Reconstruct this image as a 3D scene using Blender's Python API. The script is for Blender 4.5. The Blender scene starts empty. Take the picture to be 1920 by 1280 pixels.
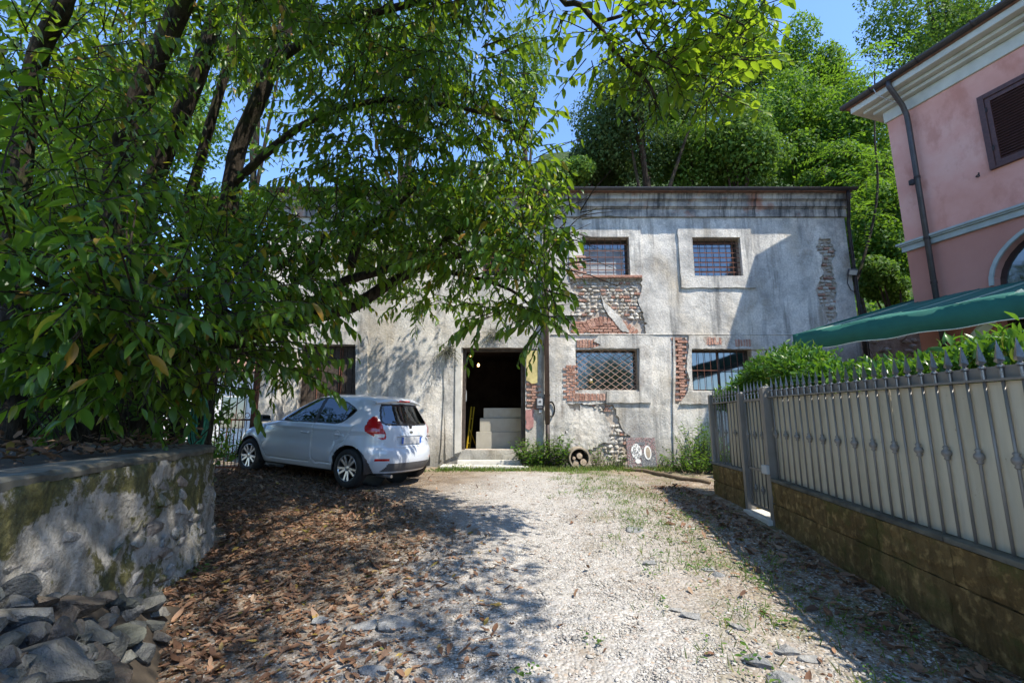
import bpy, math, random
import numpy as np
from mathutils import Vector, Matrix
from mathutils.geometry import delaunay_2d_cdt
random.seed(7)
RNG = np.random.default_rng(11)
SC = bpy.context.scene
COL = SC.collection
R = math.radians
# ------------------------------------------------------------------ camera
F_PX, PITCH, CAMZ = 870.0, R(9.8), 1.6
cd = bpy.data.cameras.new('camera')
cam = bpy.data.objects.new('camera', cd); COL.objects.link(cam)
cam.location = (0, 0, CAMZ); cam.rotation_euler = (R(90) + PITCH, 0, 0)
cd.sensor_width = 36; cd.lens = 36 * F_PX / 1920; cd.clip_start = 0.05; cd.clip_end = 1500
SC.camera = cam
# ------------------------------------------------------------------ sky and sun
SUN = Vector((1.28, -1.0, 2.5)).normalized()          # towards the sun
w = bpy.data.worlds.new('World'); SC.world = w; w.use_nodes = True
nt = w.node_tree; nt.nodes.clear()
sky = nt.nodes.new('ShaderNodeTexSky'); sky.sky_type = 'NISHITA'; sky.sun_disc = False
sky.sun_elevation = math.asin(SUN.z); sky.sun_rotation = math.atan2(SUN.x, SUN.y)
sky.air_density = 1.0; sky.dust_density = 0.1; sky.ozone_density = 7.0; sky.altitude = 900
bg = nt.nodes.new('ShaderNodeBackground'); bg.inputs[1].default_value = 0.15
wo = nt.nodes.new('ShaderNodeOutputWorld')
nt.links.new(sky.outputs[0], bg.inputs[0]); nt.links.new(bg.outputs[0], wo.inputs[0])
sl = bpy.data.lights.new('sun', 'SUN'); sl.energy = 3.0; sl.angle = R(0.53); sl.color = (1.0, 0.935, 0.82)
so = bpy.data.objects.new('sun', sl); COL.objects.link(so)
so.rotation_euler = (-SUN).to_track_quat('-Z', 'Y').to_euler(); so.location = (8, -8, 20)
SC.view_settings.view_transform = 'Standard'; SC.view_settings.look = 'None'
SC.view_settings.exposure = 1.52; SC.view_settings.gamma = 1; SC.view_settings.use_curve_mapping = False
SC.render.engine = 'CYCLES'
SC.cycles.max_bounces = 7; SC.cycles.diffuse_bounces = 4; SC.cycles.glossy_bounces = 3
SC.cycles.transmission_bounces = 4; SC.cycles.transparent_max_bounces = 8
SC.cycles.use_denoising = True
# ------------------------------------------------------------------ small geometry helpers
CP, SP = math.cos(PITCH), math.sin(PITCH)
def ray(px, py):
    u, v = (px - 960) / F_PX, (640 - py) / F_PX
    return Vector((u, CP - v * SP, SP + v * CP))
def at(px, py, Y):
    r = ray(px, py); return Vector((0, 0, CAMZ)) + r * (Y / r.y)
GY = [(-60, -.6), (-6, -.45), (0, 0), (2.67, .28), (5.33, .46), (7.65, .55), (11, .56), (16, .56), (60, .56)]
_gy = np.array([a for a, b in GY]); _gz = np.array([b for a, b in GY])
_d = np.diff(_gz) / np.diff(_gy); _m = np.zeros(len(_gy)); _m[1:-1] = (_d[1:] + _d[:-1]) / 2
_m[3:5] = [.088, .052]
def g(y):
    y = np.clip(y, -60, 60); i = np.clip(np.searchsorted(_gy, y) - 1, 0, len(_gy) - 2)
    h = _gy[i + 1] - _gy[i]; t = (y - _gy[i]) / h
    return ((2*t**3 - 3*t**2 + 1) * _gz[i] + (t**3 - 2*t**2 + t) * h * _m[i] + (-2*t**3 + 3*t**2) * _gz[i+1] + (t**3 - t**2) * h * _m[i+1])
def ground_at(px, py):
    r = ray(px, py); Y = 4.0
    for _ in range(60):
        k = (CAMZ - float(g(Y))) / -r.z; Y = .5 * Y + .5 * r.y * k
    return Vector((r.x / r.y * Y, Y, float(g(Y))))
ORG = {}
def thing(name, label, cat, loc=(0, 0, 0), group=None, kind=None):
    o = bpy.data.objects.new(name, None); COL.objects.link(o); o.empty_display_size = .2
    o.location = loc; o['label'] = label; o['category'] = cat
    if group: o['group'] = group
    if kind: o['kind'] = kind
    ORG[o] = Vector(loc); return o
def tag(o, label=None, cat=None, group=None, kind=None):
    if label: o['label'] = label
    if cat: o['category'] = cat
    if group: o['group'] = group
    if kind: o['kind'] = kind
    return o
def org_of(p): return ORG.get(p, Vector((0, 0, 0)))
def link(name, me, parent=None, loc=None, mat=None):
    o = bpy.data.objects.new(name, me); COL.objects.link(o)
    if parent is not None: o.parent = parent; ORG[o] = org_of(parent)
    if loc is not None: o.location = Vector(loc) - org_of(parent)
    return o
class MB:
    def __init__(s): s.v = []; s.f = []
    def add(s, vs, fs):
        k = len(s.v); s.v += [tuple(p) for p in vs]; s.f += [tuple(i + k for i in f) for f in fs]; return s
    def box(s, c, d, M=None):
        vs = [Vector((x * d[0] / 2, y * d[1] / 2, z * d[2] / 2)) for x in (-1, 1) for y in (-1, 1) for z in (-1, 1)]
        if M is not None: vs = [M @ p for p in vs]
        c = Vector(c)
        return s.add([p + c for p in vs], [(0,1,3,2), (4,6,7,5), (0,4,5,1), (2,3,7,6), (0,2,6,4), (1,5,7,3)])
    def bbox(s, x0, x1, y0, y1, z0, z1):
        return s.box(((x0+x1)/2, (y0+y1)/2, (z0+z1)/2), (x1-x0, y1-y0, z1-z0))
    def bar(s, a, b, wd, hd=None, up=(0, 0, 1)):
        a, b = Vector(a), Vector(b); hd = hd or wd; x = (b - a); L = x.length; x.normalize()
        up = Vector(up)
        if abs(x.dot(up)) > .98: up = Vector((0, 1, 0))
        y = up.cross(x).normalized(); z = x.cross(y)
        return s.box((a + b) / 2, (L, wd, hd), Matrix((x, y, z)).transposed())
    def tube(s, pts, rad, n=8, cap=True):
        pts = [Vector(p) for p in pts]; m = len(pts)
        rad = list(rad) if hasattr(rad, '__len__') else [rad] * m
        T = [(pts[min(i+1, m-1)] - pts[max(i-1, 0)]).normalized() for i in range(m)]
        up = Vector((0, 0, 1)) if abs(T[0].z) < .9 else Vector((0, 1, 0))
        N = up.cross(T[0]).normalized(); vs = []
        for i in range(m):
            N = (N - T[i] * N.dot(T[i])).normalized(); B = T[i].cross(N)
            for k in range(n):
                a = 2 * math.pi * k / n; vs.append(pts[i] + (N * math.cos(a) + B * math.sin(a)) * rad[i])
        fs = [(i*n + k, i*n + (k+1) % n, (i+1)*n + (k+1) % n, (i+1)*n + k) for i in range(m-1) for k in range(n)]
        if cap: fs += [tuple(range(n-1, -1, -1)), tuple((m-1)*n + k for k in range(n))]
        return s.add(vs, fs)
    def lathe(s, prof, c=(0, 0, 0), n=16, M=None, cap=True):
        c = Vector(c); vs = []
        for r, z in prof:
            for k in range(n):
                a = 2 * math.pi * k / n; p = Vector((r * math.cos(a), r * math.sin(a), z))
                vs.append((M @ p if M is not None else p) + c)
        m = len(prof)
        fs = [(i*n + k, i*n + (k+1) % n, (i+1)*n + (k+1) % n, (i+1)*n + k) for i in range(m-1) for k in range(n)]
        if cap: fs += [tuple(range(n-1, -1, -1)), tuple((m-1)*n + k for k in range(n))]
        return s.add(vs, fs)
    def build(s, name, mat, parent=None, smooth=False, bevel=0):
        o_ = org_of(parent); me = bpy.data.meshes.new(name)
        me.from_pydata([tuple(Vector(p) - o_) for p in s.v], [], s.f); me.materials.append(mat)
        if smooth: me.polygons.foreach_set('use_smooth', [True] * len(me.polygons))
        o = link(name, me, parent)
        if bevel:
            b = o.modifiers.new('bevel', 'BEVEL'); b.width = bevel; b.segments = 2; b.limit_method = 'ANGLE'
        return o
def np_mesh(name, V, tris, mat, parent=None, smooth=True, rnd=None):
    V = np.asarray(V, dtype=np.float32) - np.array(org_of(parent), dtype=np.float32)
    tris = np.asarray(tris, dtype=np.int32); k = tris.shape[1]
    me = bpy.data.meshes.new(name)
    me.vertices.add(len(V)); me.vertices.foreach_set('co', V.ravel())
    me.loops.add(tris.size); me.loops.foreach_set('vertex_index', tris.ravel())
    me.polygons.add(len(tris)); me.polygons.foreach_set('loop_start', np.arange(0, tris.size, k, dtype=np.int32))
    if smooth: me.polygons.foreach_set('use_smooth', np.ones(len(tris), dtype=bool))
    if rnd is not None:
        a = me.attributes.new('rnd', 'FLOAT', 'POINT'); a.data.foreach_set('value', np.asarray(rnd, dtype=np.float32))
    me.update(calc_edges=True); me.validate(); me.materials.append(mat)
    return link(name, me, parent)
def in_poly(P, poly):
    x, y = P[:, 0], P[:, 1]; c = np.zeros(len(P), bool); n = len(poly)
    for i in range(n):
        (x1, y1), (x2, y2) = poly[i], poly[(i+1) % n]
        if y1 == y2: continue
        m = ((y1 > y) != (y2 > y)) & (x < (x2 - x1) * (y - y1) / (y2 - y1) + x1); c ^= m
    return c
def jag(poly, amp=.02, seg=.06, seed=0, smooth_rect=False):
    r = random.Random(seed); out = []; n = len(poly)
    for i in range(n):
        a, b = Vector(poly[i]), Vector(poly[(i+1) % n]); d = b - a; L = d.length
        k = max(1, int(L / seg)); nr = Vector((-d.y, d.x)).normalized()
        for j in range(k):
            t = j / k; p = a + d * t + nr * r.gauss(0, amp); out.append((p.x, p.y))
    return out
def plate(name, outer, holes, y0, depth, mat, parent, grid=0, wob=0, seed=1, inner_wob=True):
    """A flat slab in the x-z plane with real holes: front at y0, edges going back by depth."""
    pts = []; edges = []
    for poly in [outer] + holes:
        k = len(pts); n = len(poly); pts += [Vector(p) for p in poly]; edges += [(k+i, k+(i+1) % n) for i in range(n)]
    if grid:
        xs = [p[0] for p in outer]; zs = [p[1] for p in outer]; r = random.Random(seed)
        gp = [(x + r.uniform(-.3, .3) * grid, z + r.uniform(-.3, .3) * grid) for x in np.arange(min(xs)+grid/2, max(xs), grid) for z in np.arange(min(zs)+grid/2, max(zs), grid)]
        pts += [Vector(p) for p in gp]
    v, e, f = delaunay_2d_cdt(pts, edges, [], 0, 1e-5)[:3]
    V = np.array([tuple(p) for p in v]); T = np.array([t for t in f if len(t) == 3])
    C = V[T].mean(axis=1); keep = in_poly(C, outer)
    for h in holes: keep &= ~in_poly(C, h)
    T = T[keep]; cnt = {}
    for a, b, c in T:
        for p, q in ((a, b), (b, c), (c, a)): cnt[(p, q)] = 1
    bd = [(p, q) for (p, q) in cnt if (q, p) not in cnt]
    rr = np.random.default_rng(seed); yy = np.full(len(V), y0)
    if wob: yy = y0 + wob * (np.sin(V[:, 0]*2.1 + seed) * np.cos(V[:, 1]*1.7) + .6 * rr.standard_normal(len(V)) * .5)
    vs = [(V[i, 0], yy[i], V[i, 1]) for i in range(len(V))]
    mb = MB(); used = sorted(set(T.ravel())); mp = {u: i for i, u in enumerate(used)}
    vs = [vs[u] for u in used]; fs = []
    for a, b, c in T:
        A, B, Cc = V[a], V[b], V[c]
        s = (B[0]-A[0])*(Cc[1]-A[1]) - (B[1]-A[1])*(Cc[0]-A[0])
        fs.append((mp[a], mp[b], mp[c]) if s > 0 else (mp[a], mp[c], mp[b]))
    bi = {}
    for p, q in bd:
        for u in (p, q):
            if u not in bi: bi[u] = len(vs); vs.append((V[u, 0], y0 + depth, V[u, 1]))
        fs.append((mp[q], mp[p], bi[p], bi[q]))
    mb.add(vs, fs)
    return mb.build(name, mat, parent)
def rect(x0, x1, z0, z1): return [(x0, z0), (x1, z0), (x1, z1), (x0, z1)]
# ------------------------------------------------------------------ materials
class NT:
    def __init__(s, name):
        s.m = bpy.data.materials.new(name); s.m.use_nodes = True; s.t = s.m.node_tree; s.t.nodes.clear()
        s.out = s.t.nodes.new('ShaderNodeOutputMaterial')
    def n(s, typ, **kw):
        nd = s.t.nodes.new(typ)
        for k, v in kw.items():
            if k.startswith('i_'):
                key = k[2:]; s.set(nd.inputs[int(key)] if key.isdigit() else nd.inputs[key.replace('_', ' ')], v)
            else: setattr(nd, k, v)
        return nd
    def set(s, sock, v):
        if isinstance(v, bpy.types.NodeSocket): s.t.links.new(v, sock)
        elif hasattr(v, '__len__') and len(v) == 3 and sock.type == 'RGBA': sock.default_value = (*v, 1)
        else: sock.default_value = v
    def pos(s, scale=(1, 1, 1), obj=False):
        if obj: src = s.n('ShaderNodeTexCoord').outputs['Object']
        else: src = s.n('ShaderNodeNewGeometry').outputs['Position']
        if scale == (1, 1, 1): return src
        m = s.n('ShaderNodeVectorMath', operation='MULTIPLY'); s.set(m.inputs[0], src); m.inputs[1].default_value = scale
        return m.outputs[0]
    def noise(s, p, scale, detail=4, rough=.55, dist=0):
        return s.n('ShaderNodeTexNoise', i_Vector=p, i_Scale=scale, i_Detail=detail, i_Roughness=rough, i_Distortion=dist).outputs[0]
    def voro(s, p, scale, out='Color', feature='F1'):
        return s.n('ShaderNodeTexVoronoi', feature=feature, i_Vector=p, i_Scale=scale).outputs[out]
    def ramp(s, fac, stops, interp='LINEAR'):
        r = s.n('ShaderNodeValToRGB'); s.set(r.inputs[0], fac); cr = r.color_ramp; cr.interpolation = interp
        while len(cr.elements) < len(stops): cr.elements.new(.5)
        for e, (p, c) in zip(cr.elements, stops):
            e.position = p; e.color = (*c, 1) if hasattr(c, '__len__') else (c, c, c, 1)
        return r.outputs[0]
    def mix(s, fac, a, b, mode='MIX'):
        m = s.n('ShaderNodeMix', data_type='RGBA', blend_type=mode)
        s.set(m.inputs[0], fac); s.set(m.inputs[6], a); s.set(m.inputs[7], b); return m.outputs[2]
    def math(s, op, a, b=0.0, c=None):
        m = s.n('ShaderNodeMath', operation=op); s.set(m.inputs[0], a); s.set(m.inputs[1], b)
        if c is not None: s.set(m.inputs[2], c)
        return m.outputs[0]
    def sep(s, v):
        return s.n('ShaderNodeSeparateXYZ', i_0=v).outputs
    def attr(s, name): return s.n('ShaderNodeAttribute', attribute_name=name).outputs['Fac']
    def oi(s): return s.n('ShaderNodeObjectInfo').outputs['Random']
    def bump(s, h, strength=.5, dist=.02, normal=None):
        b = s.n('ShaderNodeBump', i_Height=h, i_Strength=strength, i_Distance=dist)
        if normal is not None: s.set(b.inputs['Normal'], normal)
        return b.outputs[0]
    def pbr(s, col, rough=.8, normal=None, metal=0, spec=.5, coat=0, emis=None, es=0, trans=0, ior=1.5):
        p = s.n('ShaderNodeBsdfPrincipled'); s.set(p.inputs['Base Color'], col); s.set(p.inputs['Roughness'], rough)
        s.set(p.inputs['Metallic'], metal); p.inputs['Specular IOR Level'].default_value = spec
        p.inputs['Coat Weight'].default_value = coat; p.inputs['Coat Roughness'].default_value = .04
        p.inputs['Transmission Weight'].default_value = trans; p.inputs['IOR'].default_value = ior
        if normal is not None: s.set(p.inputs['Normal'], normal)
        if emis: p.inputs['Emission Color'].default_value = (*emis, 1); p.inputs['Emission Strength'].default_value = es
        return p.outputs[0]
    def done(s, sh): s.t.links.new(sh, s.out.inputs[0]); return s.m
MT = {}
def simple(name, col, rough=.7, metal=0, spec=.5, var=.25, nscale=9, bump=.15, bscale=60, coat=0, obj=True):
    n = NT(name); p = n.pos(obj=obj)
    f = n.noise(p, nscale, 5); lo = tuple(c * (1 - var) for c in col); hi = tuple(min(1, c * (1 + var)) for c in col)
    c = n.ramp(f, [(.3, lo), (.7, hi)])
    b = n.bump(n.noise(p, bscale, 3), bump, .01) if bump else None
    MT[name] = n.done(n.pbr(c, rough, b, metal, spec, coat)); return MT[name]
def mk_plaster():
    n = NT('old_plaster'); p = n.pos()
    big = n.noise(p, .75, 6, .6, .4); mid = n.noise(p, 2.6, 7, .68); fine = n.noise(p, 24, 5, .7)
    c = n.ramp(big, [(.30, (.36, .345, .315)), (.44, (.60, .57, .515)), (.58, (.76, .72, .645)), (.78, (.80, .73, .61))])
    grey = n.ramp(n.math('ADD', n.math('MULTIPLY', mid, .6), n.math('MULTIPLY', n.noise(p, .85, 5, .6), .4)), [(.40, 1.0), (.53, 0.0)])
    c = n.mix(n.math('MULTIPLY', grey, .68), c, (.27, .265, .25))
    strk = n.noise(n.pos((3.2, 1, .28)), 1.6, 6, .62)
    c = n.mix(n.ramp(strk, [(.52, 0.0), (.70, .78)]), c, (.135, .135, .13))
    och = n.noise(n.pos((1, 1, .6)), 1.1, 4); c = n.mix(n.ramp(och, [(.52, 0.0), (.72, .55)]), c, (.50, .40, .26))
    brn = n.noise(n.pos((1.4, 1, .7)), 1.9, 7, .7); c = n.mix(n.ramp(brn, [(.55, 0.0), (.68, .5)]), c, (.25, .20, .155))
    c = n.mix(n.ramp(fine, [(.3, .45), (.6, 0.0)]), c, (.15, .145, .135))
    z = n.sep(p)[2]; base = n.math('SUBTRACT', 1.55, z)
    damp = n.math('MULTIPLY', n.math('MULTIPLY', base, mid), 1.2); c = n.mix(n.ramp(damp, [(.15, 0.0), (.6, .65)]), c, (.12, .12, .10))
    spk = n.voro(p, 55, 'Distance'); c = n.mix(n.ramp(spk, [(.05, .35), (.2, 0.0)]), c, (.1, .1, .1))
    h = n.math('ADD', n.math('MULTIPLY', fine, .6), n.math('MULTIPLY', mid, 1.6))
    MT['plaster'] = n.done(n.pbr(c, .92, n.bump(h, .55, .03), spec=.2))
mk_plaster()
def mk_cornice():
    n = NT('stained_cornice'); p = n.pos()
    m = n.noise(n.pos((1.2, 1, 1.5)), 2.2, 7, .66); c = n.ramp(m, [(.34, (.14, .14, .14)), (.5, (.34, .32, .29)), (.66, (.52, .49, .44))])
    r = n.noise(p, 1.7, 5); c = n.mix(n.ramp(r, [(.56, 0.0), (.68, .75)]), c, (.40, .17, .10))
    st = n.noise(n.pos((7, 1, .5)), 1.5, 5); c = n.mix(n.ramp(st, [(.5, 0.0), (.66, .85)]), c, (.06, .06, .06))
    MT['cornice'] = n.done(n.pbr(c, .92, n.bump(n.noise(p, 20, 5), .5, .02), spec=.2))
mk_cornice()
LITE = {'tufa_block': .85}
def mk_stonemat(name, cols, obj=True, moss=0, sc=7):
    n = NT(name); p = n.pos(obj=obj); r = n.oi()
    k = len(cols); base = n.ramp(r, [(i / max(1, k - 1), c) for i, c in enumerate(cols)])
    f = n.noise(n.pos(), sc, 7, .65); c = n.mix(n.ramp(f, [(.3, .55), (.62, 0.0)]), base, tuple(x * .42 for x in cols[0]))
    f2 = n.noise(n.pos(), sc * 3.1, 5); c = n.mix(n.ramp(f2, [(.52, 0.0), (.72, LITE.get(name, .4))]), c, tuple(min(.75, x * (2.1 if name in LITE else 1.6)) for x in cols[-1]))
    if moss:
        st = n.noise(n.pos((5, 5, .6)), 2.2, 6, .7); c = n.mix(n.ramp(st, [(.48, 0.0), (.66, .7)]), c, tuple(x * .35 for x in cols[0]))
        mm = n.noise(n.pos(), 2.6, 6, .7); c = n.mix(n.ramp(mm, [(.5, 0.0), (.6, moss)]), c, (.07, .075, .018))
    MT[name] = n.done(n.pbr(c, .9, n.bump(n.math('ADD', f, n.math('MULTIPLY', f2, .8)), .9, .03), spec=.2))
mk_stonemat('brick', [(.40, .21, .15), (.47, .26, .19), (.54, .33, .25), (.46, .30, .235), (.37, .19, .14)], sc=14)
mk_stonemat('masonry_stone', [(.46, .43, .38), (.55, .51, .45), (.62, .59, .54), (.40, .35, .28), (.5, .42, .33)], sc=9)
mk_stonemat('rubble_rock', [(.07, .075, .075), (.11, .115, .112), (.06, .065, .06), (.165, .16, .15), (.13, .10, .075), (.08, .085, .09), (.21, .205, .19), (.09, .095, .07)], sc=13)
mk_stonemat('path_stone', [(.20, .205, .21), (.27, .27, .265), (.33, .32, .30)], sc=12)
mk_stonemat('wall_stone', [(.22, .21, .19), (.30, .285, .26), (.40, .385, .36), (.27, .22, .18)], moss=.95, sc=9)
mk_stonemat('tufa_block', [(.15, .095, .036), (.18, .117, .045), (.195, .13, .052)], moss=.6, sc=5)
def mk_mortar():
    n = NT('mortar'); p = n.pos(); f = n.noise(p, 9, 6, .65)
    c = n.ramp(f, [(.3, (.29, .24, .19)), (.5, (.43, .37, .31)), (.7, (.54, .48, .41))])
    MT['mortar'] = n.done(n.pbr(c, .95, n.bump(f, .8, .03), spec=.15))
mk_mortar()
def mk_oldwall():
    n = NT('mossy_render'); p = n.pos(); big = n.noise(p, 1.9, 8, .66); mid = n.noise(p, 6, 7, .7); fine = n.noise(p, 30, 4)
    c = n.ramp(mid, [(.3, (.13, .12, .10)), (.46, (.25, .235, .205)), (.62, (.38, .36, .325))])
    z = n.sep(p)[2]
    mz = n.math('ADD', n.noise(n.pos((1, .55, 1.2)), 2.3, 7, .66, .5), n.math('MULTIPLY', n.math('SUBTRACT', z, .85), .11))
    mz = n.math('ADD', mz, n.math('MULTIPLY', n.math('SUBTRACT', n.noise(p, 9, 6, .72), .5), .62))
    c = n.mix(n.ramp(mz, [(.50, 0.0), (.57, .9)]), c, n.ramp(fine, [(.3, (.035, .036, .010)), (.7, (.12, .11, .03))]))
    ye = n.noise(n.pos((1, 1, .8)), 3.3, 5); yz = n.math('ADD', ye, n.math('MULTIPLY', n.math('SUBTRACT', n.sep(p)[1], 4.6), .22))
    c = n.mix(n.ramp(yz, [(.60, 0.0), (.72, .75)]), c, (.24, .19, .035))
    h = n.math('ADD', n.math('MULTIPLY', mid, 1.2), n.math('MULTIPLY', fine, .5))
    MT['oldwall'] = n.done(n.pbr(c, .95, n.bump(h, .8, .035), spec=.15))
mk_oldwall()
PINK_NODE = []
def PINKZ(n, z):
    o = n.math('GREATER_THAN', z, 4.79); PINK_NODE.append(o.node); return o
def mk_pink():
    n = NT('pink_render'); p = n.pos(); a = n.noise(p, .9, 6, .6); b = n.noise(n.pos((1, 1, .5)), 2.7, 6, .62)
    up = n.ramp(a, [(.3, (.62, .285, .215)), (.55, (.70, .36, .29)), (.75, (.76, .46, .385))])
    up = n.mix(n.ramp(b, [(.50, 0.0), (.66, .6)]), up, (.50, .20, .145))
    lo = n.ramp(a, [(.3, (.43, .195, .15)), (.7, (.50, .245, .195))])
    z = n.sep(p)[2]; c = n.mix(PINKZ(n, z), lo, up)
    MT['pink'] = n.done(n.pbr(c, .9, n.bump(n.noise(p, 34, 4), .22, .01), spec=.2))
mk_pink()
simple('cap_concrete', (.10, .092, .07), .95, var=.55, nscale=7, bump=.5, bscale=25, obj=False)
simple('cornice_grey', (.52, .53, .47), .85, nscale=3, var=.15)
simple('ledge_grey', (.36, .40, .385), .8, nscale=4, var=.15)
simple('gutter_brown', (.06, .053, .052), .45, metal=.3, var=.2)
simple('pipe_brown', (.13, .085, .07), .45, metal=.2, var=.25)
simple('shutter_wood', (.085, .035, .030), .55, var=.3, nscale=20)
simple('iron', (.045, .035, .032), .6, metal=.6, var=.35)
simple('lattice_iron', (.42, .27, .20), .8, metal=.1, var=.3, nscale=25)
simple('rusty_iron', (.16, .065, .04), .85, metal=.2, var=.45, nscale=25)
simple('fence_paint', (.20, .188, .172), .5, metal=.25, var=.12, nscale=5, bump=.05)
def mk_sheet():
    n = NT('fence_sheet'); p = n.pos(); a = n.noise(n.pos((3, 3, .35)), 2.4, 6, .65); b = n.noise(p, 14, 6, .7)
    c = n.ramp(a, [(.35, (.46, .405, .295)), (.6, (.57, .51, .385))]); c = n.mix(n.ramp(a, [(.60, 0.0), (.76, .5)]), c, (.24, .21, .165))
    c = n.mix(n.ramp(b, [(.66, 0.0), (.74, .8)]), c, (.20, .115, .06)); MT['fence_sheet'] = n.done(n.pbr(c, .6, n.bump(n.noise(p, 3, 3), .12, .02), metal=.05))
mk_sheet()
simple('fence_spear', (.24, .235, .24), .30, metal=.8, var=.15)
simple('old_wood', (.062, .046, .036), .85, var=.45, nscale=14)
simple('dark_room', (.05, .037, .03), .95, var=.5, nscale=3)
simple('pale_stone', (.52, .50, .45), .85, var=.14, nscale=5)
simple('slab_stone', (.37, .345, .285), .85, var=.12, nscale=4)
simple('pallet_wood', (.34, .24, .14), .85, var=.3, nscale=14)
simple('yellow_paint', (.45, .30, .02), .45, var=.15)
simple('awning_green', (.012, .115, .085), .75, var=.1, nscale=5, bump=.05, bscale=200)
simple('awning_arm', (.32, .38, .30), .5, var=.1)
simple('white_trim', (.62, .65, .56), .6, var=.1)
simple('black_rubber', (.018, .018, .018), .75, var=.3)
simple('black_plastic', (.02, .02, .022), .5, var=.2)
simple('grey_plastic', (.42, .43, .43), .5, var=.08)
simple('dark_grey_plastic', (.085, .085, .09), .6, var=.15)
simple('red_lens', (.42, .008, .012), .15, var=.2, coat=.6, bump=0)
simple('clear_lens', (.7, .65, .64), .12, var=.1, coat=.6, bump=0)
simple('alloy', (.46, .47, .49), .28, metal=.9, var=.08, bump=0)
simple('plate_white', (.48, .49, .50), .5, var=.05, bump=0)
simple('plate_blue', (.02, .10, .42), .5, var=.05, bump=0)
simple('seat_cloth', (.045, .045, .05), .9, var=.2)
simple('tan_cloth', (.30, .28, .25), .9, var=.2)
simple('hose_green', (.015, .16, .09), .5, var=.15)
simple('hose_brown', (.16, .115, .07), .7, var=.3)
simple('terracotta', (.30, .245, .18), .85, var=.35, nscale=12)
simple('log_end', (.40, .31, .22), .9, var=.35, nscale=25)
simple('log_bark', (.16, .115, .085), .95, var=.4, nscale=22)
simple('mosaic_ground', (.20, .13, .125), .8, var=.7, nscale=45)
simple('mosaic_light', (.62, .61, .58), .8, var=.25, nscale=50)
simple('mosaic_dark', (.10, .105, .115), .7, var=.6, nscale=60)
simple('yellow_plaster', (.50, .42, .18), .9, var=.3, nscale=6, obj=False)
simple('red_paint_patch', (.40, .20, .18), .9, var=.35, nscale=7, obj=False)
simple('soil_bank', (.06, .045, .03), .98, var=.5, nscale=6)
simple('white_wall', (.74, .72, .67), .9, var=.08, nscale=2)
simple('roof_tile', (.24, .13, .09), .9, var=.35, nscale=10)
simple('curtain', (.32, .34, .36), .9, var=.3, nscale=6)
def mk_car():
    n = NT('car_paint'); MT['car_paint'] = n.done(n.pbr((.56, .60, .66), .28, spec=.5, coat=.9))
    n = NT('car_glass')
    g1 = n.n('ShaderNodeBsdfGlossy', i_Roughness=.02); g1.inputs[0].default_value = (.9, .95, 1, 1)
    tr = n.n('ShaderNodeBsdfTransparent'); tr.inputs[0].default_value = (.42, .5, .47, 1)
    fr = n.n('ShaderNodeFresnel', i_IOR=1.7); mx = n.n('ShaderNodeMixShader')
    n.set(mx.inputs[0], n.math('MULTIPLY_ADD', fr.outputs[0], .9, .06)); n.set(mx.inputs[1], tr.outputs[0]); n.set(mx.inputs[2], g1.outputs[0])
    MT['car_glass'] = n.done(mx.outputs[0])
    n = NT('window_glass')
    p = n.pos(); nz = n.noise(p, 2.3, 2)
    MT['window_glass'] = n.done(n.pbr((.010, .013, .016), .05, n.bump(nz, .08, .03), spec=.5, ior=2.2))
    n = NT('bulb_glow'); MT['bulb'] = n.done(n.pbr((1, .7, .35), .5, emis=(1, .5, .16), es=7))
mk_car()
def mk_leaf(name, stops, tcol, tw=.38, rough=.38, spec=.42):
    n = NT(name); r = n.attr('rnd')
    c = n.ramp(r, stops); c = n.mix(n.ramp(n.noise(n.pos(), 1.1, 3), [(.35, .35), (.6, 0.0)]), c, tuple(x * .55 for x in stops[0][1]))
    pr = n.pbr(c, rough, spec=spec)
    tl = n.n('ShaderNodeBsdfTranslucent'); n.set(tl.inputs[0], n.mix(.6, c, tcol))
    mx = n.n('ShaderNodeMixShader'); mx.inputs[0].default_value = tw
    n.set(mx.inputs[1], pr); n.set(mx.inputs[2], tl.outputs[0]); MT[name] = n.done(mx.outputs[0])
mk_leaf('laurel_leaf', [(0, (.018, .062, .014)), (.5, (.040, .115, .014)), (.93, (.11, .20, .018)), (.965, (.34, .24, .03)), (1, (.30, .12, .02))], (.38, .56, .02), .42)
mk_leaf('bright_leaf', [(0, (.05, .13, .015)), (.5, (.11, .21, .016)), (1, (.20, .26, .02))], (.42, .60, .02), .5)
mk_leaf('dark_leaf', [(0, (.042, .10, .018)), (.6, (.075, .155, .024)), (1, (.13, .20, .03))], (.22, .38, .03), .38, .6, .2)
mk_leaf('oak_leaf', [(0, (.032, .072, .024)), (.6, (.056, .11, .034)), (1, (.10, .15, .05))], (.15, .25, .04), .3, .6, .2)
mk_leaf('acacia_leaf', [(0, (.035, .10, .016)), (.6, (.065, .155, .022)), (1, (.13, .21, .03))], (.28, .48, .02), .44, .6, .2)
mk_leaf('hedge_leaf', [(0, (.03, .095, .014)), (.6, (.055, .15, .018)), (.97, (.12, .22, .025)), (1, (.3, .2, .03))], (.2, .4, .02), .35, .28)
mk_leaf('weed_leaf', [(0, (.04, .11, .02)), (.6, (.07, .17, .025)), (1, (.14, .22, .04))], (.25, .42, .03), .42)
mk_leaf('dry_leaf', [(0, (.095, .05, .03)), (.35, (.19, .10, .06)), (.7, (.31, .18, .11)), (.93, (.34, .24, .16)), (.97, (.40, .27, .06)), (1, (.09, .12, .03))], (.3, .17, .07), .12, .6, .25)
mk_leaf('grass_blade', [(0, (.06, .12, .02)), (.6, (.11, .18, .03)), (1, (.26, .24, .08))], (.3, .4, .05), .3, .6)
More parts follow.
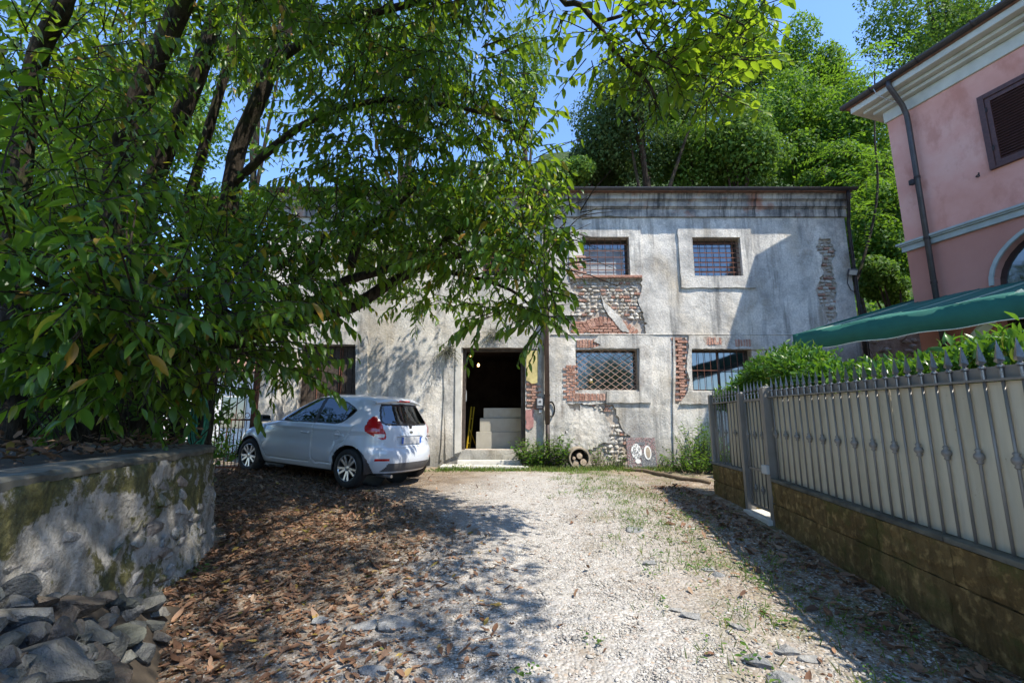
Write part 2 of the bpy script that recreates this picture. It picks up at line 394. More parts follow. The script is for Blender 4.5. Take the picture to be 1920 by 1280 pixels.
mk_leaf('grey_tuft', [(0, (.10, .12, .07)), (.6, (.15, .17, .10)), (1, (.24, .22, .15))], (.2, .24, .1), .25, .7)
def mk_bark():
    n = NT('bark'); p = n.pos((6, 6, 1.2)); f = n.noise(p, 3, 7, .7); q = n.noise(n.pos(), 2.5, 4)
    c = n.ramp(f, [(.32, (.014, .011, .008)), (.5, (.038, .030, .022)), (.7, (.085, .068, .05))])
    c = n.mix(n.ramp(q, [(.55, 0.0), (.68, .6)]), c, (.07, .08, .03))
    MT['bark'] = n.done(n.pbr(c, .95, n.bump(f, 1.0, .05), spec=.15))
mk_bark()
def mk_pebble():
    n = NT('pebble'); r = n.attr('rnd')
    c = n.ramp(r, [(0, (.26, .24, .21)), (.3, (.33, .31, .28)), (.6, (.39, .37, .335)), (.86, (.48, .455, .42)), (.93, (.34, .25, .19)), (1, (.27, .265, .26))])
    MT['pebble'] = n.done(n.pbr(c, .85, spec=.3))
mk_pebble()
def mk_ground():
    n = NT('gravel_ground'); p = n.pos(); xyz = n.sep(p)
    cell = n.voro(p, 46, 'Color'); dist = n.voro(p, 46, 'Distance'); cell2 = n.voro(p, 17, 'Color'); d2 = n.voro(p, 17, 'Distance')
    gv = n.ramp(n.sep(cell)[0], [(0, (.27, .25, .225)), (.5, (.38, .36, .33)), (.85, (.47, .45, .42)), (1, (.32, .25, .19))])
    gv = n.mix(n.ramp(n.sep(cell2)[1], [(.6, 0.0), (.9, .5)]), gv, (.36, .345, .33))
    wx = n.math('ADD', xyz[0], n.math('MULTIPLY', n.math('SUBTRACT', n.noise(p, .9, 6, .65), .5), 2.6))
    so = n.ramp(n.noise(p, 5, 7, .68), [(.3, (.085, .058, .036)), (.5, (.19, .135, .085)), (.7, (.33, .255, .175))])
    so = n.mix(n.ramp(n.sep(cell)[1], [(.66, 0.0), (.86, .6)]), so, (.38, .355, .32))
    soil_r = n.ramp(n.math('MULTIPLY', n.math('SUBTRACT', wx, .75), .55), [(0, 0.0), (1, .92)])  # brown soil takes over towards the right margin
    soil_l = n.ramp(n.math('MULTIPLY', n.math('SUBTRACT', -.75, wx), .8) if False else n.math('MULTIPLY', n.math('ADD', n.math('MULTIPLY', wx, -1), -.1), .9), [(0, 0.0), (1, .9)])  # darker litter soil takes over towards the left
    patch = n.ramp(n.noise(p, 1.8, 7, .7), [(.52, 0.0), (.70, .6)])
    c = n.mix(soil_r, gv, so); c = n.mix(soil_l, c, n.mix(.45, so, (.10, .07, .045))); c = n.mix(patch, c, so)
    gr = n.math('MULTIPLY', soil_r, n.ramp(n.noise(p, 2.2, 6, .7), [(.5, 0.0), (.62, .6)])); c = n.mix(gr, c, (.09, .115, .03))
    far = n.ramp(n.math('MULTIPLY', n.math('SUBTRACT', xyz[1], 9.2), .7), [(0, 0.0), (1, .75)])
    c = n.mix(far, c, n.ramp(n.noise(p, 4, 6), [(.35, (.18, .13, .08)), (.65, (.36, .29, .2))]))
    h = n.math('ADD', n.math('MULTIPLY', dist, -.7), n.math('MULTIPLY', d2, -.6)); h = n.math('ADD', h, n.noise(p, 8, 6, .7))
    MT['ground'] = n.done(n.pbr(c, .95, n.bump(h, .8, .025), spec=.2))
    n = NT('hill_ground'); p = n.pos(); f = n.noise(p, 1.6, 7, .7)
    MT['hill'] = n.done(n.pbr(n.ramp(f, [(.3, (.015, .028, .008)), (.5, (.035, .06, .015)), (.7, (.09, .085, .045))]), .95, n.bump(f, 1, .2), spec=.1))
mk_ground()
# ------------------------------------------------------------------ ground and hill
def lines(stops):
    out = []
    for a, b, s in stops: out += list(np.arange(a, b, s))
    return np.array(out + [stops[-1][1]])
gx = lines([(-150, -20, 13), (-20, -5.6, 1.2), (-5.6, 5.6, .07), (5.6, 20, 1.2), (20, 150, 13)])
gy = lines([(-120, -8, 14), (-8, -1, .7), (-1, 11.4, .07), (11.4, 24, 1.4), (24, 200, 16)])
X, Y = np.meshgrid(gx, gy); Zg = g(Y)
def lump(x, y):
    return .16*np.clip((-x - 2.3) / 2.4, 0, 1) * np.clip((y - 6.2) / 2.4, 0, 1) + .012*np.sin(3.1*x + 1.7*y) * np.cos(2.3*y - x) + .010*np.sin(7.3*x - 2) * np.sin(6.1*y + 1) + .02*np.sin(1.1*x + .4) * np.sin(.9*y)
near = np.clip((16 - np.abs(Y)) / 2, 0, 1) * np.clip((9 - np.abs(X)) / 1.5, 0, 1)
Zg = Zg + near * (lump(X, Y) + RNG.normal(0, .0035, X.shape))
def gz(x, y): return float(g(np.float64(y)) + lump(x, y))
n0, n1 = X.shape; idx = np.arange(n0 * n1).reshape(n0, n1)
quads = np.stack([idx[:-1, :-1], idx[:-1, 1:], idx[1:, 1:], idx[1:, :-1]], -1).reshape(-1, 4)
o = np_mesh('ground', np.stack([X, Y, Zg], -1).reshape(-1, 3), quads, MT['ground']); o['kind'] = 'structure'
def hill_z(x, y):
    s = np.clip((x + 4) / 9, 0, 1); s = s * s * (3 - 2 * s)
    t = np.clip(y - 16.0, 0, 60)
    return .4 + (.30 + .48 * s) * t + 1.6 * s * np.clip((y - 15) / 2, 0, 1) + .4 * np.sin(.5 * x) * np.sin(.4 * y)
hx = lines([(-90, 90, 2.5)]); hy = lines([(15.4, 18, .6), (18, 80, 2.5)])
HX, HY = np.meshgrid(hx, hy); HZ = hill_z(HX, HY)
HZ = HZ + RNG.normal(0, .12, HX.shape)
n0, n1 = HX.shape; idx = np.arange(n0 * n1).reshape(n0, n1)
quads = np.stack([idx[:-1, :-1], idx[:-1, 1:], idx[1:, 1:], idx[1:, :-1]], -1).reshape(-1, 4)
o = np_mesh('hill', np.stack([HX, HY, HZ], -1).reshape(-1, 3), quads, MT['hill']); o['kind'] = 'structure'
# ------------------------------------------------------------------ old building
FY = 11.0
def fx(px, py, Y=FY):
    p = at(px, py, Y); return (p.x, p.z)
def frect(x0, y0, x1, y1, Y=FY):
    a, b = fx(x0, y0, Y), fx(x1, y1, Y); c, d = fx(x0, y1, Y), fx(x1, y0, Y)
    return ((a[0] + c[0]) / 2, (b[0] + d[0]) / 2, (b[1] + c[1]) / 2, (a[1] + d[1]) / 2)   # x0,x1,z0,z1
ob = thing('old_building', 'weathered grey two storey building with barred windows and exposed brick patches', 'building', (1.0, FY, .55))
BX0, BX1 = -6.1, fx(1595, 500)[0]
ZT = fx(1300, 408)[1]                                     # underside of the cornice
W_U1 = frect(1092, 445, 1180, 517); W_U2 = frect(1299, 446, 1389, 518)
W_L1 = frect(1080, 655, 1196, 731); W_L2 = frect(1297, 655, 1412, 733)
DOOR = frect(866, 652, 985, 843); LDOOR = frect(559, 647, 667, 838)
W_U0 = frect(905, 446, 992, 517)                         # behind the branches
LD2 = rect(*LDOOR)
opens = [W_U1, W_U2, W_L1, W_L2, DOOR, LDOOR, W_U0]
def P(*pts): return [fx(*p) for p in pts]
patch_mid = P((1066, 521), (1204, 521), (1203, 545), (1196, 562), (1204, 582), (1212, 606), (1209, 628), (1068, 628), (1062, 602), (1074, 578), (1084, 556), (1070, 540))
patch_low = P((1063, 757), (1150, 758), (1160, 782), (1168, 806), (1180, 818), (1190, 836), (1180, 869), (1120, 872), (1060, 868), (1050, 830), (1066, 800), (1080, 775))
patch_door = P((987, 716), (1008, 720), (1008, 764), (987, 766))
patch_strip = P((1537, 446), (1556, 448), (1566, 470), (1560, 500), (1570, 540), (1566, 575), (1570, 596), (1552, 606), (1536, 566), (1530, 540), (1543, 510), (1541, 480), (1528, 462))
patch_r2 = P((1262, 633), (1284, 632), (1287, 652), (1284, 690), (1290, 712), (1284, 738), (1272, 757), (1262, 754))
patch_side = P((1057, 684), (1078, 680), (1078, 752), (1057, 752))
patches = [jag(p, .016, .055, 3 + i) for i, p in enumerate([patch_mid, patch_low, patch_door, patch_strip, patch_r2, patch_side])]
def inset(r, d=0.0): return rect(r[0] - d, r[1] + d, r[2] - d, r[3] + d)
outer = rect(BX0, BX1, .3, ZT)
holes = [inset(r, .0) for r in opens]
SIDE = 2.9  # depth of building
plate('masonry_core', rect(BX0 + .01, BX1 - .02, .2, ZT + .02), [inset(r, .0) for r in opens], FY + .055, .36, MT['mortar'], ob, grid=.5, wob=.006)
# plaster skin, patches cut out (patch that touches the sides of openings merges there)
plate('wall', outer, [h for h in holes] + [patches[0], patches[1], patches[2], patches[3], patches[4]], FY, .055, MT['plaster'], ob, grid=.16, wob=.009, seed=4)
# side walls, back wall, roof
m = MB(); m.bbox(BX1 - .3, BX1 - .012, FY + .06, FY + 4.9, .3, ZT); m.bbox(BX0 + .012, BX0 + .3, FY + .06, FY + 4.9, .3, ZT); m.bbox(BX0, BX1, FY + 4.6, FY + 4.9, .3, ZT)
m.build('side_wall', MT['plaster'], ob)
zr = ZT + .55
m = MB(); m.add([(BX0 - .3, FY - .27, zr), (BX1 + .06, FY - .27, zr), (BX1 + .06, FY + 5.1, zr + .35), (BX0 - .3, FY + 5.1, zr + .35), (BX0 - .3, FY - .27, zr + .07), (BX1 + .06, FY - .27, zr + .07), (BX1 + .06, FY + 5.1, zr + .42), (BX0 - .3, FY + 5.1, zr + .42)],
      [(0, 3, 2, 1), (4, 5, 6, 7), (0, 1, 5, 4), (1, 2, 6, 5), (2, 3, 7, 6), (3, 0, 4, 7)])
m.build('roof', MT['roof_tile'], ob)
# cornice bands stepping out
zb = [ZT, fx(1300, 391)[1] , fx(1300, 379)[1] - .01, zr + .002]
outs = [.05, .12, .20]
for i in range(3):
    m = MB(); m.bbox(BX0 - .05, BX1 + .02 + outs[i] * .4, FY - outs[i], FY + .2, zb[i] + .003 * (i == 0), zb[i + 1] - .004)
    m.bbox(BX0 - .05, BX1 + .03 + outs[i] * .4, FY - outs[i] - .03, FY + .15, zb[i + 1] - .03, zb[i + 1] - .002)
    m.build('cornice', MT['cornice'], ob, bevel=.01)
# gutter: half round trough with brackets
gz0 = zr + .03
def gut(x0, x1, y, z, r, n=9):
    mb = MB(); vs = []; fs = []
    for x in (x0, x1):
        for rr in (r, r - .008):
            for k in range(n):
                a = math.pi + math.pi * k / (n - 1); vs.append((x, y + rr * math.cos(a), z + rr * math.sin(a)))
    def I(e, s, k): return (e * 2 + s) * n + k
    for k in range(n - 1):
        fs += [(I(0,0,k), I(0,0,k+1), I(1,0,k+1), I(1,0,k)), (I(0,1,k), I(1,1,k), I(1,1,k+1), I(0,1,k+1))]
    for k in (0, n - 1): fs.append((I(0,0,k), I(1,0,k), I(1,1,k), I(0,1,k)))
    for e in (0, 1):
        for k in range(n - 1): fs.append((I(e,0,k), I(e,0,k+1), I(e,1,k+1), I(e,1,k)))
    mb.add(vs, fs); return mb
gt = gut(BX0 - .3, BX1 + .13, FY - .35, gz0 + .04, .066).build('gutter', MT['gutter_brown'], ob, smooth=False)
for x in np.arange(BX0 + .3, BX1 + .1, .93):
    MB().bar((x, FY - .42, gz0 + .045), (x, FY - .27, gz0 + .05), .025, .008).build('bracket', MT['iron'], gt)
# surrounds, raised above the plaster
def surround(r, l, rr, t, b, name='window_surround', proud=.035, seed=1, cut=None):
    out = jag(rect(r[0] - l, r[1] + rr, r[2] - b, r[3] + t), .006, .12, seed)
    hs = [inset(r)] + (cut or [])
    return plate(name, out, hs, FY - proud, proud + .004, MT['plaster'], ob, grid=.2, wob=.004, seed=seed)
U1S = (frect(1067, 430, 1202, 523)); U2S = frect(1273, 430, 1411, 540); L1S = frect(1056, 630, 1223, 755); L2S = frect(1264, 629, 1440, 757)
def ringof(r, s): return (r[0] - s[0], s[1] - r[1], s[3] - r[3], r[2] - s[2])
surround(W_U1, *ringof(W_U1, U1S), seed=5)
surround(W_U2, *ringof(W_U2, U2S), seed=6, proud=.045)
# lower lattice window: plaster only at the right and along the top right; brick elsewhere
c1 = jag(P((1053, 626), (1124, 626), (1112, 640), (1128, 648), (1120, 660), (1082, 660), (1078, 672), (1076, 735), (1136, 737), (1137, 759), (1053, 759)), .006, .05, 8)
out = jag(rect(L1S[0], L1S[1], L1S[2], L1S[3]), .006, .1, 9)
def poly_surround(poly, hole, proud, seed):
    return plate('window_surround', poly, [hole], FY - proud, proud + .004, MT['plaster'], ob, grid=.2, wob=.004, seed=seed)
pr = jag(P((1122, 629), (1223, 630), (1221, 755), (1136, 755), (1137, 733.5), (1198, 733.5), (1198, 653), (1110, 653), (1126, 647), (1112, 640)), .005, .08, 10)
plate('window_surround', pr, [], FY - .045, .05, MT['plaster'], ob, grid=.18, wob=.004, seed=10)
pr = jag(P((1290, 629), (1440, 629), (1440, 655), (1296, 654), (1296, 735), (1440, 735), (1440, 757), (1274, 757), (1287, 738), (1292, 712), (1286, 690), (1290, 655)), .005, .08, 12)
plate('window_surround', pr, [], FY - .045, .05, MT['plaster'], ob, grid=.18, wob=.004, seed=12)
pr = jag(P((529, 622), (690, 622), (690, 860), (668, 860), (668, 646), (558, 646), (558, 860), (529, 860)), .004, .12, 13)
plate('door_surround', pr, [], FY - .05, .055, MT['plaster'], ob, grid=.2, wob=.004, seed=13)
# string moulding between the storeys and door architrave
zs = fx(1100, 628)[1]
MB().bbox(fx(1033, 628)[0], fx(1600, 628)[0], FY - .025, FY + .01, zs, zs + .03).build('string_course', MT['plaster'], ob, bevel=.008)
pr = jag(P((846, 630), (1012, 630), (1010, 654), (986, 654), (986, 652), (865, 652), (865, 848), (836, 862), (834, 690), (846, 655)), .004, .1, 14)
plate('door_surround', pr, [], FY - .04, .045, MT['plaster'], ob, grid=.2, wob=.006, seed=14)
pr = jag(P((855, 652), (865, 652), (865.6, 846), (853, 850)), .003, .2, 15)
plate('door_jamb', pr, [], FY - .07, .03, MT['pale_stone'], ob)
plate('plaster_patch', jag(P((987, 657), (1009, 657), (1008, 717), (997, 719), (987, 713)), .005, .06, 16), [], FY - .02, .024, MT['yellow_plaster'], ob)
plate('plaster_patch', jag(P((986, 767), (1001, 768), (1000, 800), (992, 806), (986, 803)), .006, .05, 17), [], FY - .016, .02, MT['red_paint_patch'], ob)
# islands of plaster left on the bare masonry
plate('plaster_patch', jag(P((1126, 553), (1133, 566), (1146, 578), (1162, 592), (1180, 622), (1168, 622), (1152, 604), (1140, 590), (1132, 574)), .006, .05, 18), [], FY - .01, .07, MT['plaster'], ob)
plate('plaster_patch', jag(P((1068, 772), (1094, 760), (1128, 768), (1146, 800), (1142, 828), (1118, 836), (1096, 858), (1064, 860), (1054, 832), (1062, 800)), .03, .06, 19), [], FY + .012, .05, MT['plaster'], ob, grid=.08, wob=.014, seed=19)
# cracks that stand open: dark slots are real recesses, made as thin gaps beside raised edges
for k, pts in enumerate([((833, 690), (834, 740), (831, 790), (829, 835), (826, 862)), ((1262, 632), (1263, 690), (1262, 760), (1263, 840), (1264, 872))]):
    pp = [fx(*p) for p in pts]; pl = [(x - .012, z) for x, z in pp] + [(x + .03 + .012 * (i % 2), z) for i, (x, z) in reversed(list(enumerate(pp)))]
    plate('plaster_edge', pl, [], FY - .035, .037, MT['plaster'], ob)
# ---- bricks and stones, each an object
def blob_brick(sx, sy, sz, seed, rough=.1):
    r = random.Random(seed); mb = MB(); vs = []
    for x in (-1, 1):
        for z in (-1, 1): vs.append((x*sx/2*(1+r.uniform(-rough, rough)*.5), -sy/2*(1+r.uniform(-rough, rough)), z*sz/2*(1+r.uniform(-rough, rough))))
    for x in (-1, 1):
        for z in (-1, 1): vs.append((x*sx/2*1.03, sy/2, z*sz/2*1.03))
    mb.add(vs, [(0, 2, 3, 1)[::-1], (0, 4, 6, 2), (1, 3, 7, 5), (0, 1, 5, 4), (2, 6, 7, 3)])
    return mb
def rock_mesh(seed, flat=1.0, sub=1):
    import bmesh
    r = random.Random(seed); bm = bmesh.new(); bmesh.ops.create_icosphere(bm, subdivisions=sub, radius=.5)
    ax = [Vector((r.gauss(0, 1), r.gauss(0, 1), r.gauss(0, 1))).normalized() for _ in range(14 if sub > 2 else 10)]; ds = [r.uniform(.20, .36) if sub > 2 else r.uniform(.22, .40) for _ in ax]
    for v in bm.verts:
        for a, d in zip(ax, ds):
            t = v.co.dot(a)
            if t > d: v.co -= a * (t - d) * .97
        v.co *= 1 + (r.uniform(-.05, .05) if sub < 3 else r.uniform(-.022, .022)); v.co.z *= flat
    me = bpy.data.meshes.new('rock'); bm.to_mesh(me); bm.free(); return me
BRICKM = []
for k in range(8):
    mb = blob_brick(1, 1, 1, k, .16); me = bpy.data.meshes.new('brick'); me.from_pydata(mb.v, [], mb.f); me.materials.append(MT['brick']); BRICKM.append(me)
STONEM = []
for k in range(10):
    me = rock_mesh(100 + k, 1, 2); me.materials.append(MT['masonry_stone']); STONEM.append(me)
def brick(x, z, wx, wz, y=FY, dy=.07, rot=0, parent=ob, name='brick', mesh=None):
    o = link(name, mesh or random.choice(BRICKM), parent, (x, y + dy / 2 + random.uniform(-.007, .006), z))
    o.scale = (wx * random.uniform(.9, 1.0), dy, wz * random.uniform(.86, 1.0)); o.rotation_euler = (random.uniform(-.02, .02), rot + random.uniform(-.015, .015), random.uniform(-.02, .02)); return o
def brick_fill(poly, bw=.24, bh=.066, vertical=False, y=FY + .004, keep=1.0, avoid=()):
    xs = [p[0] for p in poly]; zs = [p[1] for p in poly]; row = 0
    if vertical: bw, bh = bh, bw
    z = min(zs) + bh / 2
    while z < max(zs) + bh * .3:
        x = min(xs) + (bw / 2 if (vertical or row % 2) else 0.0)
        while x < max(xs) + bw * .4:
            q = np.array([[x, z]])
            if in_poly(q, poly)[0] and not any(in_poly(q, a)[0] for a in avoid) and random.random() < keep:
                brick(x, z, bw - .012, bh - .011, y)
            x += bw
        z += bh; row += 1
brick_fill(P((1056, 683), (1080, 683), (1080, 752), (1056, 752)), .15, y=FY - .02)
brick_fill(P((1080, 735), (1136, 735), (1136, 752), (1080, 752)), .19, .07, True, y=FY - .025)
brick_fill(P((1081, 633), (1122, 633), (1122, 653), (1081, 653)), .23, .068, True, y=FY - .02)
brick_fill(P((1265, 633), (1287, 633), (1287, 757), (1265, 757)), .27, .066, y=FY - .012)
for q_ in (P((1318, 631), (1334, 630), (1354, 632), (1351, 648), (1338, 644), (1320, 647)), P((1372, 631), (1404, 631), (1402, 651), (1386, 647), (1375, 650))):
    jq = jag(q_, .012, .04, 33); plate('mortar_bed', jq, [], FY - .047, .004, MT['mortar'], ob); brick_fill(jq, .2, .064, True, y=FY - .052)
brick_fill(P((986, 714), (1009, 717), (1009, 767), (986, 768)), .25, .064, y=FY - .006)
brick_fill(P((1066, 482), (1091, 482), (1091, 523), (1066, 523)), .3, .066, y=FY - .04)
# relieving arch over the lattice window
cxa = (W_L1[0] + W_L1[1]) / 2; za = fx(1138, 640)[1] - .35
for rad in (.86,):
    for k in range(19):
        a = math.radians(146 - k * 112 / 18); x = cxa + rad * 1.05 * math.cos(a) - .0; z = za + rad * math.sin(a)
        if in_poly(np.array([[x, z]]), patch_mid)[0]: brick(x, z, .085, .23, FY + .004, rot=-(a - math.pi / 2))
brick_fill(P((1104, 604), (1168, 604), (1172, 627), (1098, 627)), .22, y=FY + .008)
brick_fill(P((1070, 604), (1092, 596), (1100, 627), (1072, 627)), .22, y=FY + .01, keep=.7)
def stone_fill(poly, sx, sz, keep=1, y=FY + .05, avoid=(), bricky=.12):
    xs = [p[0] for p in poly]; zs = [p[1] for p in poly]; z = min(zs) + sz / 2
    while z < max(zs):
        x = min(xs) + random.uniform(0, sx * .6)
        while x < max(xs):
            wq = sx * random.choice((.55, .75, 1, 1.25)); q = np.array([[x + wq * .35, z]])
            if in_poly(q, poly)[0] and random.random() < keep and not any(in_poly(q, a)[0] for a in avoid):
                if random.random() < bricky: brick(x + wq / 2, z, wq * .95, sz * .55, FY + .01)
                else:
                    o = link('stone', random.choice(STONEM), ob, (x + wq / 2, y + random.uniform(-.012, .012), z + random.uniform(-.012, .012)))
                    o.scale = (wq * 1.2, .10, sz * random.uniform(.95, 1.35)); o.rotation_euler = (random.uniform(-.2, .2), random.uniform(-.15, .15), 0)
            x += wq
        z += sz
stone_fill(P((1070, 523), (1202, 523), (1196, 560), (1205, 590), (1210, 606), (1168, 592), (1138, 584), (1108, 590), (1076, 604), (1066, 600), (1084, 556)), .145, .088, .97, bricky=.16)
stone_fill(P((1150, 775), (1166, 806), (1184, 822), (1186, 860), (1142, 868), (1130, 840), (1146, 812)), .15, .10, .95)
stone_fill(P((1096, 756), (1146, 760), (1148, 772), (1110, 768)), .10, .06, .9, bricky=.5)
stone_fill(patch_strip, .15, .085, .9, bricky=.18)
# ---- windows
def grid_window(r, nx, nz, name='window', rev=.20, glass='window_glass', frame_mat='old_wood', diag=False, split=True, bar=.011, lower=None):
    x0, x1, z0, z1 = r; yf = FY + rev
    m = MB(); t = .05
    m.bbox(x0, x0 + t, yf, yf + .05, z0, z1); m.bbox(x1 - t, x1, yf, yf + .05, z0, z1); m.bbox(x0 + t, x1 - t, yf, yf + .05, z1 - t, z1); m.bbox(x0 + t, x1 - t, yf, yf + .05, z0, z0 + t)
    if split: m.bbox((x0+x1)/2 - .03, (x0+x1)/2 + .03, yf + .003, yf + .048, z0 + t, z1 - t)
    fr = m.build(name, MT[frame_mat], ob, bevel=.006)
    MB().bbox(x0 + t * .8, x1 - t * .8, yf + .022, yf + .03, z0 + t * .8, z1 - t * .8).build('pane', MT[glass], fr)
    gr = MB()
    yb = FY + .07
    if diag:
        wd, hd = x1 - x0, z1 - z0; n = nx; s = wd / n
        k = -int(hd / s) - 1
        for sg in (1, -1):
            for i in range(-int(hd / s) - 2, n + int(hd / s) + 3):
                # line through (x0+i*s, z0) with slope sg*0.72
                pts = []
                for q in np.linspace(-.5, hd + .5, 160):
                    x = x0 + i * s + sg * q / .72
                    if x0 <= x <= x1 and 0 <= q <= hd: pts.append((x, z0 + q))
                if len(pts) > 3:
                    a, b = pts[0], pts[-1]; yy = yb + (.008 if sg > 0 else 0)
                    MB().bar((a[0], yy, a[1]), (b[0], yy, b[1]), .011, .007, (0, 1, 0)).build('bar', MT['lattice_iron'], fr)
    else:
        for i in range(1, nx):
            x = x0 + (x1 - x0) * i / nx; MB().tube([(x, yb, z0), (x, yb, z1)], bar * .6, 6).build('bar', MT['rusty_iron'], fr)
        for i in range(1, nz):
            z = z0 + (z1 - z0) * i / nz; MB().bar((x0, yb - .006, z), (x1, yb - .006, z), .02, .007, (0, 1, 0)).build('bar', MT['rusty_iron'], fr)
    return fr
wf = grid_window(W_U1, 6, 6, split=False)
# grey rippled blind behind the upper left window
m = MB(); x0, x1, z0, z1 = W_U1
for i in range(14):
    za_ = z0 + .06 + (z1 - z0 - .3) * i / 14; m.bar((x0 + .07, FY + .205 + .006 * (i % 2), za_ + .03), (x1 - .1, FY + .203 + .006 * (i % 3), za_ + .03 + .008 * (i % 2)), .012, (z1 - z0 - .25) / 14 * .98, (0, 0, 1))
m.build('blind', MT['curtain'], wf)
wf = grid_window(W_U2, 7, 8, split=False)
grid_window(W_L1, 7, 0, diag=True, split=False)
wf = grid_window(W_L2, 9, 2)
grid_window(W_U0, 6, 6)
MB().bbox(W_U1[0] - .02, W_U1[1] + .28, FY - .075, FY + .1, W_U1[2] - .07, W_U1[2] - .003).build('window_sill', MT['brick'], ob, bevel=.01)
MB().bbox(W_L2[0] - .03, W_L2[1] + .03, FY - .02, FY + .12, W_L2[2] - .035, W_L2[2] + .006).build('window_sill', MT['pale_stone'], ob, bevel=.006)
# ---- left plank door
x0, x1, z0, z1 = LDOOR; z0 = .5
ld = MB().bbox(x0, x1, FY + .165, FY + .18, z0, z1).build('door', MT['old_wood'], ob)
k = 9
for i in range(k):
    xa = x0 + (x1 - x0) * i / k + .006; xb = x0 + (x1 - x0) * (i + 1) / k - .006
    MB().bbox(xa, xb, FY + .13 + .006 * (i % 2), FY + .163, z0, z1 - .03).build('plank', MT['old_wood'], ld, bevel=.005)
for xx in (.28, .66, .70): MB().tube([(x0 + (x1-x0)*xx, FY + .115, z0), (x0 + (x1-x0)*xx, FY + .115, z1 - .05)], .011, 6).build('bar', MT['rusty_iron'], ld)
px_, pz_ = fx(628, 707)
m = MB().bbox(px_ - .035, px_ + .035, FY + .07, FY + .10, pz_ - .04, pz_ + .02); m.tube([(px_ - .02, FY + .085, pz_ + .015), (px_ - .02, FY + .085, pz_ + .06), (px_ + .02, FY + .085, pz_ + .06), (px_ + .02, FY + .085, pz_ + .015)], .007, 6)
m.build('padlock', MT['yellow_paint'], ld)
# ---- doorway: wooden frame, dark room behind, steps
x0, x1, z0, z1 = DOOR
m = MB(); m.bbox(x0 + .002, x0 + .07, FY + .12, FY + .24, .6, z1 - .002); m.bbox(x1 - .10, x1 - .002, FY + .12, FY + .24, .6, z1 - .002); m.bbox(x0 + .07, x1 - .10, FY + .12, FY + .24, z1 - .07, z1 - .002)
m.build('door_frame', MT['old_wood'], ob, bevel=.008)
zf = .78
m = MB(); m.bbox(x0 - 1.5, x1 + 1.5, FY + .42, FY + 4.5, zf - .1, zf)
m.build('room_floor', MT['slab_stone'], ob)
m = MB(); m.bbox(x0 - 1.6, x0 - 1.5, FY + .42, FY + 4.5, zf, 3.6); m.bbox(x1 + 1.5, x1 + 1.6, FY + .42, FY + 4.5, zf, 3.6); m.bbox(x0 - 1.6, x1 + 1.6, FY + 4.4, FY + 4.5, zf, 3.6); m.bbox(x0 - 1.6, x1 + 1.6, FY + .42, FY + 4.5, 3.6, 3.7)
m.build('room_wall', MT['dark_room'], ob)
s0 = fx(858, 850, FY - .1)[0]; s1 = fx(982, 850, FY - .1)[0]
MB().bbox(s0, s1, FY - .16, FY + .45, .55, .735).build('step', MT['pale_stone'], ob, bevel=.012)
st = at(828, 873, FY - .35); se = at(884, 873, FY - .35); sg = at(990, 873, FY - .35)
MB().bbox(st.x, se.x - .01, FY - .62, FY - .17, .5, .655).build('step', MT['pale_stone'], ob, bevel=.015)
MB().bbox(se.x + .01, sg.x, FY - .60, FY - .18, .5, .645).build('step', MT['pale_stone'], ob, bevel=.015)
# ---- downpipe on the front, cable box
pxm = fx(1023.5, 600)[0]
m = MB().tube([(pxm, FY - .34, gz0 + .0), (pxm, FY - .28, gz0 - .18), (pxm, FY - .13, gz0 - .5), (pxm, FY - .12, gz0 - .75), (pxm, FY - .12, 1.55)], .058, 12)
dp = m.build('downpipe', MT['pipe_brown'], ob, smooth=True)
m = MB().tube([(pxm, FY - .12, 1.6), (pxm, FY - .12, .6)], .048, 12); m.build('downpipe', MT['iron'], ob, smooth=True)
for z in (2.2, 3.4, 4.6, 5.7): MB().bbox(pxm - .07, pxm + .07, FY - .10, FY + .01, z, z + .03).build('bracket', MT['iron'], dp)
# right-hand corner pipe and cables
xr = BX1 - .02
m = MB().tube([(xr - .06, FY - .34, gz0), (xr - .06, FY - .32, gz0 - .2), (xr + .06, FY - .12, gz0 - .52), (xr + .05, FY - .07, gz0 - .7), (xr + .05, FY - .06, 4.4), (xr + .07, FY - .06, 2.6)], .038, 10)
m.build('downpipe', MT['iron'], ob, smooth=True)
m = MB().tube([(xr + .12, FY - .03, 4.4), (xr + .13, FY - .03, 3.6), (xr + .12, FY - .03, 2.6)], .02, 8); m.tube([(xr + .17, FY - .03, 4.3), (xr + .18, FY - .03, 3.5), (xr + .17, FY - .03, 2.6)], .014, 8)
m.build('cable', MT['black_rubber'], ob, smooth=True)
# floodlight on the corner
fp = at(1597, 511, FY - .1)
fl = thing('floodlight', 'small square floodlight with a looping black cable on the right corner of the grey building', 'floodlight', (fp.x, FY - .05, fp.z))
M_ = Matrix.Rotation(.5, 3, 'X') @ Matrix.Rotation(-.25, 3, 'Z')
MB().box((fp.x, FY - .13, fp.z), (.20, .07, .15), M_).build('housing', MT['dark_grey_plastic'], fl, bevel=.01)
MB().box(Vector((fp.x, FY - .13, fp.z)) + M_ @ Vector((0, -.04, 0)), (.165, .008, .115), M_).build('lens', MT['pale_stone'], fl)
MB().bbox(fp.x + .05, fp.x + .09, FY - .12, FY + .0, fp.z - .03, fp.z + .03).build('bracket', MT['iron'], fl)
MB().tube([(fp.x - .09, FY - .1, fp.z - .04), (fp.x - .1, FY - .05, fp.z - .25), (fp.x - .02, FY - .03, fp.z - .42), (fp.x + .1, FY - .03, fp.z - .5), (fp.x + .17, FY - .03, fp.z - .35)], .009, 6).build('cable', MT['black_rubber'], fl, smooth=True)
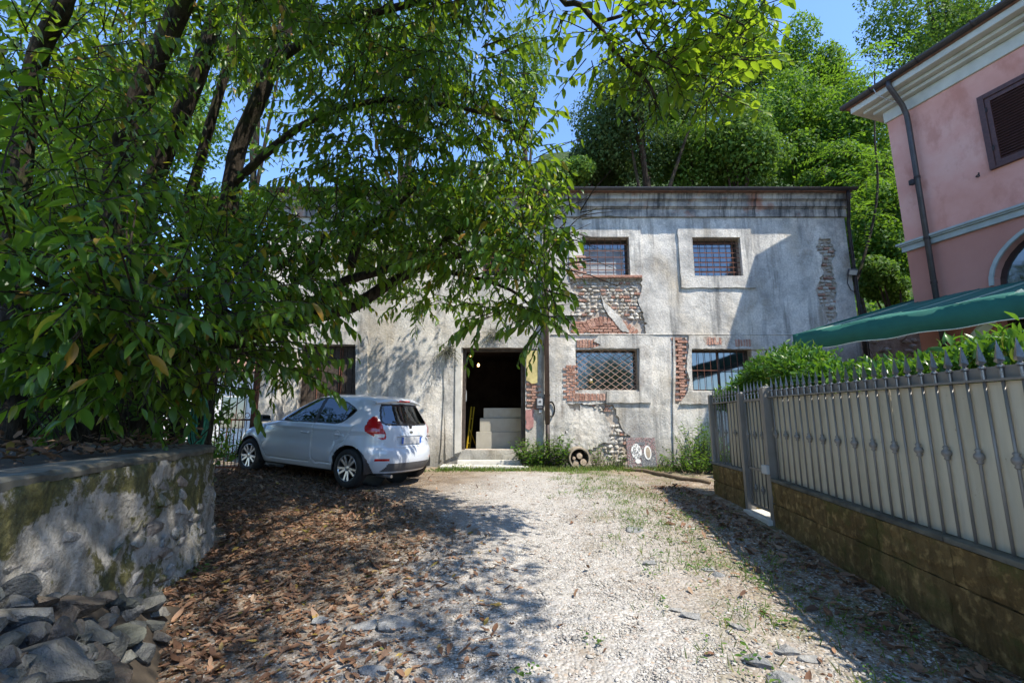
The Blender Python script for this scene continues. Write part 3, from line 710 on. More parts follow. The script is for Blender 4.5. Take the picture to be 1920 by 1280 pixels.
# electric meter and coil beside the downpipe
mp = fx(1012, 756)
em = thing('electric_meter', 'grey electric meter box with a small display on the wall beside the downpipe', 'meter', (mp[0], FY, mp[1]))
MB().bbox(mp[0] - .085, mp[0] + .085, FY - .10, FY + .002, mp[1] - .13, mp[1] + .13).build('case', MT['dark_grey_plastic'], em, bevel=.015)
MB().bbox(mp[0] - .06, mp[0] + .06, FY - .108, FY - .1, mp[1] - .05, mp[1] + .10).build('cover', MT['grey_plastic'], em, bevel=.003)
MB().bbox(mp[0] - .03, mp[0] + .03, FY - .114, FY - .108, mp[1] + .015, mp[1] + .06).build('display', MT['dark_grey_plastic'], em)
MB().bbox(mp[0] - .03, mp[0] + .05, FY - .07, FY + .002, mp[1] - .22, mp[1] - .14).build('junction_box', MT['grey_plastic'], em, bevel=.006)
cp_ = fx(1033, 767)
cc = thing('cable_coil', 'black cable coiled on the wall at the right of the downpipe', 'cable coil', (cp_[0], FY, cp_[1]))
m = MB()
for q in range(3): m.tube([(cp_[0] + (.075 + .008*q) * math.cos(a), FY - .02 - .012 * q, cp_[1] + (.16 + .01*q) * math.sin(a)) for a in np.linspace(0, 2*math.pi, 25)], .009, 6)
m.build('coil', MT['black_rubber'], cc, smooth=True)
# small yellow lamp box behind the lattice window
yp = at(1108, 714, FY + .15)
yl = thing('yellow_lamp', 'small yellow and white lamp box behind the diamond lattice window', 'lamp', (yp.x, FY + .15, yp.z))
MB().bbox(yp.x - .035, yp.x + .035, FY + .11, FY + .17, yp.z - .05, yp.z - .002).build('base', MT['yellow_paint'], yl, bevel=.006)
MB().bbox(yp.x - .03, yp.x + .03, FY + .115, FY + .165, yp.z, yp.z + .055).build('cap', MT['white_wall'], yl, bevel=.006)
# ---- things inside the doorway
def at_floor(px, py, z):
    r = ray(px, py); k = (z - CAMZ) / r.z; return Vector((r.x * k, r.y * k, z))
py0 = FY + .62
pa = at(868, 835, py0); pb = at(1000, 835, py0); pz = zf
pl = thing('pallet', 'wooden pallet under three stacked stone slabs inside the dark doorway', 'pallet', ((pa.x + pb.x) / 2, py0 + .4, pz))
for i in range(6): MB().bbox(pa.x, pb.x, py0 + .16 * i, py0 + .16 * i + .11, pz + .105, pz + .127).build('board', MT['pallet_wood'], pl)
for x in (pa.x + .25, (pa.x + pb.x) / 2 + .12, pb.x - .06):
    for yy in (py0, py0 + .40, py0 + .80): MB().bbox(x - .05, x + .05, yy, yy + .11, pz + .022, pz + .104).build('block', MT['pallet_wood'], pl)
for yy in (py0, py0 + .40, py0 + .80): MB().bbox(pa.x, pb.x, yy, yy + .11, pz, pz + .021).build('board', MT['pallet_wood'], pl)
zt = pz + .128
def slab(px0, px1, py_top, py_bot, y, label, yd):
    global zt
    a, b = at(px0, py_top, y), at(px1, py_bot, y)
    t = thing('stone_slab', label, 'stone slab', ((a.x + b.x) / 2, y, zt), 'pale stone blocks on the pallet')
    h = a.z - at(px0, py_bot, y).z
    MB().bbox(a.x, b.x, y, y + yd, zt + .001, zt + h).build('slab', MT['slab_stone'], t, bevel=.008); zt += h
slab(893, 988, 791.5, 826, py0 + .02, 'largest pale stone block at the bottom of the stack in the doorway', .85)
slab(900, 986, 766, 791.5, py0 + .04, 'middle pale stone block of the stack in the doorway', .8)
slab(907, 985, 747, 766, py0 + .08, 'smallest pale stone block on top of the stack in the doorway', .7)
# yellow step ladder leaning inside
lp = at(876, 840, FY + .75)
la = thing('ladder', 'yellow folding ladder leaning inside the doorway at the left of the pallet', 'ladder', (lp.x, FY + .75, zf))
b0 = Vector((lp.x - .02, FY + .72, zf)); t0_ = at(884, 762, FY + .95)
for dx in (0, .10): MB().bar(b0 + Vector((dx * .5, dx * 2.2, 0)), Vector((t0_.x + dx * .5, FY + .95 + dx * 2.2, t0_.z)), .03, .018).build('rail', MT['yellow_paint'], la)
for k in range(1, 4):
    f = k / 4; a = b0.lerp(Vector((t0_.x, FY + .95, t0_.z)), f); MB().bar(a, a + Vector((.05, .22, 0)), .03, .015).build('rung', MT['yellow_paint'], la)
MB().bar(b0.lerp(t0_, .55), b0 + Vector((.30, .32, 0.02)), .026, .015).build('stay', MT['yellow_paint'], la)
# grey switch box on the left inside of the doorway
bxp = at(872, 742, FY + .36)
sb = thing('switch_box', 'grey switch box fixed to the left inner side of the doorway', 'switch box', (x0 + .05, FY + .33, bxp.z))
MB().bbox(x0 + .002, x0 + .07, FY + .25, FY + .39, bxp.z - .14, bxp.z + .14).build('case', MT['grey_plastic'], sb, bevel=.008); MB().bbox(x0 + .07, x0 + .078, FY + .27, FY + .37, bxp.z - .11, bxp.z + .11).build('cover', MT['grey_plastic'], sb)
# glowing bulbs inside
for (bx_, by_, yy, lab) in ((897, 684, FY + 2.2, 'bright bare bulb glowing orange inside the dark doorway'), (882, 666, FY + 3.2, 'dim bulb glowing near the top left of the dark doorway')):
    p = at(bx_, by_, yy); q = 1.0 if yy < FY + 3 else .7
    t = thing('light_bulb', lab, 'light bulb', p)
    MB().lathe([(.004, -.05*q), (.026*q, -.035*q), (.034*q, -.008*q), (.026*q, .02*q), (.012*q, .04*q)], p, 12).build('bulb', MT['bulb'], t, smooth=True)
    MB().lathe([(.013*q, .04*q), (.016*q, .08*q)], p, 8).build('socket', MT['black_plastic'], t)
    MB().tube([p + Vector((0, 0, .08*q)), (p.x, p.y, 3.6)], .004, 5).build('cord', MT['black_rubber'], t)
# ------------------------------------------------------------------ pink house
def sun_line(px, py, Y, qx, qy):
    """point towards the sun from the facade point (px,py) whose pixel column is closest to (qx,qy)"""
    p = at(px, py, Y); best = None
    for t in np.linspace(.2, 12, 3000):
        q = p + SUN * t; d = q - Vector((0, 0, CAMZ)); f = d.y * CP + d.z * SP
        if f < .1: continue
        e = abs(960 + F_PX * d.x / f - qx) + abs(640 - F_PX * (d.z * CP - d.y * SP) / f - qy)
        if best is None or e < best[0]: best = (e, q)
    return best[1]
EC = sun_line(1415, 487, FY, 1566, 204)                    # outer tip of the eave
HD = Vector((.32, -1.0, 0)).normalized(); HN = Vector((-HD.y, HD.x, 0)) * -1   # along wall towards viewer; outward normal (to the left)
if HN.x > 0: HN = -HN
HZE = EC.z
OV = .55
WC = EC - HN * OV + HD * OV; WC.z = 0                       # wall corner
ph = thing('pink_house', 'pink rendered house with grey cornice, brown gutter and louvred shutter', 'house', (WC.x, WC.y, .5))
LEN, DEP = 11.0, 7.0
def HP(s, o, z): # s along wall, o outwards, z height
    p = WC + HD * s + HN * o; return Vector((p.x, p.y, z))
def hbox(mb, s0, s1, o0, o1, z0, z1):
    vs = [HP(s, o, z) for s in (s0, s1) for o in (o0, o1) for z in (z0, z1)]
    return mb.add(vs, [(0,1,3,2), (4,6,7,5), (0,4,5,1), (2,3,7,6), (0,2,6,4), (1,5,7,3)])
def s_at(px, py, o=0.0):
    """wall coordinate (s, z) of a pixel on the wall plane"""
    r = ray(px, py); base = WC + HN * o; k = (base - Vector((0, 0, CAMZ))).dot(HN) / r.dot(HN)
    p = Vector((0, 0, CAMZ)) + r * k; return ((p - WC).dot(HD), p.z)
zc = HZE - .62                                              # bottom of cornice
sa, za2 = s_at(1845, 178); sb2, zb2 = s_at(1858, 318)
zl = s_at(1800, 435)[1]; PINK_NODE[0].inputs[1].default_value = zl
for nm in (1,):
    pass
# wall with an arched opening and a shuttered window
s_w0, z_w1 = s_at(1832, 186); _, z_w0 = s_at(1860, 320); s_w0 = (s_at(1832, 186)[0] + s_at(1860, 320)[0]) / 2; s_w1 = s_w0 + 1.15
s_a0, z_a0 = s_at(1868, 524); 
ARW = 2.3
arch = [(.22, .5), (.22, 2.72), (s_a0 - .04, 2.72)] + [(s_a0 - .04 + ARW / 2 - ARW / 2 * math.cos(a), z_a0 - .1 + .95 * math.sin(a)) for a in np.linspace(0, math.pi, 21)] + [(s_a0 - .04 + ARW, 2.72), (8.5, 2.72), (8.5, .5)]  # wide low part cut out so the wall reads black under the awning
def hplate(name, outer, holes, o, depth, mat, parent, grid=0):
    obj_ = plate(name, outer, holes, 0, depth, mat, None, grid=grid)
    me = obj_.data
    for v in me.vertices:
        p = HP(v.co.x, o - v.co.y, v.co.z) - org_of(parent); v.co = p
    me.flip_normals(); obj_.parent = parent; ORG[obj_] = org_of(parent); return obj_
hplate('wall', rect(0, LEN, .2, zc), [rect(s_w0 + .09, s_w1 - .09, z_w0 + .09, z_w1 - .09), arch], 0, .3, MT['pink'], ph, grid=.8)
m = MB(); hbox(m, .0, .3, -DEP, -.31, .2, zc); hbox(m, LEN - .3, LEN, -DEP, -.31, .2, zc); hbox(m, 0, LEN, -DEP - .3, -DEP - .002, .2, zc); m.build('side_wall', MT['pink'], ph)
# cornice: bands stepping out all round the near corner
zz = [zc, zc + .26, zc + .34, zc + .42, zc + .56]
oo = [.04, .16, .28, .44]
for i in range(4):
    m = MB(); hbox(m, -oo[i], LEN + oo[i], oo[i], -DEP - oo[i], zz[i] + .002, zz[i + 1] - .002)
    m.build('cornice', MT['cornice_grey'], ph, bevel=.012)
zr2 = zz[-1]
m = MB(); vs = [HP(-.5, .5, zr2), HP(LEN + .5, .5, zr2), HP(LEN + .5, -DEP - .5, zr2), HP(-.5, -DEP - .5, zr2), HP(3.5, -DEP / 2, zr2 + 1.5), HP(LEN - 3, -DEP / 2, zr2 + 1.5)]
m.add(vs, [(0, 1, 5, 4), (1, 2, 5), (2, 3, 4, 5), (3, 0, 4), (0, 3, 2, 1)]); m.build('roof', MT['roof_tile'], ph)
def hgutter(p0, p1, out, z, r):
    mb = MB(); n = 9; vs = []; fs = []
    for e, p in enumerate((p0, p1)):
        for rr in (r, r - .008):
            for k in range(n):
                a = math.pi + math.pi * k / (n - 1); vs.append(p + out * (-rr * math.cos(a)) + Vector((0, 0, z + rr * math.sin(a))))
    def I(e, s, k): return (e * 2 + s) * n + k
    for k in range(n - 1): fs += [(I(0,0,k), I(0,0,k+1), I(1,0,k+1), I(1,0,k)), (I(0,1,k), I(1,1,k), I(1,1,k+1), I(0,1,k+1))]
    for k in (0, n - 1): fs.append((I(0,0,k), I(1,0,k), I(1,1,k), I(0,1,k)))
    for e in (0, 1):
        for k in range(n - 1): fs.append((I(e,0,k), I(e,0,k+1), I(e,1,k+1), I(e,1,k)))
    return mb.add(vs, fs)
gt2 = hgutter(HP(-.58, .50, 0), HP(LEN + .5, .50, 0), HN, zr2 + .10, .088).build('gutter', MT['gutter_brown'], ph)
hgutter(HP(-.50, .56, 0), HP(-.50, -DEP - .5, 0), -HD, zr2 + .10, .088).build('gutter', MT['gutter_brown'], ph)
for k in range(9):
    a = HP(.1 + .9 * k, .60, zr2 + .11); b = HP(.1 + .9 * k, .40, zr2 + .12); MB().bar(a, b, .03, .01).build('bracket', MT['iron'], gt2)
    m = MB().tube([HP(.1 + .9 * k, .5 + .094 * math.cos(t), zr2 + .10 - .094 * math.sin(t)) for t in np.linspace(0, math.pi, 8)], .008, 5); m.build('bracket', MT['iron'], gt2)
# downpipe
sp_ = s_at(1722, 360, .1)[0]
m = MB().tube([HP(sp_, .50, zr2 + .03), HP(sp_, .50, zr2 - .10), HP(sp_ + .01, .40, zr2 - .24), HP(sp_ + .02, .20, zr2 - .50), HP(sp_ + .02, .115, zr2 - .70), HP(sp_ + .02, .105, zr2 - .95), HP(sp_ + .02, .105, .7)], .05, 12)
dp2 = m.build('downpipe', MT['gutter_brown'], ph, smooth=True)
for z in (zl + 1.35, zl + .02, zl - .9): MB().lathe([(.057, 0), (.057, .05)], HP(sp_ + .02, .105, z), 12).build('clamp', MT['iron'], dp2)
m = MB(); p = HP(sp_ - .05, .15, zl + 1.3); m.box(p, (.09, .09, .11)); m.build('sensor', MT['black_plastic'], dp2, bevel=.01)
MB().tube([HP(sp_ - .28, .56, zr2 + .1), HP(sp_ - .24, .52, zr2 - .12), HP(sp_ - .1, .3, zr2 - .33), HP(sp_ + .0, .12, zr2 - .47)], .008, 6).build('cable', MT['grey_plastic'], ph, smooth=True)
# string course
m = MB(); hbox(m, -.06, LEN, .0, .055, zl - .07, zl + .045); hbox(m, -.10, LEN, .0, .095, zl + .047, zl + .075); hbox(m, -.13, LEN, .0, .12, zl + .077, zl + .125)
m.build('string_course', MT['ledge_grey'], ph, bevel=.008)
# shutter: outer frame, leaf frame, slats
m = MB(); f = .09
for (a, b, c, d) in ((s_w0, s_w0 + f, z_w0, z_w1), (s_w1 - f, s_w1, z_w0, z_w1), (s_w0 + f, s_w1 - f, z_w1 - f, z_w1), (s_w0 + f, s_w1 - f, z_w0, z_w0 + f * .6)): hbox(m, a, b, -.02, .05, c, d)
sh = m.build('shutter', MT['shutter_wood'], ph, bevel=.006)
m = MB(); a0, a1, b0_, b1_ = s_w0 + f + .004, s_w1 - f - .004, z_w0 + f * .6 + .004, z_w1 - f - .004
for (a, b, c, d) in ((a0, a0 + .075, b0_, b1_), (a1 - .075, a1, b0_, b1_), (a0 + .075, a1 - .075, b1_ - .08, b1_), (a0 + .075, a1 - .075, b0_, b0_ + .08)): hbox(m, a, b, -.01, .03, c, d)
m.build('leaf_frame', MT['shutter_wood'], sh, bevel=.004)
ns = 22
for k in range(ns):
    z = b0_ + .085 + (b1_ - b0_ - .17) * (k + .5) / ns; A = HP(a0 + .08, .012, z); B = HP(a1 - .08, .012, z)
    mb = MB(); d = (b1_ - b0_ - .17) / ns
    vs = [HP(s, o_, z + dz) for s in (a0 + .076, a1 - .076) for (o_, dz) in ((.026, -d * .52), (.034, -d * .42), (-.012, d * .5), (-.02, d * .4))]
    mb.add(vs, [(0, 1, 5, 4), (1, 2, 6, 5), (2, 3, 7, 6), (3, 0, 4, 7), (0, 3, 2, 1), (4, 5, 6, 7)]); mb.build('slat', MT['shutter_wood'], sh)
m = MB(); hbox(m, a0 - .01, a1 + .01, -.25, -.05, z_w0, z_w1); m.build('window_back', MT['dark_room'], ph)
for zz_ in (.22, .8): m = MB(); hbox(m, a0 - .004, a0 + .02, .03, .045, b0_ + (b1_ - b0_) * zz_, b0_ + (b1_ - b0_) * zz_ + .09); m.build('hinge', MT['iron'], sh)
# wall hook for the shutter
hs, hz = s_at(1834, 332); m = MB(); m.tube([HP(hs, 0, hz), HP(hs, .06, hz), HP(hs + .05, .07, hz + .02)], .012, 6); m.tube([HP(hs + .05, .07, hz - .03), HP(hs + .05, .07, hz + .05)], .012, 6); m.build('shutter_hook', MT['iron'], ph)
# arch trim, dark loggia added behind for the black shade
an = 21; arcs = lambda e, o_: [HP(s_a0 - .04 + ARW / 2 - (ARW / 2 + e) * math.cos(a), o_, z_a0 - .1 + (.95 + e) * math.sin(a)) for a in np.linspace(0, math.pi, an)]
i0, o0, i1, o1 = arcs(.0, .04), arcs(.06, .04), arcs(0, -.02), arcs(.06, -.02); m = MB(); vs = i0 + o0 + i1 + o1; fs = []
for k in range(an - 1): fs += [(k, k+1, an+k+1, an+k), (an+k, an+k+1, 3*an+k+1, 3*an+k), (k, 2*an+k, 2*an+k+1, k+1)]
m.add(vs, fs); m.build('arch_trim', MT['ledge_grey'], ph)
m = MB(); hbox(m, s_a0 - .06, s_a0 + ARW, -.22, -.18, 2.74, z_a0 + 1.1); m.build('arch_glazing', MT['window_glass'], ph)
m = MB(); hbox(m, .31, LEN - .31, -3.0, -2.9, .4, zc); m.build('room_wall', MT['dark_room'], ph)
# ground floor loggia opened wide and dark to give black shade under the awning
m = MB(); hbox(m, .31, LEN - .31, -2.89, -.31, 2.9, 3.0); m.build('room_ceiling', MT['dark_room'], ph)
m = MB(); hbox(m, 3.4, 3.65, -.28, -.02, .5, 2.7); m.build('pillar', MT['pink'], ph)
# ------------------------------------------------------------------ green awning
A = at(1487, 627, 8.25); 
zA = A.z; r = ray(1920, 549); kB = (zA - CAMZ) / r.z; B = Vector((0, 0, CAMZ)) + r * kB
AD = (B - A); AD.z = 0; AL = AD.length; AD.normalize()
B = A + AD * (AL + 1.2)
aw = thing('green_awning', 'large dark green fabric awning sloping out from the pink house over the hedge', 'awning', (A.x, A.y, .6))
AN = Vector((-AD.y, AD.x, 0)); AN = AN if AN.x > 0 else -AN           # towards the house
r = ray(1752, 549); 
D = None
for t in np.linspace(.8, 5, 500):
    q = A + AN * t; r_ = at(1752, 549, q.y)
    dd = Vector((q.x, q.y, 0)); u = (q.x) ; f_ = q.y * CP
    zq = CAMZ + q.y * ((SP + (640 - 549) / F_PX * CP) / (CP - (640 - 549) / F_PX * SP)); dep = q.y * CP + (zq - CAMZ) * SP
    e = abs(960 + F_PX * q.x / dep - 1752)
    if D is None or e < D[0]: D = (e, Vector((q.x, q.y, zq)), t)
Dp = D[1]; C_ = B + AN * D[2]; C_.z = Dp.z
nu, nv = 22, 8; vs = []; fs = []
def sag(u, v): return -.045 * math.sin(math.pi * v) * (1 + .4 * math.sin(u * 17)) - .012 * math.sin(u * math.pi * 6) * (1 - v)
for i in range(nu + 1):
    for j in range(nv + 1):
        u, v = i / nu, j / nv; p = A.lerp(B, u).lerp(Dp.lerp(C_, u), v); p.z += sag(u, v); vs.append(p)
fs = [(i*(nv+1)+j, (i+1)*(nv+1)+j, (i+1)*(nv+1)+j+1, i*(nv+1)+j+1) for i in range(nu) for j in range(nv)]
o = MB().add(vs, fs).build('canopy', MT['awning_green'], aw, smooth=True)
sm = o.modifiers.new('thick', 'SOLIDIFY'); sm.thickness = .006
vh = .31; vs = []; nv2 = 40
for i in range(nv2 + 1):
    u = i / nv2; p = A.lerp(B, u); p = p - AN * .012 + AN * .01 * math.sin(u * 40); vs += [p + Vector((0, 0, .0)), p + Vector((0, 0, -vh * .5)) + AN * .012 * math.sin(u * 23), p + Vector((0, 0, -vh + .012 * math.sin(u * 31)))]
fs = [(i*3+j, (i+1)*3+j, (i+1)*3+j+1, i*3+j+1) for i in range(nv2) for j in range(2)]
o = MB().add(vs, fs).build('valance', MT['awning_green'], aw, smooth=True); sm = o.modifiers.new('thick', 'SOLIDIFY'); sm.thickness = .005
m = MB().tube([vs[i*3+2] - AN * .004 for i in range(nv2 + 1)], .008, 5); m.build('trim', MT['white_trim'], aw)
vs = []
for i in range(13):
    u = i / 12; p = A.lerp(Dp, u); vs += [p + Vector((0, 0, -.004)) - AD * .004, p + Vector((0, 0, -vh * (1 - u * .25)))- AD * .004]
o = MB().add(vs, [(i*2, i*2+1, i*2+3, i*2+2) for i in range(12)]).build('valance', MT['awning_green'], aw); sm = o.modifiers.new('thick', 'SOLIDIFY'); sm.thickness = .005
for u in np.linspace(.08, .92, 8):
    m = MB(); pv = [A.lerp(B, u).lerp(Dp.lerp(C_, u), v) + Vector((0, 0, sag(u, v) + .004)) for v in np.linspace(0, 1, 9)]; m.tube(pv, .006, 4); m.build('seam', MT['awning_green'], aw)
m = MB().bar(A + Vector((0, 0, -.04)) + AN * .03, B + Vector((0, 0, -.04)) + AN * .03, .05); m.build('front_bar', MT['white_trim'], aw)
m = MB().bar(Dp + Vector((0, 0, -.03)), C_ + Vector((0, 0, -.03)), .09); m.build('roller', MT['awning_arm'], aw)
for u in np.linspace(.04, .96, 7): m = MB().bar(A.lerp(B, u) + Vector((0, 0, -.035)), Dp.lerp(C_, u) + Vector((0, 0, -.06)), .035, .03); m.build('rafter', MT['awning_arm'], aw)
# thick folding arm and its elbow
pa_ = at(1858, 598, 5.85); pb_ = at(1800, 668, 6.4)
m = MB().bar(pa_, pb_, .14, .06); m.build('arm', MT['awning_arm'], aw, bevel=.008)
pc_ = pb_ + AN * 1.3 + Vector((0, 0, .15)); MB().bar(pb_, pc_, .09, .05).build('arm', MT['awning_arm'], aw, bevel=.006)
MB().bar(pa_, pa_ + Vector((.35, -.1, .35)), .07, .05).build('arm', MT['awning_arm'], aw, bevel=.006)
q0 = at(1645, 637, 7.2); q1 = at(1672, 624, 7.6); MB().bar(q0, q1 + (q1 - q0) * 1.5, .05, .04).build('arm', MT['awning_arm'], aw)
# ------------------------------------------------------------------ garden wall, fence and gate on the right
FD = Vector((-.086, -1, 0)).normalized(); FN = Vector((FD.y, -FD.x, 0)); FN = FN if FN.x < 0 else -FN   # outward = to the left
FS = Vector((2.88, 5.33, 0))
def FP(s, o, z): p = FS + FD * s + FN * o; return Vector((p.x, p.y, z))
def fbox(mb, s0, s1, o0, o1, z0, z1, z0b=None, z1b=None):
    z0b = z0 if z0b is None else z0b; z1b = z1 if z1b is None else z1b
    vs = [HPs for HPs in (FP(s0, o0, z0), FP(s0, o0, z1), FP(s0, o1, z0), FP(s0, o1, z1), FP(s1, o0, z0b), FP(s1, o0, z1b), FP(s1, o1, z0b), FP(s1, o1, z1b))]
    return mb.add(vs, [(0,1,3,2), (4,6,7,5), (0,4,5,1), (2,3,7,6), (0,2,6,4), (1,5,7,3)])
def wtop(s): return .985 - .036 * s
def rtop(s): return 1.87 - .017 * s
S_END = 4.6
gw = thing('garden_wall', 'low mossy brown block wall under the long grey metal fence', 'wall', FP(0, 0, .45))
m = MB(); fbox(m, .0, S_END, -.20, -.03, -.2, wtop(0) - .055, None, wtop(S_END) - .055); m.build('core', MT['tufa_block'], gw)
m = MB()
def course(s0, s1, off, zlo, zhi, bl=.62):
    s = s0 + off - bl
    while s < s1:
        a, b = max(s, s0) + .0025, min(s + bl, s1) - .0025
        if b - a > .05:
            mb = MB(); rr = random.Random(int(s * 100) + int(zlo(0) * 50)); nx_, nz_ = 8, 5; vs = []
            for i in range(nx_ + 1):
                for j in range(nz_ + 1):
                    ss = a + (b - a) * i / nx_; z = zlo(ss) + .003 + (zhi(ss) - zlo(ss) - .006) * j / nz_ + (rr.uniform(-.003, .003))
                    edge = i in (0, nx_) or j in (0, nz_)
                    vs.append(FP(ss, (.009 if edge else .014) + rr.uniform(-.006, .008), z))
            k = len(vs); vs += [FP(a, -.035, zlo(a)), FP(b, -.035, zlo(b)), FP(b, -.035, zhi(b)), FP(a, -.035, zhi(a))]
            fs = [(i*(nz_+1)+j, i*(nz_+1)+j+1, (i+1)*(nz_+1)+j+1, (i+1)*(nz_+1)+j) for i in range(nx_) for j in range(nz_)]
            fs += [tuple([j for j in range(nz_, -1, -1)] + [k, k + 3]), tuple([nx_*(nz_+1) + j for j in range(nz_ + 1)] + [k + 2, k + 1])]
            fs += [tuple([i*(nz_+1) + nz_ for i in range(nx_, -1, -1)] + [k + 3, k + 2]), tuple([i*(nz_+1) for i in range(nx_ + 1)] + [k + 1, k])]
            mb.add(vs, fs); mb.build('block', MT['tufa_block'], PARENT)
        s += bl
PARENT = gw
course(0, S_END, .36, lambda s: wtop(s) - .265, lambda s: wtop(s) - .036, .66)
course(0, S_END, .12, lambda s: wtop(s) - .60, lambda s: wtop(s) - .268, .72)
course(0, S_END, .42, lambda s: wtop(s) - .98, lambda s: wtop(s) - .603, .70)
for k in range(6):
    a = S_END / 6 * k; b = S_END / 6 * (k + 1); m = MB(); fbox(m, a + .004, b - .004, -.21, .018, wtop(a) - .034, wtop(a), wtop(b) - .034, wtop(b)); m.build('coping_slab', MT['cap_concrete'], gw, bevel=.006)
fe = thing('metal_fence', 'long grey sheet metal fence with spear topped bars on the low brown wall', 'fence', FP(0, 0, wtop(0)))
OB = -.045
bounds = [0.03, .95, 1.9, 2.55, 3.45, S_END]
for a, b in zip(bounds[:-1], bounds[1:]):
    m = MB(); fbox(m, a + .003, b - .003, OB - .028, OB - .022, wtop(a) + .002, rtop(a) - .004, wtop(b) + .002, rtop(b) - .004); m.build('sheet', MT['fence_sheet'], fe)
m = MB(); fbox(m, .02, S_END, OB - .02, OB + .022, rtop(0), rtop(0) + .012, rtop(S_END), rtop(S_END) + .012); m.build('rail', MT['fence_paint'], fe)
m = MB(); fbox(m, .02, S_END, OB - .021, OB - .012, rtop(0) + .014, rtop(0) + .082, rtop(S_END) + .014, rtop(S_END) + .082); m.build('rail', MT['fence_paint'], fe)
# picket meshes
def knob_prof(): return [(.010, -.045), (.018, -.036), (.012, -.026), (.024, -.012), (.027, 0), (.024, .012), (.012, .026), (.018, .036), (.010, .045)]
def picket(parent, base, top, knobz=None, spear=True, r=.0085, h_sp=.20):
    b, t = Vector(base), Vector(top)
    o = MB().tube([b, t], r, 8).build('bar', MT['fence_paint'], parent, smooth=True)
    if knobz is not None:
        for kz in knobz: MB().lathe(knob_prof(), (b.x, b.y, kz), 10).build('knob', MT['fence_paint'], o, smooth=True)
    if spear:
        m = MB(); z = t.z
        m.lathe([(.010, 0), (.0105, .055), (.019, .062), (.019, .072), (.008, .08)], (t.x, t.y, z), 10)
        k = z + .08; wd = .036; d1 = FD * wd; d2 = FN * .011
        c = Vector((t.x, t.y, 0))
        vs = [c + Vector((0, 0, k)) - d1 * .25 , c + d2 + Vector((0, 0, k)), c + Vector((0, 0, k)) + d1 * .25, c - d2 + Vector((0, 0, k)),
              c - d1 + Vector((0, 0, k + .016)), c + d2 * 1.2 + Vector((0, 0, k + .03)), c + d1 + Vector((0, 0, k + .016)), c - d2 * 1.2 + Vector((0, 0, k + .03)), c + Vector((0, 0, k + .135))]
        m.add(vs, [(0, 1, 5, 4), (1, 2, 6, 5), (2, 3, 7, 6), (3, 0, 4, 7), (4, 5, 8), (5, 6, 8), (6, 7, 8), (7, 4, 8), (0, 3, 2, 1)])
        m.build('spear', MT['fence_spear'], o)
s = .10; k = 0
while s < S_END - .05:
    zk = wtop(s) + (rtop(s) - wtop(s)) * .545
    picket(fe, FP(s, OB, wtop(s)), FP(s, OB, rtop(s) + .012), (zk,) if k % 2 == 0 else None); s += .1125; k += 1
# posts + gate
G0, G1 = -.06, -.70
ga = thing('garden_gate', 'narrow grey metal gate with spear tops between two square posts', 'gate', FP((G0 + G1) / 2, 0, .5))
def post(sc, wd, zb_, zt_, parent, nm='post'):
    m = MB(); fbox(m, sc - wd / 2, sc + wd / 2, OB - wd / 2 - .01, OB + wd / 2 + .02, zb_, zt_)
    c = FP(sc, OB + .005, 0); top = [FP(sc - wd / 2, OB - wd / 2 - .01, zt_), FP(sc + wd / 2, OB - wd / 2 - .01, zt_), FP(sc + wd / 2, OB + wd / 2 + .02, zt_), FP(sc - wd / 2, OB + wd / 2 + .02, zt_), Vector((c.x, c.y, zt_ + .03))]
    m.add(top, [(0, 1, 4), (1, 2, 4), (2, 3, 4), (3, 0, 4)]); return m.build(nm, MT['fence_paint'], parent)
post(-.03, .085, .42, 1.985, ga); post(-.735, .07, .5, 1.96, ga)
MB().box(FP(-.05, .03, 1.07), (.05, .12, .10)).build('lock', MT['grey_plastic'], ga, bevel=.01)
gb, gm, gtp = .585, 1.02, 1.845
for z in (gb, gm, gtp): m = MB(); fbox(m, G1 + .01, G0 - .03, OB - .012, OB + .012, z, z + .03); m.build('rail', MT['fence_paint'], ga)
m = MB(); fbox(m, G1 + .02, G0 - .05, OB - .026, OB - .02, gb + .03, gtp); m.build('sheet', MT['fence_sheet'], ga)
m = MB(); fbox(m, G1 + .012, G1 + .04, OB - .012, OB + .012, gb + .03, gtp); fbox(m, G0 - .065, G0 - .035, OB - .012, OB + .012, gb + .03, gtp); m.build('stile', MT['fence_paint'], ga)
for k in range(6):
    s = G0 - .09 - k * .1
    kz = ([gm + .42] if k in (1, 3, 5) else []) + ([gb + .22] if k in (2, 4) else [])
    picket(ga, FP(s, OB, gb + .03), FP(s, OB, gtp + .03), kz or None)
m = MB(); fbox(m, G1 - .03, G0 + .03, -.25, .06, .35, .53); m.build('threshold', MT['pale_stone'], ga, bevel=.01)
# segment beyond the gate
S2a, S2b = -.78, -1.92
gw2 = thing('garden_wall', 'short mossy brown wall beyond the gate, nearest the grey building', 'wall', FP(S2b, 0, .5))
m = MB(); fbox(m, S2b, S2a, -.20, -.03, .3, .965, None, .985); m.build('core', MT['tufa_block'], gw2)
PARENT = gw2
course(S2b, S2a, .3, lambda s: .74, lambda s: .97); course(S2b, S2a, .5, lambda s: .50, lambda s: .735); course(S2b, S2a, .2, lambda s: .28, lambda s: .495)
m = MB(); fbox(m, S2b - .02, S2a, -.21, .012, .972, 1.005); m.build('coping_slab', MT['rubble_rock'], gw2, bevel=.006)
fe2 = thing('metal_fence', 'short grey spear topped fence beyond the gate, open bars at its far corner', 'fence', FP(S2b, 0, 1.0))
m = MB(); fbox(m, S2a - .55, S2a - .0, OB - .028, OB - .022, 1.008, 1.86); m.build('sheet', MT['fence_sheet'], fe2)
m = MB(); fbox(m, S2b, S2a, OB - .015, OB + .02, 1.865, 1.88); m.build('rail', MT['fence_paint'], fe2)
s = S2a - .06; k = 0
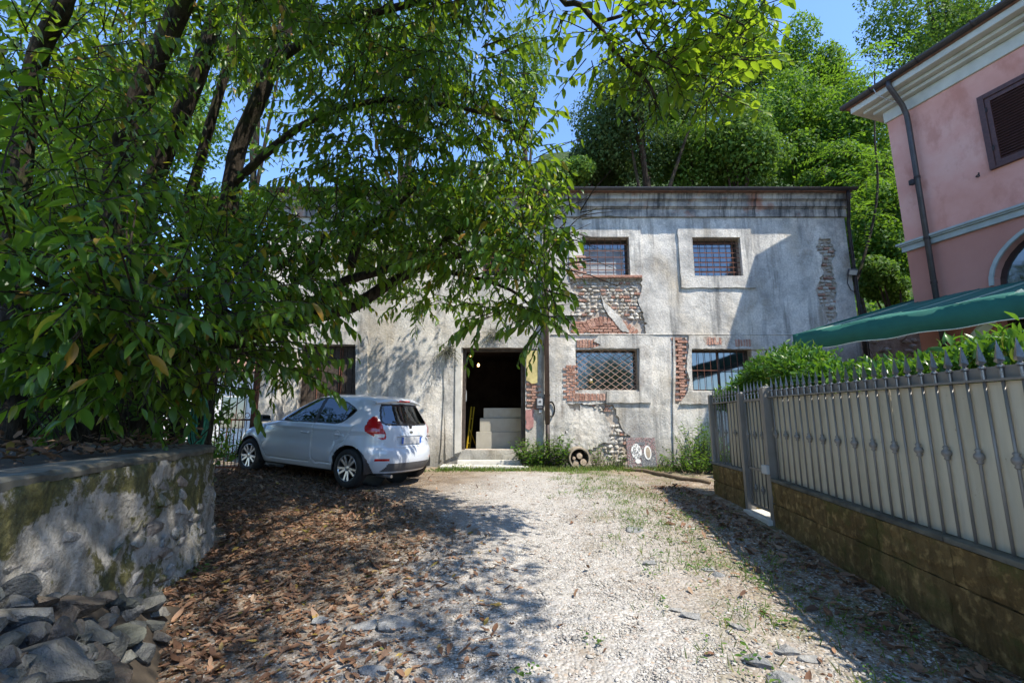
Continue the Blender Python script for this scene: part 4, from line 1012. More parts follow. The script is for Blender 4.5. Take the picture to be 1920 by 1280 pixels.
while s > S2b + .05:
    picket(fe2, FP(s, OB, 1.005), FP(s, OB, 1.88), (1.45,) if k % 3 == 2 else None); s -= .1125; k += 1
post(S2b + .02, .06, 1.0, 2.0, fe2)
for k in range(9): # the return of the fence towards the house
    p = FP(S2b + .02, OB - .12 - .125 * k, 0); picket(fe2, (p.x, p.y, 1.0), (p.x, p.y, 1.88))
m = MB(); fbox(m, S2b + .005, S2b + .035, -1.3, OB - .04, 1.865, 1.88); m.build('rail', MT['fence_paint'], fe2)
m = MB(); fbox(m, S2b - .08, S2b + .10, -1.4, -.215, .3, .99); m.build('return_wall', MT['tufa_block'], gw2)
# ------------------------------------------------------------------ retaining wall on the left
lw = thing('retaining_wall', 'old mossy rubble retaining wall with a concrete cap at the left', 'wall', (-2.6, 3.4, .4))
def wall_path():
    pts = [(-1.5, -2.0), (-1.7, .0), (-1.95, 1.2), (-2.12, 1.8), (-2.30, 2.4), (-2.48, 3.0), (-2.62, 3.6), (-2.78, 4.2), (-2.93, 4.65), (-3.08, 4.92), (-3.32, 5.10), (-3.65, 5.2), (-4.2, 5.3), (-4.8, 5.4)]
    out = []
    for i in range(len(pts) - 1):
        a, b = Vector(pts[i]), Vector(pts[i + 1]); k = max(1, int((b - a).length / .05))
        for j in range(k): out.append(a.lerp(b, j / k))
    return out + [Vector(pts[-1])]
wp = wall_path(); WTOP = 1.36
from mathutils import noise as mnoise
vs = []; nz_ = 22; nwp = len(wp); nr_ = []
for i, p in enumerate(wp):
    t = (wp[min(i+1, nwp-1)] - wp[max(i-1, 0)]).normalized(); nr = Vector((t.y, -t.x)); nr_.append(nr)
    for j in range(nz_ + 1):
        z0 = g(np.float64(p.y)) - .12; z = z0 + (WTOP - .045 - z0) * j / nz_
        q = Vector((p.x * 2.2, p.y * 2.2, z * 3.2)); d = .035 * mnoise.noise(q) + .02 * mnoise.noise(q * 3.1) + .012 * mnoise.noise(q * 7) + .10 * (1 - j / nz_)
        vs.append((p.x + nr.x * d, p.y + nr.y * d, float(z)))
k0 = len(vs)
fs = [(i*(nz_+1)+j, (i+1)*(nz_+1)+j, (i+1)*(nz_+1)+j+1, i*(nz_+1)+j+1) for i in range(nwp-1) for j in range(nz_)]
vs += [(p.x - n_.x * .3, p.y - n_.y * .3, WTOP - .075) for p, n_ in zip(wp, nr_)]
fs += [(i*(nz_+1)+nz_, (i+1)*(nz_+1)+nz_, k0+i+1, k0+i) for i in range(nwp-1)]
MB().add(vs, fs).build('wall_face', MT['oldwall'], lw, smooth=True)
# cap: poured concrete coping in lengths
i = 0
while i < nwp - 1:
    j = min(i + 16, nwp - 1); m = MB(); vs = []; fs = []
    for q in range(i, j + 1):
        p, n_ = wp[q], nr_[q]; e = .010 + .014 * mnoise.noise(Vector((q * .31, 3.3, 0))); a = (q - i) / max(1, j - i)
        for (o_, z) in ((e, WTOP - .050 + .026 * mnoise.noise(Vector((q * .23, 9.1, 0)))), (e + .004, WTOP - .018 + .012 * mnoise.noise(Vector((q * .37, 1.7, 0)))), (e - .02, WTOP + .004 * math.sin(q * 2.3)), (-.32, WTOP - .005), (-.32, WTOP - .073)): vs.append((p.x + n_.x * o_, p.y + n_.y * o_, z))
    nq = j - i + 1
    for q in range(nq - 1):
        for c in range(5): fs.append((q*5+c, (q+1)*5+c, (q+1)*5+(c+1) % 5, q*5+(c+1) % 5))
    fs += [tuple(range(4, -1, -1)), tuple((nq-1)*5 + c for c in range(5))]
    m.add(vs, fs); m.build('cap', MT['cap_concrete'], lw); i = j
# stones standing proud in the render
for k in range(80):
    i = random.randint(76, nwp - 30); p, n_ = wp[i], nr_[i]; z0 = float(g(np.float64(p.y))); h = random.uniform(.03, .88); z = z0 + (WTOP - .12 - z0) * h
    me = rock_mesh(500 + k % 14, 1, 2) if k < 14 else WST[k % 14]
    if k == 0: WST = []
    if k < 14: me.materials.append(MT['wall_stone']); WST.append(me)
    q = Vector((p.x * 2.2, p.y * 2.2, z * 3.2)); d = .10 * (1 - h) - .018
    o = link('stone', me, lw, (p.x + n_.x * d, p.y + n_.y * d, z)); sz = random.uniform(.10, .26)
    ang = math.atan2(n_.y, n_.x); o.rotation_euler = (random.uniform(-.3, .3), random.uniform(-.3, .3), ang); o.scale = (.07, sz * 1.3, sz * random.uniform(.4, .7))
# raised soil bank behind the wall
vs = []; fs = []; nb = 10
for i in range(0, nwp, 3):
    p, n_ = wp[i], nr_[i]
    for k in range(nb + 1):
        o_ = .3 + k * .75; z = WTOP - .06 + .03 * k + .05 * mnoise.noise(Vector((p.x * 2, p.y * 2 + k, 0)))
        vs.append((p.x - (o_), p.y - (0 if p.y < 4.4 else .0) - n_.y * .3, z))
nn = len(range(0, nwp, 3)); fs = [(i*(nb+1)+k, i*(nb+1)+k+1, (i+1)*(nb+1)+k+1, (i+1)*(nb+1)+k) for i in range(nn-1) for k in range(nb)]
o = MB().add(vs, fs).build('soil_bank', MT['soil_bank'], None, smooth=True); o['kind'] = 'structure'
# ------------------------------------------------------------------ the car
CR = Vector((-2.58, 7.62, .578)); CFp = Vector((-2.58 - .888 * 2.489, 7.62 + .462 * 2.489, .70))
hd = (CFp - CR).normalized(); lf = Vector((-hd.y, hd.x, 0)).normalized(); lf = lf if lf.y < 0 else -lf    # left side faces the camera
upv = hd.cross(lf); upv = upv if upv.z > 0 else -upv
# local frame: x forward from rear end, y to the car's left, z up; rear-left wheel contact is (.63,.76,0)
Mc = Matrix((hd, lf, upv)).transposed().to_4x4(); off = CR - (Mc.to_3x3() @ Vector((.63, .76, 0)))
Mc.translation = off
car = bpy.data.objects.new('parked_car', None); COL.objects.link(car); car.matrix_world = Mc; ORG[car] = Vector((0, 0, 0))
tag(car, 'white five door hatchback parked in the shade in front of the old building', 'car')
prof = [  # z, rear x, front x, half width
 (.20, .16, 3.74, .70), (.24, .07, 3.86, .755), (.32, .025, 3.92, .80), (.42, .0, 3.945, .835), (.52, .0, 3.94, .852), (.60, .022, 3.91, .858), (.64, .05, 3.885, .858),
 (.70, .062, 3.84, .856), (.76, .068, 3.74, .852), (.82, .080, 3.56, .847), (.87, .090, 3.36, .842), (.91, .10, 3.14, .836), (.945, .112, 2.94, .828), (.98, .13, 2.80, .80), (1.04, .165, 2.69, .776),
 (1.12, .215, 2.53, .742), (1.20, .265, 2.37, .706), (1.28, .315, 2.19, .665), (1.34, .345, 2.05, .632), (1.385, .335, 1.93, .602), (1.41, .36, 1.85, .578), (1.435, .44, 1.74, .54), (1.455, .60, 1.62, .48), (1.468, .80, 1.48, .38), (1.474, .98, 1.36, .22)]
pr_ = np.array(prof)
def resample(a, ds):
    d = np.sqrt((np.diff(a[:, :3], axis=0) ** 2).sum(1)); t = np.concatenate([[0], np.cumsum(d)]); n = int(t[-1] / ds)
    # smooth monotone: Catmull-Rom through control rows
    q = np.linspace(0, t[-1], n); out = np.zeros((n, a.shape[1]))
    m = np.zeros_like(a); m[1:-1] = (a[2:] - a[:-2]) / (t[2:] - t[:-2])[:, None]; m[0] = (a[1]-a[0])/(t[1]-t[0]); m[-1] = (a[-1]-a[-2])/(t[-1]-t[-2])
    i = np.clip(np.searchsorted(t, q) - 1, 0, len(t) - 2); h = (t[i+1] - t[i])[:, None]; s = ((q - t[i])[:, None]) / h
    return (2*s**3-3*s**2+1)*a[i] + (s**3-2*s**2+s)*h*m[i] + (-2*s**3+3*s**2)*a[i+1] + (s**3-s**2)*h*m[i+1]
RW = resample(pr_, .019); NSL = len(RW); NPH = 560
ph_d = np.linspace(0, 2 * math.pi, 6001)[:-1]
V = np.zeros((NSL, NPH, 3))
for i, (z, xr_, xf_, W) in enumerate(RW):
    c, a = (xr_ + xf_) / 2, (xf_ - xr_) / 2; zz_ = min(1, max(0, (z - .9) / .4))
    nr2 = 6.2 - 1.6 * zz_; nf2 = 3.6 + .6 * zz_; mm = 2.35 + .15 * zz_
    co, si = np.cos(ph_d), np.sin(ph_d); nn_ = np.where(co < 0, nr2, nf2)
    x = c + a * np.sign(co) * np.abs(co) ** (2 / nn_); y = W * np.sign(si) * np.abs(si) ** (2 / mm)
    # blend so that the flank is fuller
    yl = np.abs(y) / max(W, 1e-6); y = np.sign(y) * W * (1 - (1 - yl) ** 1.25)
    L = np.concatenate([[0], np.cumsum(np.hypot(np.diff(np.append(x, x[0])), np.diff(np.append(y, y[0]))))])
    # equal arc length, by quarter so that columns keep their place
    xs_, ys_ = [], []
    for qd in range(4):
        lo, hi = L[qd * 1500], L[(qd + 1) * 1500]; u = lo + (hi - lo) * np.arange(NPH // 4) / (NPH // 4)
        xs_.append(np.interp(u, L, np.append(x, x[0]))); ys_.append(np.interp(u, L, np.append(y, y[0])))
    V[i, :, 0] = np.concatenate(xs_); V[i, :, 1] = np.concatenate(ys_); V[i, :, 2] = z
# roof crown and bonnet bulge
xx, yy, zz3 = V[..., 0], V[..., 1], V[..., 2]
WR = .302; AX = [(.63, .30), (3.119, .30)]
sgn = np.sign(yy)
for ax, az in AX:
    r_ = np.hypot(xx - ax, zz3 - az); fl_ = np.exp(-((r_ - .40) / .09) ** 2) * np.clip((np.abs(yy) - .6) / .2, 0, 1) * (zz3 < .80); V[..., 1] += sgn * .022 * fl_
sh_ = np.exp(-((zz3 - .88) / .03) ** 2) * np.clip((np.abs(yy) - .6) / .15, 0, 1); V[..., 1] += sgn * .010 * sh_
sh_ = np.exp(-((zz3 - .66) / .10) ** 2) * np.clip((np.abs(yy) - .6) / .15, 0, 1) * ((xx > .95) & (xx < 2.75)); V[..., 1] -= sgn * .012 * sh_
# rear hatch recess for the number plate, bumper step
rec = (xx < .3) & (np.abs(yy) < .33) & (zz3 > .665) & (zz3 < .80); V[..., 0] += .025 * rec
def seg_dist(PX, PZ, pts):
    d = np.full(PX.shape, 9.0)
    for (x1, z1), (x2, z2) in zip(pts[:-1], pts[1:]):
        dx, dz = x2 - x1, z2 - z1; L2 = dx*dx + dz*dz + 1e-9; t = np.clip(((PX - x1) * dx + (PZ - z1) * dz) / L2, 0, 1)
        d = np.minimum(d, np.hypot(PX - x1 - t*dx, PZ - z1 - t*dz))
    return d
xx, yy, zz3 = V[..., 0], V[..., 1], V[..., 2]
side = np.abs(yy) > .42
gl = [[(1.50, .965), (1.50, .40), (1.58, .325), (2.66, .315), (2.74, .45), (2.78, .93)], [(1.50, .40), (1.42, .33), (1.02, .34), (.98, .50), (.88, .64), (.72, .72), (.62, .95)]]
groove = np.zeros(xx.shape, bool)
for G in gl: groove |= side & (seg_dist(xx, zz3, G) < .0095)
rearm = (xx < .55)
groove |= rearm & (seg_dist(np.abs(yy), zz3, [(0, .625), (.52, .63), (.585, .70), (.60, .82), (.60, 1.1)]) < .0095) & (zz3 < .95)
fc = (np.abs(np.hypot(xx - .505 - .42 + .0, zz3 - .80) - .075) < .007) & (yy > .5); groove |= fc
V[..., 0] += .012 * (groove & rearm & ~side); V[..., 1] -= .010 * 1.5 * groove * np.sign(yy) * side
# handles hollows skip. faces
idx = np.arange(NSL * NPH).reshape(NSL, NPH); q = np.stack([idx[:-1], np.roll(idx[:-1], -1, 1), np.roll(idx[1:], -1, 1), idx[1:]], -1).reshape(-1, 4)
Vf = V.reshape(-1, 3); C = Vf[q].mean(1); cx, cy, cz = C[:, 0], C[:, 1], C[:, 2]; ay = np.abs(cy)
dlo = [(2.80, .952), (2.55, 1.085), (2.28, 1.225), (2.02, 1.335), (1.78, 1.385), (1.5, 1.402), (1.2, 1.385), (.95, 1.335), (.76, 1.265), (.66, 1.205), (.70, 1.14), (.80, 1.05), (.88, .995), (.98, .972)]
P2 = np.stack([cx, cz], 1); inw = in_poly(P2, dlo) & (ay > .42)
pil = inw & (((cx > 1.455 + (1.0 - cz) * .0) & (cx < 1.535)) | (np.abs(cx - (.90 - (cz - 1) * .12)) < .012) | ((cx > 2.50) & (cx < 2.535)))
edge = np.full(len(C), 9.0); edge = seg_dist(cx, cz, dlo + [dlo[0]]); rim_ = inw & (edge < .016); pil |= rim_
rw = [(0, .975), (.50, .985), (.57, 1.02), (.555, 1.10), (.50, 1.24), (.44, 1.325), (0, 1.34)]
inr = in_poly(np.stack([ay, cz], 1), rw) & (cx < .60); 
rrim = inr & (seg_dist(ay, cz, rw[:-1] + [rw[-1]]) < .03) & (ay > .01)
ws = [(0, .975), (.66, .99), (.60, 1.12), (.48, 1.37), (0, 1.39)]
inf = in_poly(np.stack([ay, cz], 1), ws) & (cx > 1.85) & ~inw & (cx - (2.95 - (cz - .945) * 2.3) > -.35)
lu = cx - (np.interp(cz, pr_[:, 0], pr_[:, 3]) - ay)
lamp = [(.26, 1.125), (.33, 1.06), (.35, .96), (.32, .885), (.12, .81), (-.10, .755), (-.17, .775), (-.15, .86), (-.04, .97), (.08, 1.06), (.18, 1.115)]
inl = in_poly(np.stack([lu, cz], 1), lamp) & (ay > .40) & (cx < .6)
hl = [(3.25, .86), (3.55, .78), (3.80, .70), (3.86, .62), (3.70, .60), (3.45, .70), (3.22, .80)]
inh = in_poly(P2, hl) & (ay > .42)
dif = (cx < .6) & (cz < .40 - .0) & (ay < .50 + (.40 - cz) * .55) & (cz > .255)
refl = (cx < .45) & (cz > .43) & (cz < .475) & (ay > .50) & (ay < .70)
brake = (cz > 1.365) & (cz < 1.392) & (ay < .13) & (cx < .7)
arch_ = np.zeros(len(C), bool)
for ax, az in AX: arch_ |= (np.hypot(cx - ax, cz - az) < .355) & (ay > .45)
arch_ |= ((np.abs(cx - .63) < .34) | (np.abs(cx - 3.119) < .34)) & (cz < .27) & (ay > .45)
grille = (cx > 3.6) & (cz < .56) & (cz > .30) & (ay < .5)
sill = (cz < .235)
lab = np.zeros(len(C), int)
for v, msk in ((8, sill), (7, dif), (6, refl), (5, inh), (4, inl), (9, brake), (3, inf), (2, inr), (1, inw)): lab[msk] = v
lab[pil] = 10; lab[rrim] = 10; lab[arch_] = -1; lab[grille] = 12
mid_ = inl & (cz > .79 - lu * .1) & (cz < .85) & (lu < .10) & (lu > -.13); lab[mid_] = 11
# door panels of each side
d1 = [(1.50, .965), (1.50, .40), (1.58, .325), (2.66, .315), (2.74, .45), (2.78, .95)]; d2 = [(1.50, .965), (1.50, .40), (1.42, .33), (1.02, .34), (.98, .50), (.88, .64), (.72, .72), (.62, .95), (.9, .97)]
ind1 = in_poly(P2, d1) & (ay > .5) & (lab == 0); ind2 = in_poly(P2, d2) & (ay > .5) & (lab == 0)
hatch = (cx < .55) & (ay < .60) & (cz > .625) & (cz < 1.36) & (lab == 0)
def sub(name, mask, mat, parent=car, off_=0.0, smooth=True):
    f = q[mask]
    if not len(f): return None
    u, inv = np.unique(f.ravel(), return_inverse=True)
    return np_mesh(name, Vf[u], inv.reshape(-1, 4), MT[mat], parent, smooth)
body = sub('body', (lab == 0) & ~ind1 & ~ind2 & ~hatch, 'car_paint')
# roof cap
top = V[-1]; cpt = top.mean(0) + np.array([0, 0, .003]); vv = [tuple(p) for p in top] + [tuple(cpt)]
np_mesh('roof_panel', np.array(vv), np.array([(k, (k+1) % NPH, NPH) for k in range(NPH)]), MT['car_paint'], car)
bot = V[0]; vv = [tuple(p) for p in bot] + [tuple(bot.mean(0))]
np_mesh('underbody', np.array(vv), np.array([((k+1) % NPH, k, NPH) for k in range(NPH)]), MT['black_plastic'], car, False)
for sgn_ in (1, -1):
    sm_ = np.sign(cy) == sgn_
    da = sub('door', ind1 & sm_, 'car_paint'); db = sub('door', ind2 & sm_, 'car_paint')
    w1 = (lab == 1) & sm_
    for (lo, hi, par) in ((1.50, 2.52, da), (2.52, 3, da), (.89, 1.50, db), (.3, .89, db)): sub('side_window', w1 & (cx >= lo) & (cx < hi), 'car_glass', par)
    for d_, hx_ in ((da, 1.66), (db, .86)):
        yv = .862 * sgn_
        m = MB(); m.box((hx_ + .0, yv - sgn_*.0, .80), (.16, .028, .026)); h_ = m.build('handle', MT['car_paint'], d_, bevel=.008)
        MB().box((hx_ - .085, yv - sgn_*.006, .80), (.035, .03, .034)).build('lock', MT['car_paint'], d_, bevel=.006)
    m = MB(); m.box((2.66, .93 * sgn_, .99), (.12, .19, .12)); mi = m.build('mirror', MT['dark_grey_plastic'], car, bevel=.035)
    MB().box((2.69, .83 * sgn_, .965), (.06, .08, .04)).build('mirror_foot', MT['black_plastic'], mi, bevel=.01)
    MB().box((2.597, .935 * sgn_, .99), (.006, .14, .085)).build('mirror_glass', MT['window_glass'], mi)
    tl_ = sub('tail_light', (lab == 4) & sm_, 'red_lens'); sub('clear_lens', (lab == 11) & sm_, 'clear_lens', tl_)
    sub('headlight', (lab == 5) & sm_, 'clear_lens'); sub('reflector', (lab == 6) & sm_, 'red_lens')
    # dark wells behind the arches
    for ax, az in AX:
        m = MB(); na = 24; vs = []
        for k in range(na + 1):
            a = math.pi * 1.12 * k / na - .06 * math.pi
            for yv in (.30, .835): vs.append((ax + .352 * math.cos(a), yv * sgn_, az + .352 * math.sin(a)))
        m.add(vs, [(2*k, 2*k+1, 2*k+3, 2*k+2) for k in range(na)])
        m.add([(ax + .36 * math.cos(a), .30 * sgn_, az + .36 * math.sin(a)) for a in np.linspace(0, 2*math.pi, 25)[:-1]], [tuple(range(24))])
        m.build('wheel_well', MT['black_plastic'], car)
ht = sub('tailgate', hatch, 'car_paint')
sub('rear_window', lab == 2, 'car_glass', ht); sub('windscreen', lab == 3, 'car_glass'); sub('window_trim', lab == 10, 'black_plastic')
sub('bumper_insert', lab == 7, 'dark_grey_plastic'); sub('grille', lab == 12, 'black_plastic'); sub('sill', lab == 8, 'black_plastic'); sub('brake_light', lab == 9, 'red_lens', ht)
# roof spoiler lip
m = MB(); vs = []
for k in range(15):
    u = -1 + 2 * k / 14; y = u * .56; e = (1 - abs(u) ** 4)
    vs += [(.50 + .05 * u*u, y, 1.432 - .05 * u*u), (.285 + .10 * abs(u) ** 3, y, 1.398 - .055 * u*u), (.30 + .10 * abs(u) ** 3, y, 1.375 - .055 * u*u), (.50, y, 1.375 - .05 * u*u)]
m.add(vs, [(k*4+c, k*4+(c+1) % 4, k*4+4+(c+1) % 4, k*4+4+c) for k in range(14) for c in range(4)] + [(0, 1, 2, 3), (56, 59, 58, 57)]); m.build('spoiler', MT['car_paint'], car, smooth=True)
MB().box((.283, 0, 1.386), (.012, .27, .022)).build('brake_light', MT['red_lens'], car, bevel=.004)
# number plate, badge, wiper, chrome strip
pt = MB().box((.070, 0, .742), (.012, .50, .112)).build('number_plate', MT['plate_white'], ht, bevel=.004)
for s_ in (-1, 1): MB().box((.0625, s_ * .228, .742), (.004, .042, .108)).build('blue_band', MT['plate_blue'], pt)
MB().box((.086, 0, .825), (.03, .56, .018)).build('trim_strip', MT['car_paint'], ht, bevel=.006)
MB().lathe([(.001, 0), (.042, 0), (.036, .012), (.001, .014)], (.088, 0, .875), 20, Matrix.Rotation(-math.pi / 2, 3, 'Y') @ Matrix.Diagonal((.55, 1, 1))).build('badge', MT['alloy'], ht)
MB().box((.088, -.47, .80), (.01, .12, .022)).build('badge', MT['alloy'], ht, bevel=.003)
m = MB(); m.bar((.135, -.0, .965), (.185, .36, 1.05), .014, .018); m.box((.13, 0, .955), (.05, .06, .05)); m.build('wiper', MT['black_plastic'], ht)
MB().tube([(.55, .48, .19), (.02, .48, .20)], .025, 10).build('exhaust', MT['alloy'], car)
m = MB(); m.lathe([(.001, 0), (.072, 0), (.072, .006), (.001, .007)], (.915, .852, .795), 24, Matrix.Rotation(-math.pi / 2, 3, 'X')); m.build('fuel_flap', MT['car_paint'], car)
# wheels
def wheel(ax, sgn_, first={}):
    c = Vector((ax, .755 * sgn_, WR)); Mx = Matrix.Rotation(-sgn_ * math.pi / 2, 3, 'X')
    wv = MB().lathe([(.05, -.07), (.05, .02)], c, 16, Mx).build('wheel', MT['black_plastic'], car)
    tp = [(.20, -.095), (.24, -.10), (.285, -.09), (.30, -.06), (.302, 0), (.30, .06), (.285, .088), (.24, .096), (.212, .09), (.205, .075), (.20, .0)]
    MB().lathe(tp, c, 40, Mx, False).build('tyre', MT['black_rubber'], wv, smooth=True)
    m = MB(); rp = [(.206, .086), (.198, .09), (.190, .078), (.186, .02), (.186, -.06), (.18, -.06), (.18, .02), (.186, .08)]
    n = 40
    m.lathe(rp, c, n, Mx, False)
    for k in range(5):
        a = 2 * math.pi * k / 5 + .3
        for d_ in (-.17, .17):
            p0 = Vector((.045 * math.cos(a + d_ * 1.2), .045 * math.sin(a + d_ * 1.2), .062)); p1 = Vector((.195 * math.cos(a + d_ * 1.35), .195 * math.sin(a + d_ * 1.35), .072))
            nrm = Vector((0, 0, 1)); mb = MB(); mb.bar(p0, p1, .038, .03, nrm); m.add([Mx @ Vector(v) + c for v in mb.v], mb.f)
    m.lathe([(.001, .05), (.06, .055), (.062, .066), (.03, .076), (.001, .078)], c, 20, Mx)
    m.build('rim', MT['alloy'], wv, smooth=False, bevel=.004)
    MB().lathe([(.001, -.03), (.13, -.03), (.13, -.01), (.001, -.01)], c, 24, Mx).build('brake_disc', MT['iron'], wv)
for ax, _ in AX:
    for s_ in (1, -1): wheel(ax, s_)
# cabin: seats, dashboard, steering wheel
for (x, s_, mt) in ((1.75, .36, 'seat_cloth'), (1.75, -.36, 'seat_cloth'), (.98, .34, 'seat_cloth'), (.98, -.34, 'seat_cloth')):
    m = MB(); m.box((x + .22, s_, .52), (.5, .5, .16)); m.box((x - .06, s_, .84), (.14, .48, .58), Matrix.Rotation(-.22, 3, 'Y')); st_ = m.build('seat', MT[mt], car, bevel=.04)
    m = MB(); m.box((x - .14, s_, 1.20), (.09, .25, .18), Matrix.Rotation(-.2, 3, 'Y')); m.build('headrest', MT[mt], st_, bevel=.04)
MB().box((2.55, 0, .82), (.45, 1.36, .28)).build('dashboard', MT['seat_cloth'], car, bevel=.06)
MB().tube([(2.22 + .06 * math.sin(a) , .36 + .185 * math.cos(a), .95 + .175 * math.sin(a)) for a in np.linspace(0, 2 * math.pi, 29)], .016, 8).build('steering_wheel', MT['black_plastic'], car, smooth=True)
MB().box((.48, 0, .92), (.42, 1.1, .02)).build('parcel_shelf', MT['seat_cloth'], car)
MB().box((1.9, 0, .3), (2.6, 1.4, .04)).build('cabin_floor', MT['seat_cloth'], car)
MB().box((.34, .20, .975), (.02, .16, .03)).build('sticker', MT['white_wall'], car)
# ------------------------------------------------------------------ leaves
def norm(a): return a / np.maximum(np.linalg.norm(a, axis=-1, keepdims=True), 1e-9)
def leaf_geo(width=.36, rows=4, fold=.22, droop=.25, wave=.0):
    """unit leaf along +x, normal +z; quads, three points per row"""
    t = np.linspace(0, 1, rows + 1); wd = width * np.sin(np.pi * np.clip(t, .03, .97) ** .85) ** .8 * .5
    vs = []
    for ti, wi in zip(t, wd):
        z = -droop * ti * ti
        for s in (-1, 0, 1): vs.append((ti, s * wi, z + abs(s) * wi * fold * 2 + wave * math.sin(ti * 9 + s)))
    q = [(r*3 + c, (r+1)*3 + c, (r+1)*3 + c + 1, r*3 + c + 1) for r in range(rows) for c in range(2)]
    return np.array(vs), np.array(q)
LAUREL = [leaf_geo(.40, 4, .22, d, w_) for d, w_ in ((.1, .0), (.3, .01), (.5, .02), (.2, -.02), (-.12, .02))] + [leaf_geo(.33, 4, .42, .35, .02), leaf_geo(.46, 4, .1, .22, -.02)]
LAUREL_LO = [leaf_geo(.38, 2, .2, d) for d in (.1, .3)]
OVATE = [leaf_geo(.52, 4, .16, d, .01) for d in (.1, .25)]
RHOMB = [(np.array([(0, 0, 0), (.5, -.3, .05), (1, 0, -.08), (.5, .3, .05)]), np.array([(0, 1, 2, 3)]))]
LEAFLET = [leaf_geo(.30, 2, .15, .12)]
CURL = [leaf_geo(.40, 4, f, d, w_) for f, d, w_ in ((.22, -.25, .03), (.12, .25, .05), (.38, .1, .03), (.05, -.15, .06), (.1, .4, .04))]
def frames(D, N):
    D = norm(D); Yv = norm(np.cross(N, D)); Zv = np.cross(D, Yv); return D, Yv, Zv
def scatter(name, geos, P, D, N, S, rnd, mat, parent=None, kind='stuff', smooth=True):
    Dv, Yv, Zv = frames(D, N); which = RNG.integers(0, len(geos), len(P)); Vs, Qs, Rs = [], [], []; k = 0
    for gi, (gv, gq) in enumerate(geos):
        m = which == gi
        if not m.any(): continue
        p, d, y, z, s = P[m], Dv[m], Yv[m], Zv[m], S[m]
        v = p[:, None] + s[:, None, None] * (gv[None, :, 0:1] * d[:, None] + gv[None, :, 1:2] * y[:, None] + gv[None, :, 2:3] * z[:, None])
        n = len(p); nv = len(gv); Vs.append(v.reshape(-1, 3)); Qs.append((gq[None] + (np.arange(n) * nv)[:, None, None] + k).reshape(-1, 4)); Rs.append(np.repeat(rnd[m], nv)); k += n * nv
    o = np_mesh(name, np.concatenate(Vs), np.concatenate(Qs), MT[mat], parent, smooth, np.concatenate(Rs))
    if kind: o['kind'] = kind
    return o
LEAF_ME = {}
def leaf_objects(geos, P, D, N, S, rnd, mat, parent, name='leaf'):
    """single leaves as objects that share a few meshes"""
    key = mat + str(len(geos[0][0]))
    if key not in LEAF_ME:
        L = []
        for gv, gq in geos:
            for r in (.05, .3, .5, .7, .9, .985):
                me = bpy.data.meshes.new(name); me.from_pydata([tuple(v) for v in gv], [], [tuple(int(i) for i in q) for q in gq])
                me.polygons.foreach_set('use_smooth', [True] * len(gq)); a = me.attributes.new('rnd', 'FLOAT', 'POINT'); a.data.foreach_set('value', [r] * len(gv)); me.materials.append(MT[mat]); L.append(me)
        LEAF_ME[key] = L
    L = LEAF_ME[key]; Dv, Yv, Zv = frames(D, N); oo_ = org_of(parent)
    for i in range(len(P)):
        b = min(5, int(rnd[i] * 5)) if rnd[i] < .955 else 5
        me = L[(i % len(geos)) * 6 + b]; o = bpy.data.objects.new(name, me); COL.objects.link(o); o.parent = parent
        M = Matrix((Dv[i], Yv[i], Zv[i])).transposed().to_4x4() @ Matrix.Scale(float(S[i]), 4); M.translation = Vector(P[i]) - oo_; o.matrix_local = M
def screen(P):
    q = P - np.array([0, 0, CAMZ]); f = q[:, 1] * CP + q[:, 2] * SP; f = np.where(f < .05, .05, f)
    return 960 + F_PX * q[:, 0] / f, 640 - F_PX * (q[:, 2] * CP - q[:, 1] * SP) / f, f
def plant_leaves(name, geos, A, mat, parent, n_single=300, lo=None):
    """the largest leaves in view become objects, the rest one mesh"""
    P, D, N, S, r = A; x, y, f = screen(P + D * S[:, None] * .5); vis = (x > 5) & (x < 1915) & (y > 5) & (y < 1275) & (f > .3)
    # rough visibility: keep the leaf nearest to the camera in every 14-pixel cell
    order = np.argsort(f); seen = {}; pick = []
    for i in order:
        if not vis[i]: continue
        c = (int(x[i] // 15), int(y[i] // 15))
        if c in seen: continue
        seen[c] = 1; pick.append((S[i] / f[i], i))
    pick = np.array([i for _, i in sorted(pick, reverse=True)[:n_single]], dtype=int)
    m = np.ones(len(P), bool); m[pick] = False
    if len(pick): leaf_objects(geos, P[pick], D[pick], N[pick], S[pick], r[pick], mat, parent)
    scatter(name, lo or geos, P[m], D[m], N[m], S[m], r[m], mat, parent)
def shoots(starts, dirs, length=(.45, .9), step=.06, size=(.10, .16), droop=.5, ang=55, hang=.55, twigs=None, flat=0.0):
    """leafy shoots: returns P, D, N, S, rnd of all leaves"""
    P, D, N, S = [], [], [], []
    for p, d in zip(starts, dirs):
        p = np.array(p, float); d = np.array(d, float); d /= np.linalg.norm(d) + 1e-9; L = random.uniform(*length); n = int(L / step); sd = 1; pts = [p.copy()]
        base = random.uniform(.62, 1.2)
        for i in range(n):
            d = d + np.array([0, 0, -droop * step]) + RNG.normal(0, .04, 3); d /= np.linalg.norm(d); p = p + d * step; pts.append(p.copy())
            if i < 1: continue
            side_ = np.cross(d, [0, 0, 1]); side_ /= np.linalg.norm(side_) + 1e-9; sd = -sd
            a = math.radians(ang + random.gauss(0, 12)); ld = d * math.cos(a) + side_ * sd * math.sin(a) + np.array([0, 0, -hang]) + RNG.normal(0, .16, 3)
            ld /= np.linalg.norm(ld); nrm = np.array([0, 0, 1.0]) + side_ * sd * .5 * (1 - flat) + RNG.normal(0, .25 * (1 - flat) + .05, 3)
            P.append(p.copy()); D.append(ld); N.append(nrm); S.append(random.uniform(*size) * base * (1 if i < n - 2 else .75))
        if twigs is not None: twigs.append(pts)
    P, D, N, S = map(np.array, (P, D, N, S)); return P, D, N, S, RNG.random(len(P)) 
